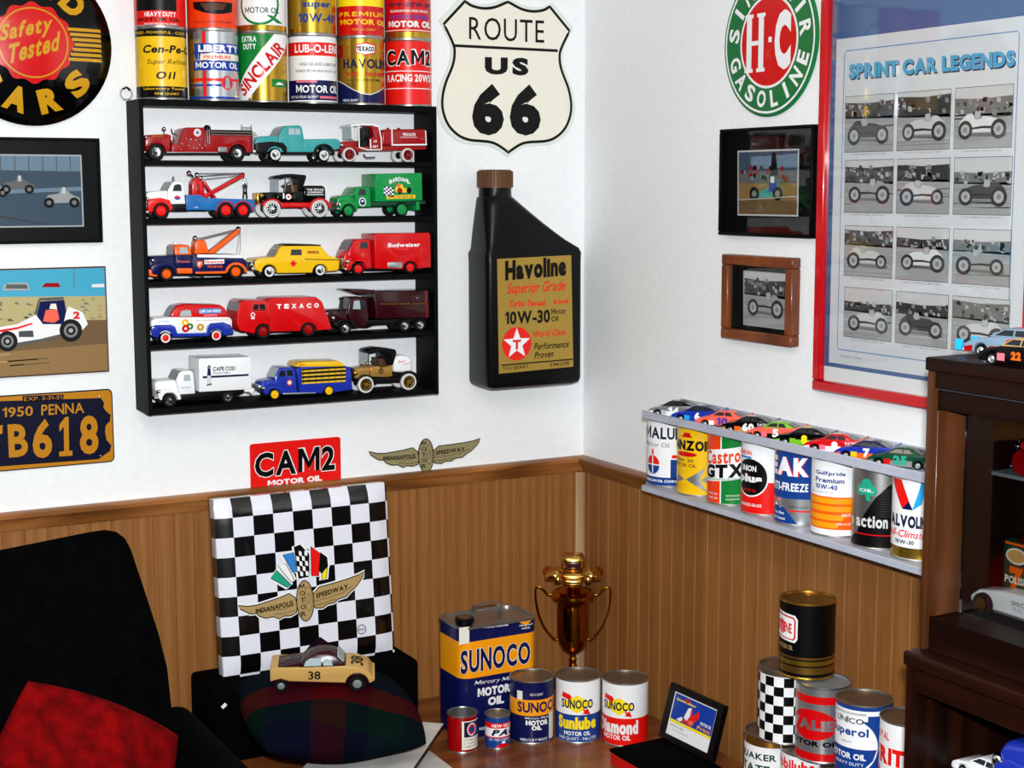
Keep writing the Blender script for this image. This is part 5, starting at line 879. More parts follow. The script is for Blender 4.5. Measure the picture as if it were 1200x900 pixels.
def b1(A, P): rc(A, P, 150, -60, 430, 28, 'black'); tx(A, P, 'HEAVY DUTY', 215, 38, 425, 74, 'white', 2); tx(A, P, 'MOTOR OIL', 158, 82, 450, 110, 'black', 2); tx(A, P, 'WE CONTAIN ONE FULL QUART', 210, 122, 430, 138, 'white', 1)
can('red oil can with black top, leftmost in the upper row on the wall shelf', shelf_x[0], -.053, SZ1+.1452, b1, (115, 475, -400, 150), bands=[(0, 1, 'bright_red')], group=GS)
def b2(A, P): A.poly([P(550, -30), P(815, -30), P(810, 40), P(760, 58), P(690, 62), P(620, 48), P(555, 20)], 'black', 1); A.poly([P(600, -20), P(780, -20), P(760, 30), P(640, 35)], 'brown', 2); tx(A, P, 'FULL U.S. QUART MEASURE', 560, 112, 805, 130, 'brown', 1)
can('plain orange-red oil can, second from left in the upper row on the wall shelf', shelf_x[1], -.053, SZ1+.1452, b2, (485, 835, -360, 175), bands=[(0, 1, 'orange_red')], group=GS)
def b3(A, P):
    c = P(1020, 10); A.ring(c[0], c[1]+.04, 50, .3, 6, 'green', 1); A.ell(c[0], c[1]+.04, 44, .26, 'white', 2); A.poly([P(1065, 70), P(1100, 72), P(1160, 130), P(1130, 128)], 'green', 3); tx(A, P, 'MOTOR OIL', 925, 12, 1142, 56, 'dark_green', 1)
can('white oil can with green ring and gold base, upper row on the wall shelf', shelf_x[2], -.053, SZ1+.1452, b3, (845, 1175, -330, 195), bands=[(0, .1, 'gold'), (.1, 1, 'white')], group=GS)
def b4(A, P): tx(A, P, 'super', 180, -22, 365, 28, 'can_blue', 2); tx(A, P, '10W-40', 150, 58, 385, 128, 'can_blue', 2)
can('plain gold oil can with blue lettering, upper row on the wall shelf', shelf_x[3], -.053, SZ1+.1452, b4, (45, 390, -300, 215), bands=[(0, 1, 'gold')], group=GS)
def b5(A, P): tx(A, P, 'PREMIUM', 430, 52, 735, 86, 'yellow', 2, gap=.14); tx(A, P, 'MOTOR OIL', 435, 105, 745, 145, 'yellow', 3); tx(A, P, 'ONE U.S. QUART', 525, 172, 680, 190, 'yellow', 0)
can('red oil can with yellow lettering and yellow top, upper row on the wall shelf', shelf_x[4], -.053, SZ1+.1452, b5, (390, 720, -260, 232), bands=[(0, .45, 'red'), (.45, 1, 'lemon')], group=GS)
def b6(A, P): tx(A, P, '10W-20W-30', 770, -18, 1050, 14, 'navy', 2); tx(A, P, 'GUARANTEED HIGH GRADE', 785, 36, 1040, 54, 'white', 1); tx(A, P, 'OIL FOR PASSENGER', 780, 72, 1042, 104, 'purple', 2); tx(A, P, 'MOTOR OIL', 770, 116, 1056, 164, 'white', 3); rc(A, P, 700, 182, 1090, 188, 'cream')
can('red oil can with gold base, right end of the upper row on the wall shelf', shelf_x[5], -.053, SZ1+.1452, b6, (720, 1055, -240, 250), bands=[(0, .11, 'gold'), (.11, 1, 'red')], group=GS)

# ================================================================== GREY WALL SHELF with cans and race cars
GZ0, GZ1 = 1.113, 1.2655
GY0, GY1 = -.457, -1.35
t = thing('wall_rack', 'long grey two-board rack of cans on the right wall', 'shelf', (-.065, (GY0+GY1)/2, 1.1))
MB().box(-.126, GY1, 1.2615, 0, GY0, GZ1, 'shelf_grey', .0005).build('upper_board', t); MB().box(-.13, GY1, 1.2615, -.1262, GY0, GZ1+.0135, 'shelf_grey', .001).build('front_lip', t); MB().box(-.13, GY1, 1.1, 0, GY0, GZ0, 'shelf_grey', .001).build('lower_board', t)
MB().box(-.006, GY1, GZ1+.0002, 0, -.424, GZ1+.027, 'shelf_grey', .001).build('back_lip', t)
for yy in (-.52, -1.32): MB().box(-.011, yy-.02, GZ0, 0, yy+.02, GZ1, 'shelf_grey').build('bracket', t)
GG = 'oil cans between the boards of the grey rack'
gy = [-RW(px, 545+11*i, .066)[0] for i, px in enumerate((785, 821, 857.5, 898, 938, 982, 1031, 1079))]
ident = None
def g1(A, P):
    A.text('PERMALUBE', [(-150, .72), (78, .72), (78, .9), (-150, .9)], 'navy_ink', 2, 2); A.text('Motor Oil', [(-80, .6), (15, .6), (15, .67), (-80, .67)], 'grey3', 2, 0)
    A.rect(-90, 0, 110, .15, 'can_blue', 1); A.rect(20, .1, 110, .42, 'can_blue', 1); A.rect(24, .44, 110, .49, 'bright_red', 1); A.text('AMERICAN OIL COMPANY', [(-85, .075), (60, .075), (60, .115), (-85, .115)], 'white', 2, 2)
    A.ell(-40, .34, 24, .13, 'bright_red', 2, 24, 0, 180); A.ell(-40, .32, 24, .13, 'can_blue', 2, 24, 180, 360); A.rect(-42, .2, -38, .5, 'white', 3); A.ell(-40, .52, 4, .05, 'bright_red', 4)
def g2(A, P):
    A.text('PENNZOIL', [(-120, .66), (55, .66), (55, .81), (-120, .81)], 'black', 2, 3); A.poly([(-48, .85), (-8, .85), (-14, .88), (-18, .92), (-36, .92), (-42, .88)], 'red', 2); A.ell(-32, .605, 38, .035, 'red', 2); A.text('10W 30', [(-75, .49), (-5, .49), (-5, .54), (-75, .54)], 'brown', 2, 1); A.text('MOTOR OIL', [(-90, .42), (5, .42), (5, .47), (-90, .47)], 'brown', 2, 1)
    A.poly([(-28, .24), (35, .43), (14, .25), (42, .06)], 'silver', 2); A.poly([(75, .4), (18, .24), (75, .12)], 'silver', 3); A.poly([(-80, .33), (-32, .24), (-80, .15)], 'silver', 2); A.text('SAFE', [(-72, .1), (-30, .1), (-30, .17), (-72, .17)], 'amber', 2, 0)
def g3(A, P):
    A.rect(-100, 0, -18, 1, 'orange_red', 1); A.rect(-14, 0, 58, 1, 'green', 1); A.rect(-18, 0, -14, 1, 'white', 1); A.rect(58, 0, 95, 1, 'white', 2); A.poly([(-90, .3), (70, .4), (70, .86), (-90, .74)], 'white', 2)
    A.text('Castrol', [(-75, .55), (55, .63), (55, .83), (-75, .75)], 'orange_red', 3, 2); A.text('GTX', [(-75, .36), (58, .42), (58, .62), (-75, .55)], 'black', 3, 3); A.text('HIGH PERFORMANCE MOTOR OIL', [(-90, .325), (52, .385), (52, .41), (-90, .35)], 'green', 3, 1)
    for k in range(2): A.text('LUBRICATES AND PROTECTS', [(0, .13-.05*k), (48, .14-.05*k), (48, .165-.05*k), (0, .155-.05*k)], 'white', 3, 0); A.text('SAE 30', [(-62, .08+.06*k), (-25, .08+.06*k), (-25, .11+.06*k), (-62, .11+.06*k)], 'white', 3, 0)
def g4(A, P):
    A.rect(-100, 0, 100, .46, 'bright_red', 1); A.ell(-32, .52, 56, .27, 'white', 2, 40); A.ell(-32, .52, 52, .25, 'black', 3, 40); A.text('UNION', [(-68, .6), (-12, .6), (-12, .68), (-68, .68)], 'white', 4, 2); A.text('plus', [(-75, .42), (5, .42), (5, .56), (-75, .56)], 'white', 4, 3); A.text('MOTOR OIL', [(-60, .32), (-12, .32), (-12, .36), (-60, .36)], 'red', 4, 1); A.text('UNION', [(-80, .82), (-28, .82), (-28, .88), (-80, .88)], 'bright_red', 3, 2); A.rect(-80, .77, -28, .8, 'sky', 3); A.text('OVERSIZE GRADE', [(-70, .12), (5, .12), (5, .16), (-70, .16)], 'white', 3, 1)
def g5(A, P):
    A.rect(-100, .36, 100, 1, 'can_blue', 1)
    for dx, mt, l in ((3, 'bright_red', 2), (0, 'white', 3)): A.text('PEAK', [(-120+dx, .66), (42+dx, .66), (42+dx, .91), (-120+dx, .91)], mt, l, 3)
    A.text('ANTI-FREEZE', [(-100, .46), (42, .46), (42, .57), (-100, .57)], 'white', 3, 2); A.poly([(-85, .03), (-70, .22), (-58, .3), (-45, .22), (-30, .24), (10, .03)], 'can_blue', 2); A.poly([(-66, .25), (-58, .3), (-50, .25)], 'white', 3); A.text('You Bet', [(-70, .14), (-28, .14), (-28, .18), (-70, .18)], 'white', 3, 1); A.text('Not Freeze', [(-72, .07), (-25, .07), (-25, .11), (-72, .11)], 'white', 3, 1); A.rect(-15, .19, 60, .21, 'bright_red', 2); A.text('SAFE COOLANT', [(-15, .24), (45, .24), (45, .27), (-15, .27)], 'black', 2, 0); A.ell(64, .93, 4, .02, 'white', 2); A.ell(-48, .33, 8, .02, 'pink', 2)
def g6(A, P):
    for k, w in enumerate(('Gulfpride', 'Premium', '10W-40')): A.text(w, [(-50, .78-.085*k), ((38, 35, 15)[k], .78-.085*k), ((38, 35, 15)[k], .845-.085*k), (-50, .845-.085*k)], 'can_blue', 2, 2)
    A.text('QUALITY MOTOR OIL', [(-75, .56), (5, .56), (5, .58), (-75, .58)], 'grey4', 2, 0); A.rect(-95, .1, 95, .52, 'orange', 1)
    for y0, x1 in ((.43, 95), (.33, 95), (.22, 40), (.12, 25)): A.poly([(-95, y0), (x1-8, y0), (x1, y0+.07), (-95, y0+.07)], 'amber', 2)
    A.text('MOTOR', [(30, .27), (75, .27), (75, .31), (30, .31)], 'white', 3, 1); A.text('ONE U.S. QUART', [(15, .16), (75, .16), (75, .19), (15, .19)], 'white', 3, 1)
def g7(A, P):
    pts = [(-90, .02), (-45, .2), (-25, .42), (5, .65), (40, .8), (95, .88), (95, .02)]; A.poly(pts, 'black', 1)
    for k in range(12): A.rect(20+1.2*k*0, .42+.03*k, 95, .425+.03*k, 'grey1', 2)
    for q, (dx, dy) in enumerate(((-15, 0), (13, 0), (-1, .08))): A.ell(-18+dx, .73+dy, 14, .065, 'mint', 3+q)
    A.poly([(-23, .72), (-13, .72), (-6, .6), (-18, .6)], 'mint', 6); A.text('OIL', [(-38, .71), (0, .71), (0, .75), (-38, .75)], 'white', 7, 1); A.text('active action', [(-150, .27), (42, .27), (42, .42), (-150, .42)], 'grey8', 3, 2); A.rect(-60, .175, 60, .19, 'red', 3)
def g8(A, P):
    A.poly([(-70, .97), (-20, .62), (15, .62), (-25, .97)], 'bright_red', 1); A.poly([(15, .62), (50, .97), (95, .97), (55, .7)], 'light_blue', 1); A.poly([(-20, .62), (18, .62), (2, .72)], 'navy', 2); A.text('VALVOLINE', [(-100, .4), (100, .4), (100, .55), (-100, .55)], 'navy_ink', 2, 3); A.text('All-Climate', [(-85, .28), (75, .28), (75, .37), (-85, .37)], 'bright_red', 2, 1, .3); A.text('10W-30', [(-45, .2), (25, .2), (25, .25), (-45, .25)], 'navy_ink', 2, 2); A.rect(-100, .03, 100, .16, 'gold', 1)
for yy, fn, bands, lb in ((gy[0], g1, None, 'white and blue oil can at the left end of the grey rack'), (gy[1], g2, [(0, 1, 'yellow')], 'yellow oil can with silver arrow, second in the grey rack'), (gy[2], g3, [(0, 1, 'white')], 'orange, green and white oil can in the grey rack'), (gy[3], g4, None, 'white over red oil can with a black disc in the grey rack'),
                        (gy[4], g5, [(0, 1, 'silver')], 'blue and silver antifreeze can in the grey rack'), (gy[5], g6, None, 'white can with orange lower half in the grey rack'), (gy[6], g7, [(0, 1, 'tin')], 'black and silver oil can with green clover in the grey rack'), (gy[7], g8, None, 'white oil can with red and blue chevron, right end of the grey rack')):
    can(lb, -.066, yy, GZ0, fn, None, .0515, .1475, bands, group=GG, squeeze=.76 if yy != gy[7] else .55)

def stock_car(name, label, loc, rz, L=.105, body='red', low=None, roof=None, num='9', numc='white', group=None, glass='window_dark', stripe=None, sub=None, wing=False, cat='toy car', nk=1.0):
    """closed race car; nose towards +x"""
    t = thing(name, label, cat, loc, rz, group); W = L*.4; k = L; roof = roof or body; low = low or body
    C = lambda pts: [(x*k-.5*k, z*k) for x, z in pts]
    wr = .066; fx, rx = .80, .2
    a = lambda cx: [(cx+.078*math.cos(PI*q/8), .066+.078*math.sin(PI*q/8)) for q in range(9)]
    b = MB(); b.prism(C([(.02, .05), (.01, .2), (.03, .235), (.2, .235), (.68, .215), (.9, .175), (.985, .13), (1, .07), (.985, .04), (fx+.08, .04)]+a(fx)+[(rx+.08, .035)]+a(rx)), 'y', -W/2, W/2, body, .006*k/.105*.6, 2)
    if low != body: b.prism(C([(.02, .05), (.012, .12), (.1, .12), (.1, .05)]), 'y', -W/2-.0003, W/2+.0003, low); b.prism(C([(.29, .036), (.29, .13), (.7, .12), (.7, .036)]), 'y', -W/2-.0003, W/2+.0003, low); b.prism(C([(.89, .05), (.89, .12), (.99, .1), (.985, .05)]), 'y', -W/2-.0003, W/2+.0003, low)
    A = Art(); 
    for sd in (-1, 1):
        A = Art(); f = (lambda x, z, l, sd=sd: ((x if sd < 0 else -x)*1, sd*(W/2+.0004+l), z)); mid = (0.47*k-.5*k) if sd < 0 else -(0.47*k-.5*k)
        A.text(num, (mid-.085*k*nk*len(num)/1.6, (.06+.05*(1-nk))*k, mid+.085*k*nk*len(num)/1.6, (.06+.05*(1-nk)+.145*nk)*k), numc, 2, 3)
        if stripe: s0, s1 = sorted(((.62*k-.5*k) if sd < 0 else -(.62*k-.5*k), (.72*k-.5*k) if sd < 0 else -(.72*k-.5*k))); A.rect(s0, .06*k, s1, .14*k, stripe, 1)
        if sub: q = (.2*k-.5*k) if sd < 0 else -(.2*k-.5*k); A.text(sub, (q-.1*k, .17*k, q+.1*k, .215*k), numc, 1, 1)
        A.emit(b, f, eps=.00015)
    b.build('body', t, True)
    rf = MB(); zl, zh = .21*k, .31*k; tp = lambda c: (c.x, c.y*(1-.26*max(0, c.z-zl)/(zh-zl)), c.z)
    rf.prism(C([(.14, .225), (.29, .295), (.35, .31), (.54, .31), (.58, .30), (.74, .21)]), 'y', -W*.47, W*.47, roof, .004*k/.105*.6, 2, tp)
    A = Art(); A.text(num, (-.10*k, -.075*k, .03*k, .075*k), numc, 2, 3); A.emit(rf, lambda x, y, l: (x, y, .3105*k+l), eps=.00015); rf.build('cabin', t, True)
    g = MB(); g.prism(C([(.575, .297), (.73, .208), (.745, .208), (.59, .30)]), 'y', -W*.38, W*.38, glass, 0, 1, tp); g.build('windshield', t, True)
    g = MB(); g.prism(C([(.15, .232), (.285, .288), (.27, .293), (.135, .238)]), 'y', -W*.38, W*.38, glass, 0, 1, tp); g.build('rear_window', t, True)
    for sd in (-1, 1):
        tq = lambda c: (c.x, sd*(W*.47*(1-.26*max(0, c.z-zl)/(zh-zl))+ (.0006 if abs(c.y) > .5 else -.001)), c.z)
        for pts in ([(.29, .235), (.34, .292), (.43, .294), (.43, .235)], [(.45, .235), (.45, .294), (.555, .292), (.65, .235)]): MB().prism(C(pts), 'y', 0, 1, glass, 0, 1, tq).build('side_window', t, True)
    sp = MB(); sp.box(-.5*k, -W*.44, .235*k, -.47*k, W*.44, .28*k, body, .0008); sp.build('spoiler', t, True)
    for cx in (fx, rx):
        for sd in (-1, 1):
            r = wr*k; w = MB(); x = cx*k-.5*k; y = sd*(W/2-.0005); w.lathe([(r*.6, 0), (r*.9, sd*.0006), (r, -sd*.001), (r, -sd*.012*k/.1), (r*.4, -sd*.012*k/.1)], (x, y, r), 'tire', 'y', 20); o = w.build('wheel', t, True)
            MB().lathe([(r*.62, 0), (r*.5, -sd*.001), (r*.2, sd*.0004), (0, sd*.0006)], (x, y, r), 'silver', 'y', 16).build('hub_cap', o, True)
    if wing:
        for sd in (-1, 1): MB().box(.52*k, sd*W*.42-.004, .05*k, .6*k, sd*W*.42+.004, .17*k, wing, .001).build('wing_endplate', t, True)
        MB().box(.50*k, -W*.4, .055*k, .57*k, W*.4, .075*k, 'white').build('front_wing', t, True)
    return t
GC = 'small race cars parked along the grey rack'
gt = GZ1+.0002
for i, (bd, lw_, rf_, nm, nc, st, sb, lb) in enumerate((
    ('silver', 'white', 'black', '14', 'white', 'grey7', None, 'small silver race car with black roof at the left end of the grey rack'), ('truck_blue', 'blue', 'navy', '6', 'white', 'light_blue', None, 'small all blue race car, second along the grey rack'), ('salmon', 'salmon', 'salmon', '10', 'purple', 'white', None, 'small salmon-red race car, third along the grey rack'),
    ('black_gloss', 'tan', 'black_gloss', '60', 'white', 'orange', 'RACING', 'small black race car with white number sixty on the grey rack'), ('salmon', 'black', 'lime', '5', 'white', 'pink', None, 'small salmon race car with green roof on the grey rack'), ('black_gloss', 'lime', 'black_gloss', '8', 'lemon', 'lime', None, 'small black and lime race car on the grey rack'),
    ('red', 'white', 'red', '9', 'white', 'pink', 'RACING', 'small red race car with white number nine on the grey rack'), ('truck_blue', 'orange', 'navy', '7', 'white', 'yellow', None, 'small blue and orange race car on the grey rack'), ('dark_green', 'silver', 'dark_green', '25', 'mint', 'red', None, 'small dark green race car at the right end of the grey rack'))):
    stock_car('toy_race_car', lb, (-.068, -.497-.0875*i, gt), math.radians(90+34), .116, bd, lw_, rf_, nm, nc, GC, stripe=st, sub=sb)

# ================================================================== CORNER DESK and what stands on it
DZ = .555
t = thing('corner_desk', 'wooden corner desk carrying the oil cans along both walls', 'desk', (-.5, -.5, 0))
o = MB().prism([(-1.075, -.034), (-.055, -.034), (-.055, -1.47), (-.48, -1.47), (-.48, -.66), (-1.075, -.66)], 'z', DZ-.025, DZ, 'desk_wood', .002).build('desktop', t)
for x, y in ((-1.05, -.06), (-1.05, -.63), (-.46, -1.44), (-.08, -1.44), (-.08, -.06), (-.46, -.64)): MB().box(x-.022, y-.022, 0, x+.022, y+.022, DZ-.025, 'desk_wood', .003).build('leg', t)

# rectangular two-gallon can
def big_can():
    x0, x1, y0, y1 = -.517, -.322, -.337, -.212; zt = LW(536, 737, .333)[1]; H = zt-DZ
    t = thing('rectangular_oil_can', 'large rectangular navy and yellow two gallon can with handle, on the desk', 'can', ((x0+x1)/2, (y0+y1)/2, DZ))
    def rr(e=0, r=.026, n=7):
        o = []
        for cx, cy, a in ((x1-e, y1-e, 0), (x0+e, y1-e, 90), (x0+e, y0+e, 180), (x1-e, y0+e, 270)):
            sx = -1 if cx > (x0+x1)/2 else 1; sy = -1 if cy > (y0+y1)/2 else 1
            o += [(cx+sx*r+r*math.cos(math.radians(a+90*i/(n-1))), cy+sy*r+r*math.sin(math.radians(a+90*i/(n-1)))) for i in range(n)]
        return o
    zl = lambda Y: LW(580, Y, .333)[1]
    mb = MB(); zy0 = LW(540, 799, .333)[1]; zy1 = LW(537, 791-37, .333)[1]+0; zy1 = LW(541, 752, .333)[1]-.0
    zy0, zy1 = LW(541, 797, .336)[1], LW(541, 754, .336)[1]
    for a, b, mt in ((DZ+.004, zy0, 'navy'), (zy0, zy1, 'amber'), (zy1, zt-.004, 'navy')): 
        P = rr(); n = len(P); mb.add([(p[0], p[1], a) for p in P]+[(p[0], p[1], b) for p in P], [(i, (i+1) % n, n+(i+1) % n, n+i) for i in range(n)], mt)
    D = .337; A = Art(); Q = lambda X, Y: LW(490+X/4.287, 690+Y/4.287, D)
    A.poly([Q(205, 282), Q(256, 274), Q(256, 190), Q(205, 196)], 'cream', 1)
    for e, mt, l in ((2.2, 'cream', 2), (0, 'navy', 3)): 
        c = [Q(212-e, 432+e), Q(562+e, 374+e), Q(562+e, 262-e), Q(212-e, 312-e)]; A.text('SUNOCO', c, mt, l, 3 if e else 2, gap=.03 if e else .09)
    A.text('TWO U.S. GALLONS', [Q(326, 200), Q(452, 185), Q(452, 175), Q(326, 190)], 'white', 2, 2); A.text('Mercury Made', [Q(282, 490), Q(500, 458), Q(500, 432), Q(282, 464)], 'white', 2, 0, .3); A.text('MOTOR', [Q(298, 548), Q(462, 515), Q(462, 472), Q(298, 502)], 'white', 2, 3); A.text('OIL', [Q(350, 588), Q(430, 574), Q(430, 532), Q(350, 546)], 'white', 2, 3)
    A.poly([Q(506, 168), Q(535, 160), Q(540, 150), Q(545, 160), Q(574, 152), Q(555, 172), Q(545, 178), Q(540, 200), Q(536, 178), Q(520, 176)], 'amber', 2); A.text('MERCURY', [Q(508, 190), Q(576, 180), Q(576, 172), Q(508, 182)], 'white', 3, 1); A.text('MADE', [Q(520, 204), Q(560, 198), Q(560, 190), Q(520, 196)], 'white', 3, 1); A.text('PROCESS', [Q(306, 712), Q(338, 706), Q(338, 692), Q(306, 698)], 'white', 2, 1); A.rect(Q(330, 0)[0], DZ+.008, x1-.026, DZ+.012, 'red', 1)
    A.emit(mb, onL(D)); mb.build('body', t)
    m2 = MB(); P = rr(-.0015); n = len(P); R_ = rr(.004); m2.add([(p[0], p[1], zt-.005) for p in P]+[(p[0], p[1], zt) for p in P]+[(p[0], p[1], zt) for p in R_]+[(p[0], p[1], zt-.004) for p in R_], [(k*n+i, k*n+(i+1) % n, (k+1)*n+(i+1) % n, (k+1)*n+i) for k in range(3) for i in range(n)]+[tuple(range(3*n, 4*n))], 'tin'); m2.build('top_plate', t)
    m3 = MB(); P = rr(-.001); m3.add([(p[0], p[1], DZ) for p in P]+[(p[0], p[1], DZ+.004) for p in P], [(i, (i+1) % n, n+(i+1) % n, n+i) for i in range(n)]+[tuple(range(n))[::-1]], 'tin'); m3.build('base_rim', t)
    c = (-.490, -.300); MB().lathe([(.0, zt+.014), (.019, zt+.014), (.021, zt+.012), (.021, zt+.002), (.018, zt-.002), (.018, zt-.004)], (c[0], c[1], 0), 'black', 'z', 32).build('screw_cap', t); MB().lathe([(0, zt+.0145), (.015, zt+.0145), (.015, zt+.0138)], (c[0], c[1], 0), 'cap_brown', 'z', 28).build('cap_disc', t)
    hp = [(-.455, -.275), (-.455, -.275), (-.45, -.274), (-.42, -.27), (-.388, -.266), (-.383, -.265), (-.383, -.265)]; hz = [-.003, .018, .027, .029, .027, .018, -.003]; hm = MB(); pr = []
    vs = []; 
    for (x, y), z in zip(hp, hz): vs += [(x, y-.009, zt+z), (x, y+.009, zt+z), (x+.0015, y+.009, zt+z-.0015), (x+.0015, y-.009, zt+z-.0015)]
    hm.add(vs, [(k*4+i, k*4+(i+1) % 4, k*4+4+(i+1) % 4, k*4+4+i) for k in range(6) for i in range(4)], 'tin'); hm.build('handle', t)
big_can()
GD = 'round oil cans in front of the trophy'
def place(px, py): r = ray(px, py); k = (DZ-CAM.z)/r.z; return CAM.x+r.x*k, CAM.y+r.y*k
def behind(px, py, R):          # centre of a can whose front foot shows at this place on the desk
    x, y = place(px, py); d = math.hypot(x-CAM.x, y-CAM.y); return x+(x-CAM.x)/d*R, y+(y-CAM.y)/d*R
def s1(A, P):      # navy and yellow quart
    rc(A, P, 370, 625, 555, 694, 'amber'); rc(A, P, 408, 588, 428, 626, 'cream', 2); rc(A, P, 527, 690, 543, 805, 'cream', 2); tx(A, P, 'SUNOCO', 410, 634, 560, 680, 'navy', 2); tx(A, P, 'ONE U.S. QUART', 455, 596, 505, 608, 'white', 0); tx(A, P, 'Mercury Made', 436, 698, 525, 711, 'white', 0, .3); tx(A, P, 'MOTOR', 440, 713, 522, 736, 'white', 3); tx(A, P, 'OIL', 462, 737, 500, 756, 'white', 3); tx(A, P, 'MERCURY MADE', 420, 792, 520, 804, 'white', 0)
x, y = behind(623, 873, .05); can('navy oil can with a yellow band, beside the large rectangular can', x, y, DZ, s1, (379, 546, 545, 818), .0485, .142, [(0, 1, 'navy')], group=GD)
def sun(A, P, x, y, k):
    A.poly([P(x-62*k, y), P(x, y-40*k), P(x+62*k, y), P(x, y+40*k)], 'lemon', 1); A.poly([P(x-58*k, y-50*k), P(x-30*k, y-42*k), P(x-22*k, y-30*k), P(x-30*k, y-15*k), P(x-44*k, y-22*k), P(x-62*k, y-28*k)], 'bright_red', 2); A.poly([P(x+18*k, y+18*k), P(x+34*k, y+26*k), P(x+42*k, y+18*k), P(x+52*k, y+48*k), P(x+20*k, y+42*k), P(x+28*k, y+35*k)], 'bright_red', 2); tx(A, P, 'SUNOCO', x-62*k, y-20*k, x+62*k, y+20*k, 'navy_ink', 2, 0, 3)
def s2(A, P): sun(A, P, 636, 645, .95); rc(A, P, 540, 690, 740, 812, 'can_blue'); tx(A, P, 'Sunlube', 566, 698, 706, 752, 'lemon', 3); tx(A, P, 'MOTOR OIL', 586, 760, 686, 778, 'white', 2); tx(A, P, 'ONE QUART - 946 LITER', 568, 784, 708, 800, 'white', 0)
x, y = behind(677, 872, .05); can('white over blue oil can with yellow diamond, in front of the trophy', x, y, DZ, s2, (552, 725, 545, 812), .0495, .143, group=GD)
def s3(A, P): sun(A, P, 792, 656, .9); rc(A, P, 710, 705, 915, 822, 'bright_red'); tx(A, P, 'Diamond', 722, 714, 862, 772, 'white', 3); tx(A, P, 'MOTOR OIL', 736, 775, 834, 796, 'white', 2)
x, y = behind(732, 876, .05); can('white over red oil can with yellow diamond, right of the trophy', x, y, DZ, s3, (726, 900, 560, 825), .0505, .143, group=GD)
def s4(A, P): rc(A, P, 198, 712, 275, 832, 'cream'); rc(A, P, 206, 716, 275, 780, 'navy_ink', 2); c = P(234, 748); A.ell(c[0], c[1], 20, .17, 'white', 3); A.ell(c[0], c[1], 17, .14, 'bright_red', 4); A.ell(c[0], c[1], 12, .09, 'can_blue', 5); [tx(A, P, w, 204, 787+14*k, 254, 796+14*k, 'grey4', 1) for k, w in enumerate(('OUTBOARD', 'CYLINDER', 'LUBRICANT'))]
x, y = behind(542, 883.5, .033); can('small dark red can with open top, left of the small blue can', x, y, DZ, s4, (144, 256, 690, 848), .033, .083, [(0, 1, 'dark_red')], 'tin', group='small cans in front of the rectangular can', name='small_can', open_top=True)
def s5(A, P): rc(A, P, 270, 720, 400, 742, 'bright_red'); rc(A, P, 270, 742, 400, 778, 'white'); rc(A, P, 270, 778, 400, 783, 'bright_red', 2); tx(A, P, 'NEW GRADE', 310, 725, 385, 737, 'white', 2); tx(A, P, 'PAC', 308, 746, 392, 773, 'navy_ink', 3, .3); tx(A, P, 'OIL TREATMENT', 300, 785, 372, 794, 'white', 0); A.poly([P(320, 828), P(340, 805), P(370, 815), P(372, 830)], 'red', 2); rc(A, P, 346, 796, 358, 806, 'white', 3)
x, y = behind(583, 879, .028); can('small blue, white and red can in front of the rectangular can', x, y, DZ, s5, (285, 376, 692, 832), .0275, .074, [(0, 1, 'can_blue')], group='small cans in front of the rectangular can', name='small_can')

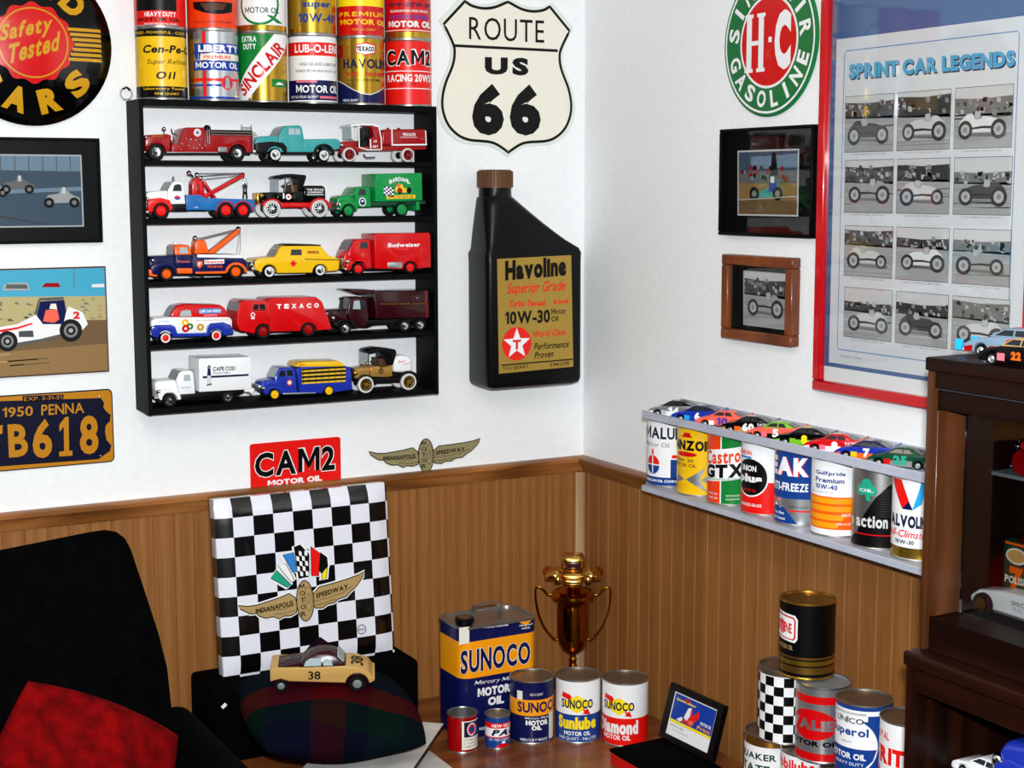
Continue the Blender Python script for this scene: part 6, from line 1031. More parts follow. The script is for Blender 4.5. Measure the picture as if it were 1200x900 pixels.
def trophy():
    x, y = place(671, 800); x -= .012; y -= .02
    t = thing('trophy_cup', 'gold trophy cup with two handles and a race car on top', 'trophy', (x, y, DZ)); k = .00204
    h = lambda py: (801-py)*k
    MB().lathe([(0, 0), (.052, 0), (.054, .006), (.050, .012), (.046, .016), (.044, .026), (.022, .034), (.012, .045), (.0085, .058), (.010, .068), (.0075, .074), (.0085, .082), (.016, .086)], (0, 0, 0), 'trophy_gold', 'z', 40).build('base', t, True)
    MB().lathe([(.0, .084), (.014, .086), (.026, .094), (.034, .106), (.0385, .122), (.0395, .16), (.0395, .205), (.041, .212), (.050, .219), (.054, .226), (.053, .232), (.044, .240), (.030, .246), (.020, .250), (.018, .262), (0, .263)], (0, 0, 0), 'trophy_gold', 'z', 48).build('cup', t, True)
    fx = Matrix.Rotation(math.atan2(CAM.y-y, CAM.x-x)+PI/2, 4, 'Z')
    for sd in (-1, 1):
        P = [(.0535, .228), (.062, .229), (.070, .238), (.080, .247), (.090, .246), (.0915, .236), (.090, .21), (.084, .18), (.072, .15), (.058, .13), (.046, .118), (.0375, .116)]
        MB().tube([fx @ Vector((sd*a, 0, b)) for a, b in P], .0026, 'trophy_gold', 8).build('handle', t, True)
    mb = MB(); A = Art()
    for i in range(8): A.text(('CHAMPION', 'FIRST PLACE', 'FEATURE RACE', 'SPEEDWAY', 'SEASON', 'SPRINT CARS', 'AWARD', 'TROPHY')[i], (-30+(i % 3)*5, .198-i*.0115, 32-(i % 2)*8, .203-i*.0115), 'trophy_bright', 1, 0)
    fc = math.atan2(CAM.y-y, CAM.x-x); A.emit(mb, lambda u, v, l: ((.0397+l)*math.cos(fc+math.radians(u)), (.0397+l)*math.sin(fc+math.radians(u)), v), du=8); mb.build('engraving', t, True)
    cm = MB(); B = 'trophy_bright'; b0 = .262; X = fx
    def bxx(x0, y0, z0, x1, y1, z1, bev, m=B): cm.box(x0, y0, z0, x1, y1, z1, m, bev, 3, X)
    bxx(-.026, -.05, b0, .026, .045, b0+.03, .010); bxx(-.022, -.066, b0+.002, .022, -.04, b0+.020, .006)
    bxx(-.028, -.02, b0+.026, .028, .04, b0+.066, .013); cm.box(-.019, -.0245, b0+.034, .019, -.018, b0+.052, 'maroon', .003, 2, X); cm.build('car_figure', t, True)
    for sd in (-1, 1):
        f2 = MB()
        for r in range(1): 
            bm = bmesh.new(); bmesh.ops.create_uvsphere(bm, u_segments=18, v_segments=12, radius=1)
            for v in bm.verts: v.co = Vector((sd*.043+v.co.x*.026, -.035+v.co.y*.034, b0+.028+v.co.z*.015 - max(0, sd*v.co.x)**2*.010))
            f2.add_bm(bm, B, X)
        f2.build('fender', t, True); hl = MB(); hl.ball((0, 0, 0), (.009, .006, .009), B, 8); hl.v = [tuple(X @ (Vector(q)+Vector((sd*.036, -.067, b0+.020)))) for q in hl.v]; hl.build('headlight', t, True)
        ws = MB(); bm = bmesh.new(); bmesh.ops.create_uvsphere(bm, u_segments=16, v_segments=10, radius=1)
        for v in bm.verts: v.co = Vector((sd*.06+v.co.x*.014, .0+v.co.y*.03, b0+.024+v.co.z*.012))
        ws.add_bm(bm, 'trophy_gold', X); ws.build('rear_fender', t, True)
trophy()

# red box with a black lid and the small framed print leaning on it
t = thing('lidded_box', 'red box with a black lid at the front edge of the desk', 'box', (-.225, -.70, DZ))
MB().box(-.302, -.80, DZ, -.160, -.605, DZ+.026, 'red', .002).build('box_body', t); MB().box(-.304, -.802, DZ+.0262, -.158, -.603, DZ+.034, 'velvet_black', .003, 2).build('lid', t)
def small_print():
    bl = Vector((-.17, -.622, DZ+.036)); z0 = DZ+.0355
    r = ray(773, 862); k = (z0-CAM.z)/r.z; bl = CAM+r*k; r = ray(835, 893); k = (z0-CAM.z)/r.z; br = CAM+r*k
    ax = (br-bl); W = ax.length; ax.normalize(); up = Vector((0, 0, 1)); nrm = ax.cross(up).normalized()   # towards or away from camera
    if nrm.dot(CAM-bl) < 0: nrm = -nrm
    lean = math.radians(16); up2 = (up*math.cos(lean) - nrm*math.sin(lean)); n2 = (nrm*math.cos(lean) + up*math.sin(lean)); H = .118
    mid = (bl+br)/2; t = thing('framed_print', 'small black framed blue picture leaning on the black lidded box', 'picture', mid)
    f = lambda u, v, l: tuple(bl-mid+ax*(u*W)+up2*(v*H)+n2*l)
    def slab(u0, v0, u1, v1, l0, l1, mt, nm):
        mb = MB(); vs = [f(u, v, l) for l in (l0, l1) for u, v in ((u0, v0), (u1, v0), (u1, v1), (u0, v1))]; mb.add(vs, [(0, 1, 2, 3), (4, 5, 6, 7), (0, 1, 5, 4), (1, 2, 6, 5), (2, 3, 7, 6), (3, 0, 4, 7)], mt); mb.build(nm, t, True)
    slab(0, 0, 1, .1, -.008, .004, 'black', 'bottom_rail'); slab(0, .88, 1, 1, -.008, .004, 'black', 'top_rail'); slab(0, .1, .1, .88, -.008, .004, 'black', 'side_rail'); slab(.9, .1, 1, .88, -.008, .004, 'black', 'side_rail'); slab(.1, .1, .9, .88, -.006, .001, 'white', 'print_backing')
    A = Art(); A.rect(.12, .38, .88, .855, 'blue', 1); A.rect(.12, .34, .88, .39, 'lemon', 2); A.text('Special Edition', (.16, .73, .52, .79), 'lemon', 3, 2, .2); A.text('MOTOR OIL', (.66, .5, .86, .56), 'white', 3, 2); A.text('Print', (.62, .41, .86, .48), 'amber', 3, 2); A.poly([(.34, .42), (.4, .55), (.44, .7), (.48, .7), (.5, .58), (.6, .72), (.62, .6), (.54, .46), (.52, .4)], 'bright_red', 3); A.poly([(.36, .5), (.4, .68), (.46, .72), (.46, .56), (.42, .46)], 'white', 4); A.ell(.5, .46, .05, .04, 'salmon', 5); A.poly([(.24, .42), (.33, .5), (.35, .44), (.3, .4)], 'white', 4); A.poly([(.3, .8), (.36, .84), (.42, .8), (.36, .76)], 'red', 3)
    A.text('with best wishes', (.15, .27, .4, .31), 'grey3', 2, 0, .3); A.text('Limited print', (.2, .2, .5, .23), 'grey3', 2, 0, .3)
    mb = MB(); A.emit(mb, lambda u, v, l: f(u, v, .001+l*1.5)); mb.build('picture_surface', t, True)
    st = MB(); e0 = Vector(f(.5, .75, -.008)); e1 = e0 - nrm*.05; e1.z = 0; st.tube([e0, (e0+e1)/2, e1], .003, 'black', 6)
    st.build('easel_leg', t, True)
small_print()

# pyramid of cans by the right wall
GP = 'oil cans in the pyramid by the right wall'
PX = -.13; zr = DZ+.1452
def p1(A, P): tx(A, P, 'QUAKER', -85, .77, 22, .66, 'dark_green', 2); tx(A, P, 'STATE', -85, .61, 8, .5, 'dark_green', 2); tx(A, P, 'Deluxe', -70, .46, 15, .3, 'dark_green', 1, .3)
can('white oil can with dark green letters, bottom left of the can pyramid', PX, -.922, DZ, lambda A, P: p1(A, lambda u, v: (u, v)), None, .051, .145, [(0, .86, 'white'), (.86, 1, 'brass')], group=GP, turn=-8)
def p2(A, P): A.text('Mobilubs', [(-80, .78), (40, .78), (40, .93), (-80, .93)], 'bright_red', 2, 2); A.rect(-90, .0, 90, .7, 'navy', 1)
can('white and navy can with red letters, bottom row of the can pyramid', PX, -1.035, DZ, p2, None, .051, .145, group=GP, turn=-25)
can('plain black oil can in the bottom row of the pyramid, below the blue can', PX, -1.148, DZ, None, None, .051, .145, [(0, .9, 'black'), (.9, 1, 'tin')], group=GP)
can('plain dark oil can under the white and red can, end of the pyramid base', PX, -1.262, DZ, None, None, .051, .145, [(0, 1, 'black')], group=GP)
def p3(A, P):
    for r in range(7):
        for c in range(-5, 6):
            if (r+c) % 2 == 0: A.rect(c*22-8, .02+r*.127, c*22+14, .02+(r+1)*.127, 'black', 1)
can('black and white checkered can in the second row of the can pyramid', PX, -.963, zr, p3, None, .051, .145, [(0, .92, 'white'), (.92, 1, 'tin_brown')], group=GP, turn=6)
def p4(A, P): A.rect(-95, .0, 95, .13, 'red', 1); A.rect(-95, .78, 95, .88, 'red', 1); A.ell(-10, .5, 55, .2, 'red', 1, 40); A.text('VALIE', [(-70, .43), (38, .43), (38, .57), (-70, .57)], 'silver', 3, 3); A.text('MOTOR OIL', [(-85, .22), (52, .22), (52, .29), (-85, .29)], 'black', 2, 3)
can('silver and red oil can with a red oval, second row of the pyramid', PX, -1.076, zr, p4, None, .051, .145, [(0, 1, 'silver')], 'grey_paint', group=GP, turn=-14)
def p5(A, P):
    A.ell(-38, .47, 70, .38, 'white', 1, 40); A.poly([(-100, .12), (-38, .095), (0, .17), (22, .3), (30, .44), (-100, .44)], 'can_blue', 2); A.rect(-90, .8, 10, .9, 'white', 1); A.poly([(-90, .87), (40, .87), (32, .9), (40, .93), (-90, .93)], 'white', 1); A.text('UNICO', [(-62, .76), (2, .76), (2, .83), (-62, .83)], 'navy_ink', 3, 1); A.text('Superol', [(-80, .57), (12, .57), (12, .71), (-80, .71)], 'can_blue', 3, 2); A.text('HEAVY', [(-45, .5), (-22, .5), (-22, .53), (-45, .53)], 'can_blue', 3, 0); A.text('MOTOR OIL', [(-85, .3), (8, .3), (8, .38), (-85, .38)], 'white', 3, 2); A.text('HEAVY DUTY', [(-65, .22), (4, .22), (4, .26), (-65, .26)], 'white', 3, 0); A.text('CAPACITY ONE QUART', [(-70, .04), (20, .04), (20, .08), (-70, .08)], 'white', 3, 1)
can('blue oil can with a white oval label, second row of the pyramid', PX, -1.188, zr, p5, None, .051, .145, [(0, 1, 'can_blue')], group=GP, turn=-2)
def p6(A, P): A.text('ROYAL', [(-80, .76), (-35, .76), (-35, .86), (-80, .86)], 'bright_red', 2, 2); A.text('TRITON', [(-90, .46), (60, .46), (60, .68), (-90, .68)], 'bright_red', 2, 3); A.text('HI-GRADE', [(-90, .26), (50, .26), (50, .4), (-90, .4)], 'bright_red', 2, 2); A.text('MOTOR OIL', [(-55, .14), (10, .14), (10, .19), (-55, .19)], 'pink', 2, 0)
can('white oil can with red letters at the right end of the pyramid', PX, -1.304, zr, p6, None, .051, .145, group=GP, turn=-6)
def p7(A, P):
    A.poly([(-95, .5), (-26, .47), (-20, .52), (-20, .78), (-26, .83), (-95, .86)], 'white', 1); A.poly([(-95, .525), (-29, .497), (-24, .54), (-24, .76), (-29, .805), (-95, .835)], 'red', 2); A.poly([(-95, .54), (-31, .515), (-27.5, .55), (-27.5, .755), (-31, .785), (-95, .815)], 'white', 3); A.text('KOTTENE', [(-95, .6), (-33, .585), (-33, .72), (-95, .73)], 'red', 5, 2); A.ell(-62, .655, 12, .1, 'pink', 4); A.text('MOTOR OIL', [(-75, .37), (-30, .37), (-30, .43), (-75, .43)], 'tan', 2, 1)
can('black oil can with gold bands on top of the can pyramid', PX+.004, -1.021, zr+.1452, p7, None, .0525, .146, [(0, .07, 'black'), (.07, .16, 'brass'), (.16, .18, 'black'), (.18, .24, 'gold'), (.24, .26, 'black'), (.26, .29, 'brass'), (.29, 1, 'black')], 'brass', 'gold', group=GP)

# ================================================================== LEFT OF THE DESK: case, checkered cushion, white stand, plaid pillow, car
t = thing('carrying_case', 'black padded case on the desk, behind the plaid pillow', 'case', (-.80, -.13, DZ))
MB().box(-1.036, -.215, DZ, -.560, -.045, .7160, 'velvet_black', .012, 3).build('case_body', t)
MB().box(-.004, -.001, -.006, .004, .0002, .006, 'white', .0005, 1, Matrix.Translation((-1.015, -.2165, .685)) @ Matrix.Rotation(.9, 4, 'Y')).build('zipper_tag', t)
MB().tube([(-.9, -.216, .64), (-.9, -.228, .655), (-.86, -.234, .662), (-.76, -.234, .662), (-.72, -.228, .655), (-.72, -.216, .64)], .006, 'black', 8).build('carry_handle', t)
pts = [(-.558, -.12, .655), (-.545, -.115, .657), (-.533, -.112, .650), (-.526, -.112, .635), (-.525, -.114, .615), (-.528, -.118, .595), (-.536, -.12, .575), (-.548, -.12, .5595)]
tag(MB().tube(pts, .003, 'black', 8).build('power_cord'), 'thin black cord curling between the black case and the rectangular can', 'cord')
def checker_mat():
    mt = M('checker_vinyl', '#e8e8ee', .22, 0, .35); n, l, b = nodes(mt); tc = n.new('ShaderNodeTexCoord'); mp = n.new('ShaderNodeMapping')
    p = .0452; ph = .0425; mp.inputs['Scale'].default_value = (1/p, 0, 1/ph); mp.inputs['Location'].default_value = (10.02-.0005, .5, 10.02); l.new(tc.outputs['Object'], mp.inputs['Vector'])
    c = n.new('ShaderNodeTexChecker'); c.inputs['Scale'].default_value = 1.0; c.inputs['Color1'].default_value = lin('#dfe0ea'); c.inputs['Color2'].default_value = lin('#050506'); l.new(mp.outputs[0], c.inputs['Vector']); l.new(c.outputs['Color'], b.inputs['Base Color']); return mp
MPC = checker_mat()
def cushion():
    W, H, T = .402, .387, .055; t = thing('seat_cushion', 'black and white checkered cushion in plastic wrap, leaning on the oak panelling', 'cushion', (-.790, -.13, .7165)); t.rotation_euler = (math.radians(-5.5), 0, 0)
    MPC.inputs['Location'].default_value = (W/2/.0452-.036/.0452+20, .5, 20-(H-.041)/.0425)
    mb = MB(); bm = bmesh.new(); bmesh.ops.create_grid(bm, x_segments=24, y_segments=24, size=1); bm.free()
    n = 20; vs = []; fs = []
    for side in (-1, 1):
        base = len(vs)
        for j in range(n+1):
            for i in range(n+1):
                u = -1+2*i/n; v = -1+2*j/n; e = min(1, (1-abs(u))*6)**.5*min(1, (1-abs(v))*6)**.5; th = T/2*(.55+.45*e) + .003*(1-u*u)*(1-v*v)
                vs.append((u*W/2*(1-.006*(1-v*v)*0), side*th, H/2+v*H/2))
        for j in range(n):
            for i in range(n): a = base+j*(n+1)+i; q = (a, a+1, a+n+2, a+n+1); fs.append(q if side < 0 else q[::-1])
    m = (n+1)*(n+1)
    ring = [i for i in range(n+1)]+[j*(n+1)+n for j in range(1, n+1)]+[n*(n+1)+i for i in range(n-1, -1, -1)]+[j*(n+1) for j in range(n-1, 0, -1)]
    for k in range(len(ring)): a, b = ring[k], ring[(k+1) % len(ring)]; fs.append((a, a+m, b+m, b))
    mb.add(vs, fs, 'checker_vinyl'); mb.build('cushion_cover', t, True, 60)
    c = (-.790, 0); ec = LW(358.6, 703, .155); cx = ec[0]-t.location.x; cz = ec[1]-t.location.z-.006; k = .000585
    rot = math.radians(0.5); f = lambda x, y: (cx+(x*math.cos(rot)-y*math.sin(rot))*k, cz+(x*math.sin(rot)+y*math.cos(rot))*k)
    A = Art(); g = lambda X, Y: f((X-445)*1.12*.98, (500-Y)*1.12+(X-445)*-.085)
    flags = [([(328, 418), (350, 392), (400, 445), (385, 452)], 'mint'), ([(356, 378), (385, 372), (412, 428), (400, 436)], 'white'), ([(376, 342), (415, 336), (424, 402), (408, 404)], 'sky'), ([(418, 318), (440, 312), (470, 345), (464, 420), (428, 425)], 'black'), ([(478, 318), (512, 345), (500, 420), (474, 418)], 'bright_red'), ([(512, 340), (534, 358), (536, 388), (510, 412), (503, 400)], 'black'), ([(518, 402), (534, 392), (528, 428), (508, 432)], 'lemon')]
    for P, mt in flags: A.stroke([g(*p) for p in P], .010, 'white', 1, True); A.poly([g(*p) for p in P], 'white', 1); A.poly([g(*p) for p in P], mt, 3); A.stroke([g(*p) for p in P], .0016, 'black', 4, True)
    for r in range(5):
        for q in range(4):
            if (r+q) % 2: x0 = 424+q*10; y0 = 332+r*17; A.poly([g(x0, y0), g(x0+10, y0+3), g(x0+10, y0+18), g(x0, y0+15)], 'white', 4)
    W2 = Art(); winged(W2, f, ('tan', 'black'), 5)
    for i in (0, 2): A.stroke(W2.it[i][0], .008, 'white', 2, True)
    A.it += W2.it
    c2 = g(648, 612); A.ring(*c2, .011, .011, .002, 'grey2', 2); A.text('IMS', (c2[0]-.007, c2[1]-.003, c2[0]+.007, c2[1]+.003), 'grey2', 2, 1); A.stroke([(c2[0]-.013, c2[1]), (c2[0]-.010, c2[1]+.002)], .001, 'grey2', 2)
    mb = MB(); fr = lambda x, z: T/2*(.55+.45*min(1, (1-abs(x)/(W/2))*6)**.5*min(1, (1-abs(z-H/2)/(H/2))*6)**.5)+.003*(1-(x/(W/2))**2)*(1-((z-H/2)/(H/2))**2)
    A.emit(mb, lambda x, z, l: (x, -fr(x, z)-.0008-l, z), du=.02, eps=.0003, dv=.02); mb.build('emblem', t, True)
    w = MB(); w.box(-W/2-.010, -.006, .0, -W/2-.0005, -.005, H+.006, 'clear_plastic'); w.build('plastic_flange', t, True); w = MB(); w.box(-W/2-.010, -.006, H+.001, W/2+.004, -.005, H+.009, 'clear_plastic'); w.build('plastic_flange', t, True)
cushion()
t = thing('side_stand', 'white marbled two-tier stand set at an angle on the desk', 'stand', (-.75, -.42, DZ))
d1 = Vector((-.142, -.17)).normalized(); d2 = Vector((-d1.y, d1.x)); d2 = d2 if d2.x < 0 else -d2; c0 = Vector((-.582, -.379))
def board(c, a, b, z0, z1, nm):
    P = [c, c+d1*a, c+d1*a+d2*b, c+d2*b]; mb = MB(); mb.prism([(p.x, p.y) for p in P], 'z', z0, z1-.0012, 'dark_wood', .0); mb.prism([(p.x, p.y) for p in P], 'z', z1-.0012, z1, 'marble', .0); mb.build(nm, t); return P
B1 = board(c0, .33, .215, .612, .622, 'top_board')
lo0 = Vector((-.612, -.365)); d1b = Vector((-.02, -.99)).normalized()
MB().prism([(-.612, -.372), (-.616, -.62), (-.80, -.62), (-.74, -.372)], 'z', DZ, DZ+.010, 'marble', .001).build('lower_board', t)
for p in (c0+d1*.09+d2*.04, c0+d1*.26+d2*.05, c0+d1*.10+d2*.17, c0+d1*.26+d2*.17): MB().lathe([(.008, DZ+(.0102 if p.y < -.38 else 0.0002)), (.008, .6118)], (p.x, p.y, 0), 'black', 'z', 12).build('leg', t)
def pillow(name, label, cat, loc, rot, a, b, th, mat, pinch=.12, lump=None, n=36, seed=1):
    t = thing(name, label, cat, loc); t.rotation_euler = rot; rnd = random.Random(seed); vs = []; fs = []; uv = []
    ph = [rnd.random()*6 for _ in range(6)]
    for side in (-1, 1):
        base = len(vs)
        for j in range(n+1):
            for i in range(n+1):
                u = math.sin(PI/2*(-1+2*i/n)); v = math.sin(PI/2*(-1+2*j/n)); e = (max(0, 1-u*u)**.45)*(max(0, 1-v*v)**.45)
                x = u*a*(1-pinch*(1-v*v)); y = v*b*(1-pinch*(1-u*u)); z = side*th*e*(1+.08*math.sin(3*u+ph[0])*math.sin(4*v+ph[1])) + (.012*math.sin(5*u+ph[2])*math.sin(4*v+ph[3]))*e*.6
                if lump: x, y, z = lump(u, v, side, x, y, z)
                vs.append((x, y, z)); uv.append(((u+1)/2, (v+1)/2))
        for j in range(n):
            for i in range(n): q = base+j*(n+1)+i; r = (q, q+1, q+n+2, q+n+1); fs.append(r if side > 0 else r[::-1])
    mb = MB(); mb.add(vs, fs, mat); mb.uv = uv; mb.build('cover', t, True, 180); return t
# plaid pillow: thick, slumped on the white stand with one corner propped up against the case
def plaid_lump(u, v, side, x, y, z):
    if v > .0 and side > 0: z += .072*math.exp(-((u-.0)**2/.05+(v-.80)**2/.05))*(v > 0)
    return x, y, z
pillow('plaid_pillow', 'dark plaid pillow heaped on the white stand under the tan model car', 'pillow', (-.850, -.400, .6980), (math.radians(8), math.radians(5), math.radians(-8)), .160, .150, .066, 'plaid_wool', -.12, plaid_lump, 36, 5)
def coupe():
    s = .205/870; t = thing('model_race_car', 'tan and maroon model race car numbered 38, on the plaid pillow', 'toy car', (-.868, -.405, .775)); t.rotation_euler = (math.radians(8), 0, math.radians(-24))
    C = lambda P: [((x-435)*s, z*s) for x, z in P]; W = .076
    arc_ = lambda cx, r: [(cx+r*math.cos(PI*k/8), 10+r*math.sin(PI*k/8)) for k in range(9)]
    MB().prism(C([(0, 55), (0, 160), (30, 170), (420, 168), (640, 172), (740, 160), (830, 118), (872, 60), (872, 25), (835, 12)]+arc_(735, 88)+[(640, 10), (160, 40)]+arc_(85, 60)[2:7]+[(10, 50)]), 'y', -W*.44, W*.44, 'tan_car', .006, 3).build('body', t, True)
    zl, zh = 165*s, 275*s; tp = lambda c: (c.x, c.y*(1-.3*max(0, c.z-zl)/(zh-zl)), c.z)
    MB().prism(C([(225, 160), (270, 205), (330, 250), (400, 274), (500, 274), (560, 255), (610, 205), (650, 160)]), 'y', -W*.4, W*.4, 'maroon', .004, 2, tp).build('cabin', t, True)
    MB().prism(C([(10, 163), (225, 190), (300, 200), (300, 168), (10, 160)]), 'y', -W*.36, W*.36, 'maroon', .003, 2).build('rear_deck', t, True)
    MB().prism(C([(568, 250), (612, 200), (628, 200), (580, 255)]), 'y', -W*.30, W*.30, 'window_pale', 0, 1).build('windshield', t, True)
    for sd in (-1, 1):
        tq = lambda c: (c.x, sd*(W*.4*(1-.3*max(0, c.z-zl)/(zh-zl))+(.0007 if abs(c.y) > .5 else -.001)), c.z)
        for P in ([(285, 178), (300, 215), (340, 240), (410, 240), (430, 225), (430, 178)], [(450, 178), (450, 225), (480, 235), (520, 215), (530, 178)]): MB().prism(C(P), 'y', 0, 1, 'window_pale', 0, 1, tq).build('side_window', t, True)
        fd = MB(); fd.prism(C([(735+x, 10+y) for x, y in [(104*math.cos(PI*k/10), 104*math.sin(PI*k/10)) for k in range(11)]+[(86*math.cos(PI*k/10), 86*math.sin(PI*k/10)) for k in range(10, -1, -1)]]), 'y', sd*W*.36, sd*W*.5, 'maroon', .001); fd.build('fender', t, True)
        MB().prism(C([(640, 25), (160, 55), (90, 80), (10, 60), (10, 45), (160, 38), (640, 8)]), 'y', sd*W*.43, sd*W*.46, 'maroon', .0006).build('side_sill', t, True)
        for cx, r in ((735, 74), (90, 58)):
            w = MB(); w.lathe([(r*s*.5, 0), (r*s*.9, 0), (r*s, -sd*.002), (r*s, -sd*.012), (r*s*.4, -sd*.012)], ((cx-435)*s, sd*W*.47, 12*s), 'tire', 'y', 22); o = w.build('wheel', t, True); MB().lathe([(r*s*.52, 0), (r*s*.3, sd*.001), (0, sd*.0015)], ((cx-435)*s, sd*W*.47, 12*s), 'grey_paint', 'y', 16).build('hub_cap', o, True)
        A = Art(); m2 = MB(); A.text('38', ((-8-435+330)*s, 62*s, (95-435+330)*s, 138*s), 'black', 2, 1) if sd < 0 else A.text('38', (8*s, 62*s, 110*s, 138*s), 'black', 2, 1)
        A.emit(m2, (lambda x, z, l: (x, -W*.44-.0004-l, z)) if sd < 0 else (lambda x, z, l: (-x, W*.44+.0004+l, z))); m2.build('door_number', t, True)
    A = Art(); m2 = MB(); hz = lambda x: (172-12*max(0, (x/s+435-640)/100) if x/s+435 < 740 else 160-42*(x/s+435-740)/90)*s+.0012
    A.text('38', [(.058, -.020), (.058, .018), (.083, .018), (.083, -.020)], 'black', 2, 1); A.emit(m2, lambda x, y, l: (x, y, hz(x)+l), du=.008); m2.build('hood_number', t, True)
    MB().box(.100, -W*.46, .008, .106, W*.46, .016, 'tan_car', .002, 2).build('bumper', t, True)
coupe()

# ================================================================== ARMCHAIR
t = thing('armchair', 'black velvet armchair in the lower left corner', 'armchair', (-1.5, -.85, 0))
bk = [LW(x, y, .5) for x, y in ((100, 622), (120, 619), (133, 621), (143, 628), (150, 640), (158, 664), (170, 700), (183, 740), (193, 780), (199, 835))]
bk = [(-1.86, .50), (-1.86, 1.02), (-1.80, 1.115), (-1.70, 1.135), (-1.52, 1.138)]+bk+[(-1.215, .50)]
mb = MB(); mb.prism(bk, 'y', -.52, -.26, 'velvet_black', .028, 4, lambda c: (c.x, c.y, c.z-(.10*(c.y+.52)/.26 if c.z > .9 else 0))); mb.build('backrest', t)
for x0, x1 in ((-1.247, -1.092), (-2.06, -1.80)):
    arm = [(x0, .12), (x0-.01, .64), (x0+.01, .73), (x0+.04, .770), ((x0+x1)/2-.02, .782), ((x0+x1)/2+.015, .772), (x1-.055, .745), (x1-.015, .70), (x1, .63), (x1-.012, .12)]; mb = MB(); mb.prism(arm, 'y', -1.36, -.42, 'velvet_black', .03, 3); mb.build('armrest', t)
MB().box(-1.80, -1.33, .12, -1.262, -.525, .42, 'velvet_black', .02, 2).build('seat_base', t); MB().box(-1.795, -1.36, .4205, -1.264, -.525, .609, 'velvet_black', .05, 4).build('seat_cushion', t)
for x in (-1.93, -1.24):
    for y in (-1.30, -.35): MB().lathe([(.02, 0), (.028, .12)], (x, y, 0), 'dark_wood', 'z', 12).build('leg', t)
o = pillow('red_pillow', 'plush red pillow leaning on the black armchair', 'pillow', (-1.452, -.80, .790), (math.radians(66), math.radians(29), 0), .140, .140, .062, 'cloth_red', -.10, None, 32, 9)

# ================================================================== DISPLAY CABINET at the right
yl = -1.618
t = thing('display_cabinet', 'tall dark wood display cabinet with glass front at the right edge', 'cabinet', (-.21, -1.95, 0))
yr = -2.30; zt = 1.523; zf = 1.145; HX = -.42
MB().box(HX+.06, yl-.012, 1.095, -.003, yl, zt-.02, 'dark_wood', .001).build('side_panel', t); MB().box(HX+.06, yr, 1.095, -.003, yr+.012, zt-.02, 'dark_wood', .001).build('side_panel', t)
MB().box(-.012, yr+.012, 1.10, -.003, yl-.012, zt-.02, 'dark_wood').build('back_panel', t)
MB().box(HX-.004, yr-.004, zt-.0195, -.002, yl+.002, zt, 'dark_wood_across', .003, 2).build('top_board', t)
mb = MB(); mb.box(HX, yl-.011, 1.095, HX+.06, yl, zt-.0197, 'hutch_wood_lit', .002, 2); mb.build('corner_moulding', t)
MB().box(HX+.004, yl-.0195, 1.146, HX+.0595, yl-.0113, 1.447, 'hutch_wood_lit', .001).build('stile', t); MB().box(HX, yr, 1.095, HX+.06, yr+.05, zt-.0197, 'dark_wood', .002).build('stile', t)
MB().box(HX+.004, yr+.05, 1.478, HX+.06, yl-.0113, zt-.0197, 'dark_wood_across', .001).build('fascia', t); MB().box(HX+.010, yr+.05, 1.448, HX+.06, yl-.0113, 1.4778, 'dark_wood_across', .001).build('header_rail', t); MB().box(HX+.006, yr+.05, 1.4775, HX+.010, yl-.0113, 1.4805, 'steel_blue').build('trim_strip', t)
MB().box(HX+.006, yr+.05, 1.095, -.012, yl-.0125, zf, 'dark_wood_across', .001).build('hutch_floor', t)
MB().box(HX+.058, yr+.05, 1.1455, HX+.0605, yl-.0197, 1.447, 'smoked_glass').build('glass_pane', t)
MB().box(-.30, yr+.013, 1.343, -.0125, yl-.0125, 1.349, 'grey_paint', .0006).build('glass_shelf', t)
LX = -.44
MB().box(LX, yl-.010, .0, -.003, yl+.002, 1.072, 'dark_wood').build('lower_side_panel', t); MB().box(LX, yr, 0, -.003, yr+.018, 1.072, 'dark_wood', .002).build('lower_side_panel', t)
MB().box(LX-.006, yr-.004, 1.0722, -.003, yl+.006, 1.0948, 'dark_wood_across', .005, 3).build('counter_top', t); MB().box(-.012, yr+.018, .03, -.003, yl-.010, 1.072, 'dark_wood').build('lower_back_panel', t)
FZ = .903
MB().box(LX+.004, yr+.018, 1.035, LX+.02, yl-.010, 1.0718, 'dark_wood_across', .001).build('top_rail', t); MB().box(LX+.004, yr+.018, FZ-.02, -.012, yl-.010, FZ, 'dark_wood_across', .001).build('lower_shelf', t); MB().box(LX+.01, yr+.018, .0, LX+.03, yl-.010, FZ-.0202, 'dark_wood', .001).build('lower_front', t)
# on top of it
stock_car('model_stock_car', 'black model stock car with orange number 22 on top of the cabinet', (-.392, -1.772, zt), math.radians(94), .125, 'black', 'black', 'tan', '22', 'orange', 'model cars on the cabinet top', stripe='pink', sub='RACING', nk=.62)
stock_car('model_stock_car', 'blue-grey model stock car with bright blue nose plates on the cabinet top', (-.318, -1.685, zt), math.radians(106), .135, 'steel_blue', 'dark_red', 'steel_blue', '8', 'red', 'model cars on the cabinet top', wing='light_blue')
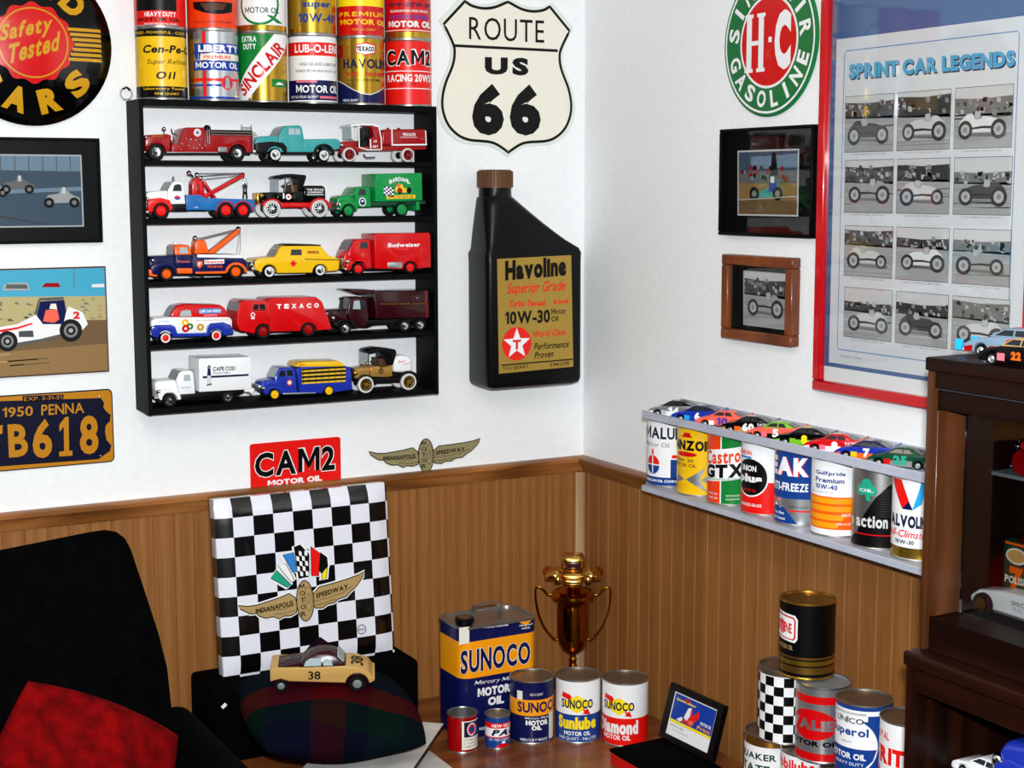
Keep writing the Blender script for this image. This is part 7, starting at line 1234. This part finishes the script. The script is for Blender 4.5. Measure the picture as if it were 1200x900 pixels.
# inside, behind the glass
def red_tractor():
    t = thing('toy_roadster', 'red model roadster with chrome grille on the cabinet glass shelf', 'toy car', (-.262, -1.72, 1.3492)); mb = MB()
    mb.prism([(.058, .010), (.060, .042), (.050, .048), (-.01, .050), (-.05, .046), (-.07, .03), (-.07, .010)], 'x', -.020, .020, 'red', .004, 2); mb.build('body', t, True)
    MB().prism([(.0605, .006), (.064, .044), (.058, .050), (.056, .006)], 'x', -.016, .016, 'chrome', .002, 2).build('grille', t, True); MB().box(-.024, .064, .006, .024, .070, .013, 'chrome', .002).build('bumper', t, True); MB().prism([(.0, .048), (-.008, .068), (-.012, .068), (-.006, .048)], 'x', -.018, .018, 'window_dark').build('windshield', t, True)
    for sd in (-1, 1):
        m = MB(); m.ball((0, 0, 0), .006, 'chrome', 7); m.v = [(q[0]+sd*.022, q[1]+.055, q[2]+.040) for q in m.v]; m.build('headlight', t, True)
        for y in (.035, -.045): w = MB(); w.lathe([(0, 0), (.010, 0), (.0185, sd*.001), (.0195, -sd*.002), (.0195, -sd*.012), (0, -sd*.012)], (sd*.034, y, .0195), None, 'x', 22, ['dark_red', 'dark_red', 'tire', 'tire', 'tire']); w.build('wheel', t, True)
red_tractor()
def polish_tin():
    x0, x1, y0, y1 = -.292, -.255, -1.735, -1.648; t = thing('polish_tin', 'dark green polish tin with an orange seven, standing in the cabinet', 'tin', ((x0+x1)/2, (y0+y1)/2, zf))
    mb = MB(); P = []; r = .010
    for cx, cy, a in ((x1-r, y1-r, 0), (x0+r, y1-r, 90), (x0+r, y0+r, 180), (x1-r, y0+r, 270)): P += [(cx+r*math.cos(math.radians(a+18*i)), cy+r*math.sin(math.radians(a+18*i))) for i in range(6)]
    H = .104; mb.prism(P, 'z', zf+.0002, zf+H, 'dark_green', .001); A = Art(); s0 = -y1
    A.ell(s0+.030, zf+H-.020, .020, .012, 'cream', 1); A.ell(s0+.030, zf+H-.020, .017, .0095, 'tan_car', 2); A.text('7', (s0+.018, zf+.030, s0+.044, zf+H-.036), 'orange', 2, 3); A.text('POLISH', (s0+.010, zf+.043, s0+.054, zf+.054), 'cream', 3, 2); A.rect(s0+.008, zf+H-.004, -y0-.008, zf+H-.001, 'orange', 1)
    A.emit(mb, onR(-x0+.0002)); mb.build('body', t); MB().lathe([(.015, zf+H), (.015, zf+H+.012), (0, zf+H+.014)], (-.273, -1.68, 0), 'black', 'z', 20).build('cap', t)
polish_tin()
def white_racer():
    t = thing('model_race_car', 'white streamlined model race car on the cabinet floor', 'toy car', (-.322, -1.738, zf+.0002)); 
    P = [(.10, .014), (.102, .024), (.085, .036), (.04, .043), (-.02, .046), (-.10, .044), (-.10, .010), (.06, .010)]
    MB().prism(P, 'x', -.019, .019, 'white_gloss', .005, 3).build('body', t, True); A = Art(); A.text('SPECIAL', (-.072, .028, -.03, .034), 'grey4', 1, 1); A.text('RACING', (-.066, .020, -.032, .026), 'grey6', 1, 0); A.poly([(-.018, .038), (-.004, .040), (-.002, .030), (-.012, .020), (-.022, .030)], 'pink', 1)
    A2 = MB(); A.emit(A2, lambda s, z, l: (-.0192-l, -s-.05, z)); A2.build('side_lettering', t, True)
    for y in (.072, -.075):
        for sd in (-1, 1): w = MB(); w.lathe([(0, sd*.001), (.0095, 0), (.010, 0), (.0155, 0), (.017, -sd*.002), (.017, -sd*.010), (0, -sd*.010)], (sd*.027, y, .017), None, 'x', 24, ['brass', 'brass', 'tire', 'tire', 'tire', 'tire']); w.build('wheel', t, True)
    MB().box(-.0225, -.09, .010, -.0195, .05, .014, 'silver', .001).build('exhaust_pipe', t, True); MB().tube([(-.022, -.035, .006), (-.022, -.06, .006)], .005, 'yellow', 8).build('side_tank', t, True)
white_racer()
stock_car('model_wagon', 'small white model car on the lower cabinet shelf', (-.338, -1.688, FZ), math.radians(90), .114, 'white_gloss', 'white_gloss', 'white_gloss', '1', 'grey8', glass='window_dark')
def blue_pickup():
    t = thing('model_pickup', 'shiny blue model pickup truck with chrome grille, low in the cabinet', 'toy truck', (-.378, -1.924, FZ)); W = .07; t.scale = (1.25, 1.25, 1.25)
    MB().prism([(.125, .028), (.128, .062), (.118, .082), (.05, .094), (.02, .096), (-.13, .085), (-.13, .025)], 'x', -W/2+.006, W/2-.006, 'truck_blue', .012, 4).build('hood', t, True)
    MB().prism([(.03, .09), (.0, .128), (-.06, .13), (-.08, .09)], 'x', -W/2+.008, W/2-.008, 'truck_blue', .008, 3).build('cab', t, True)
    MB().prism([(.1275, .038), (.1315, .060), (.124, .066), (.120, .038)], 'x', -W/2+.010, W/2-.010, 'chrome', .002, 2).build('grille', t, True); MB().box(-W/2-.004, .126, .020, W/2+.004, .138, .032, 'chrome', .004, 3).build('bumper', t, True)
    for sd in (-1, 1):
        MB().prism([(.12, .025), (.122, .055), (.10, .068), (.06, .066), (.03, .05), (.02, .025)]+[(.075+.03*math.cos(PI*k/8+0), .024+.03*math.sin(PI*k/8)) for k in range(8, -1, -1)], 'x', sd*(W/2-.012), sd*(W/2+.002), 'truck_blue', .003, 2).build('fender', t, True)
        m = MB(); m.ball((sd*(W/2-.008), .122, .058), .008, 'chrome', 8); m.build('headlight', t, True)
        for y in (.075, -.08): w = MB(); w.lathe([(0, sd*.002), (.008, sd*.001), (.012, 0), (.024, 0), (.026, -sd*.002), (.026, -sd*.014), (0, -sd*.014)], (sd*(W/2+.0005), y, .026), None, 'x', 24, ['chrome', 'chrome', 'tire_white', 'tire', 'tire', 'tire']); w.build('wheel', t, True)
blue_pickup()
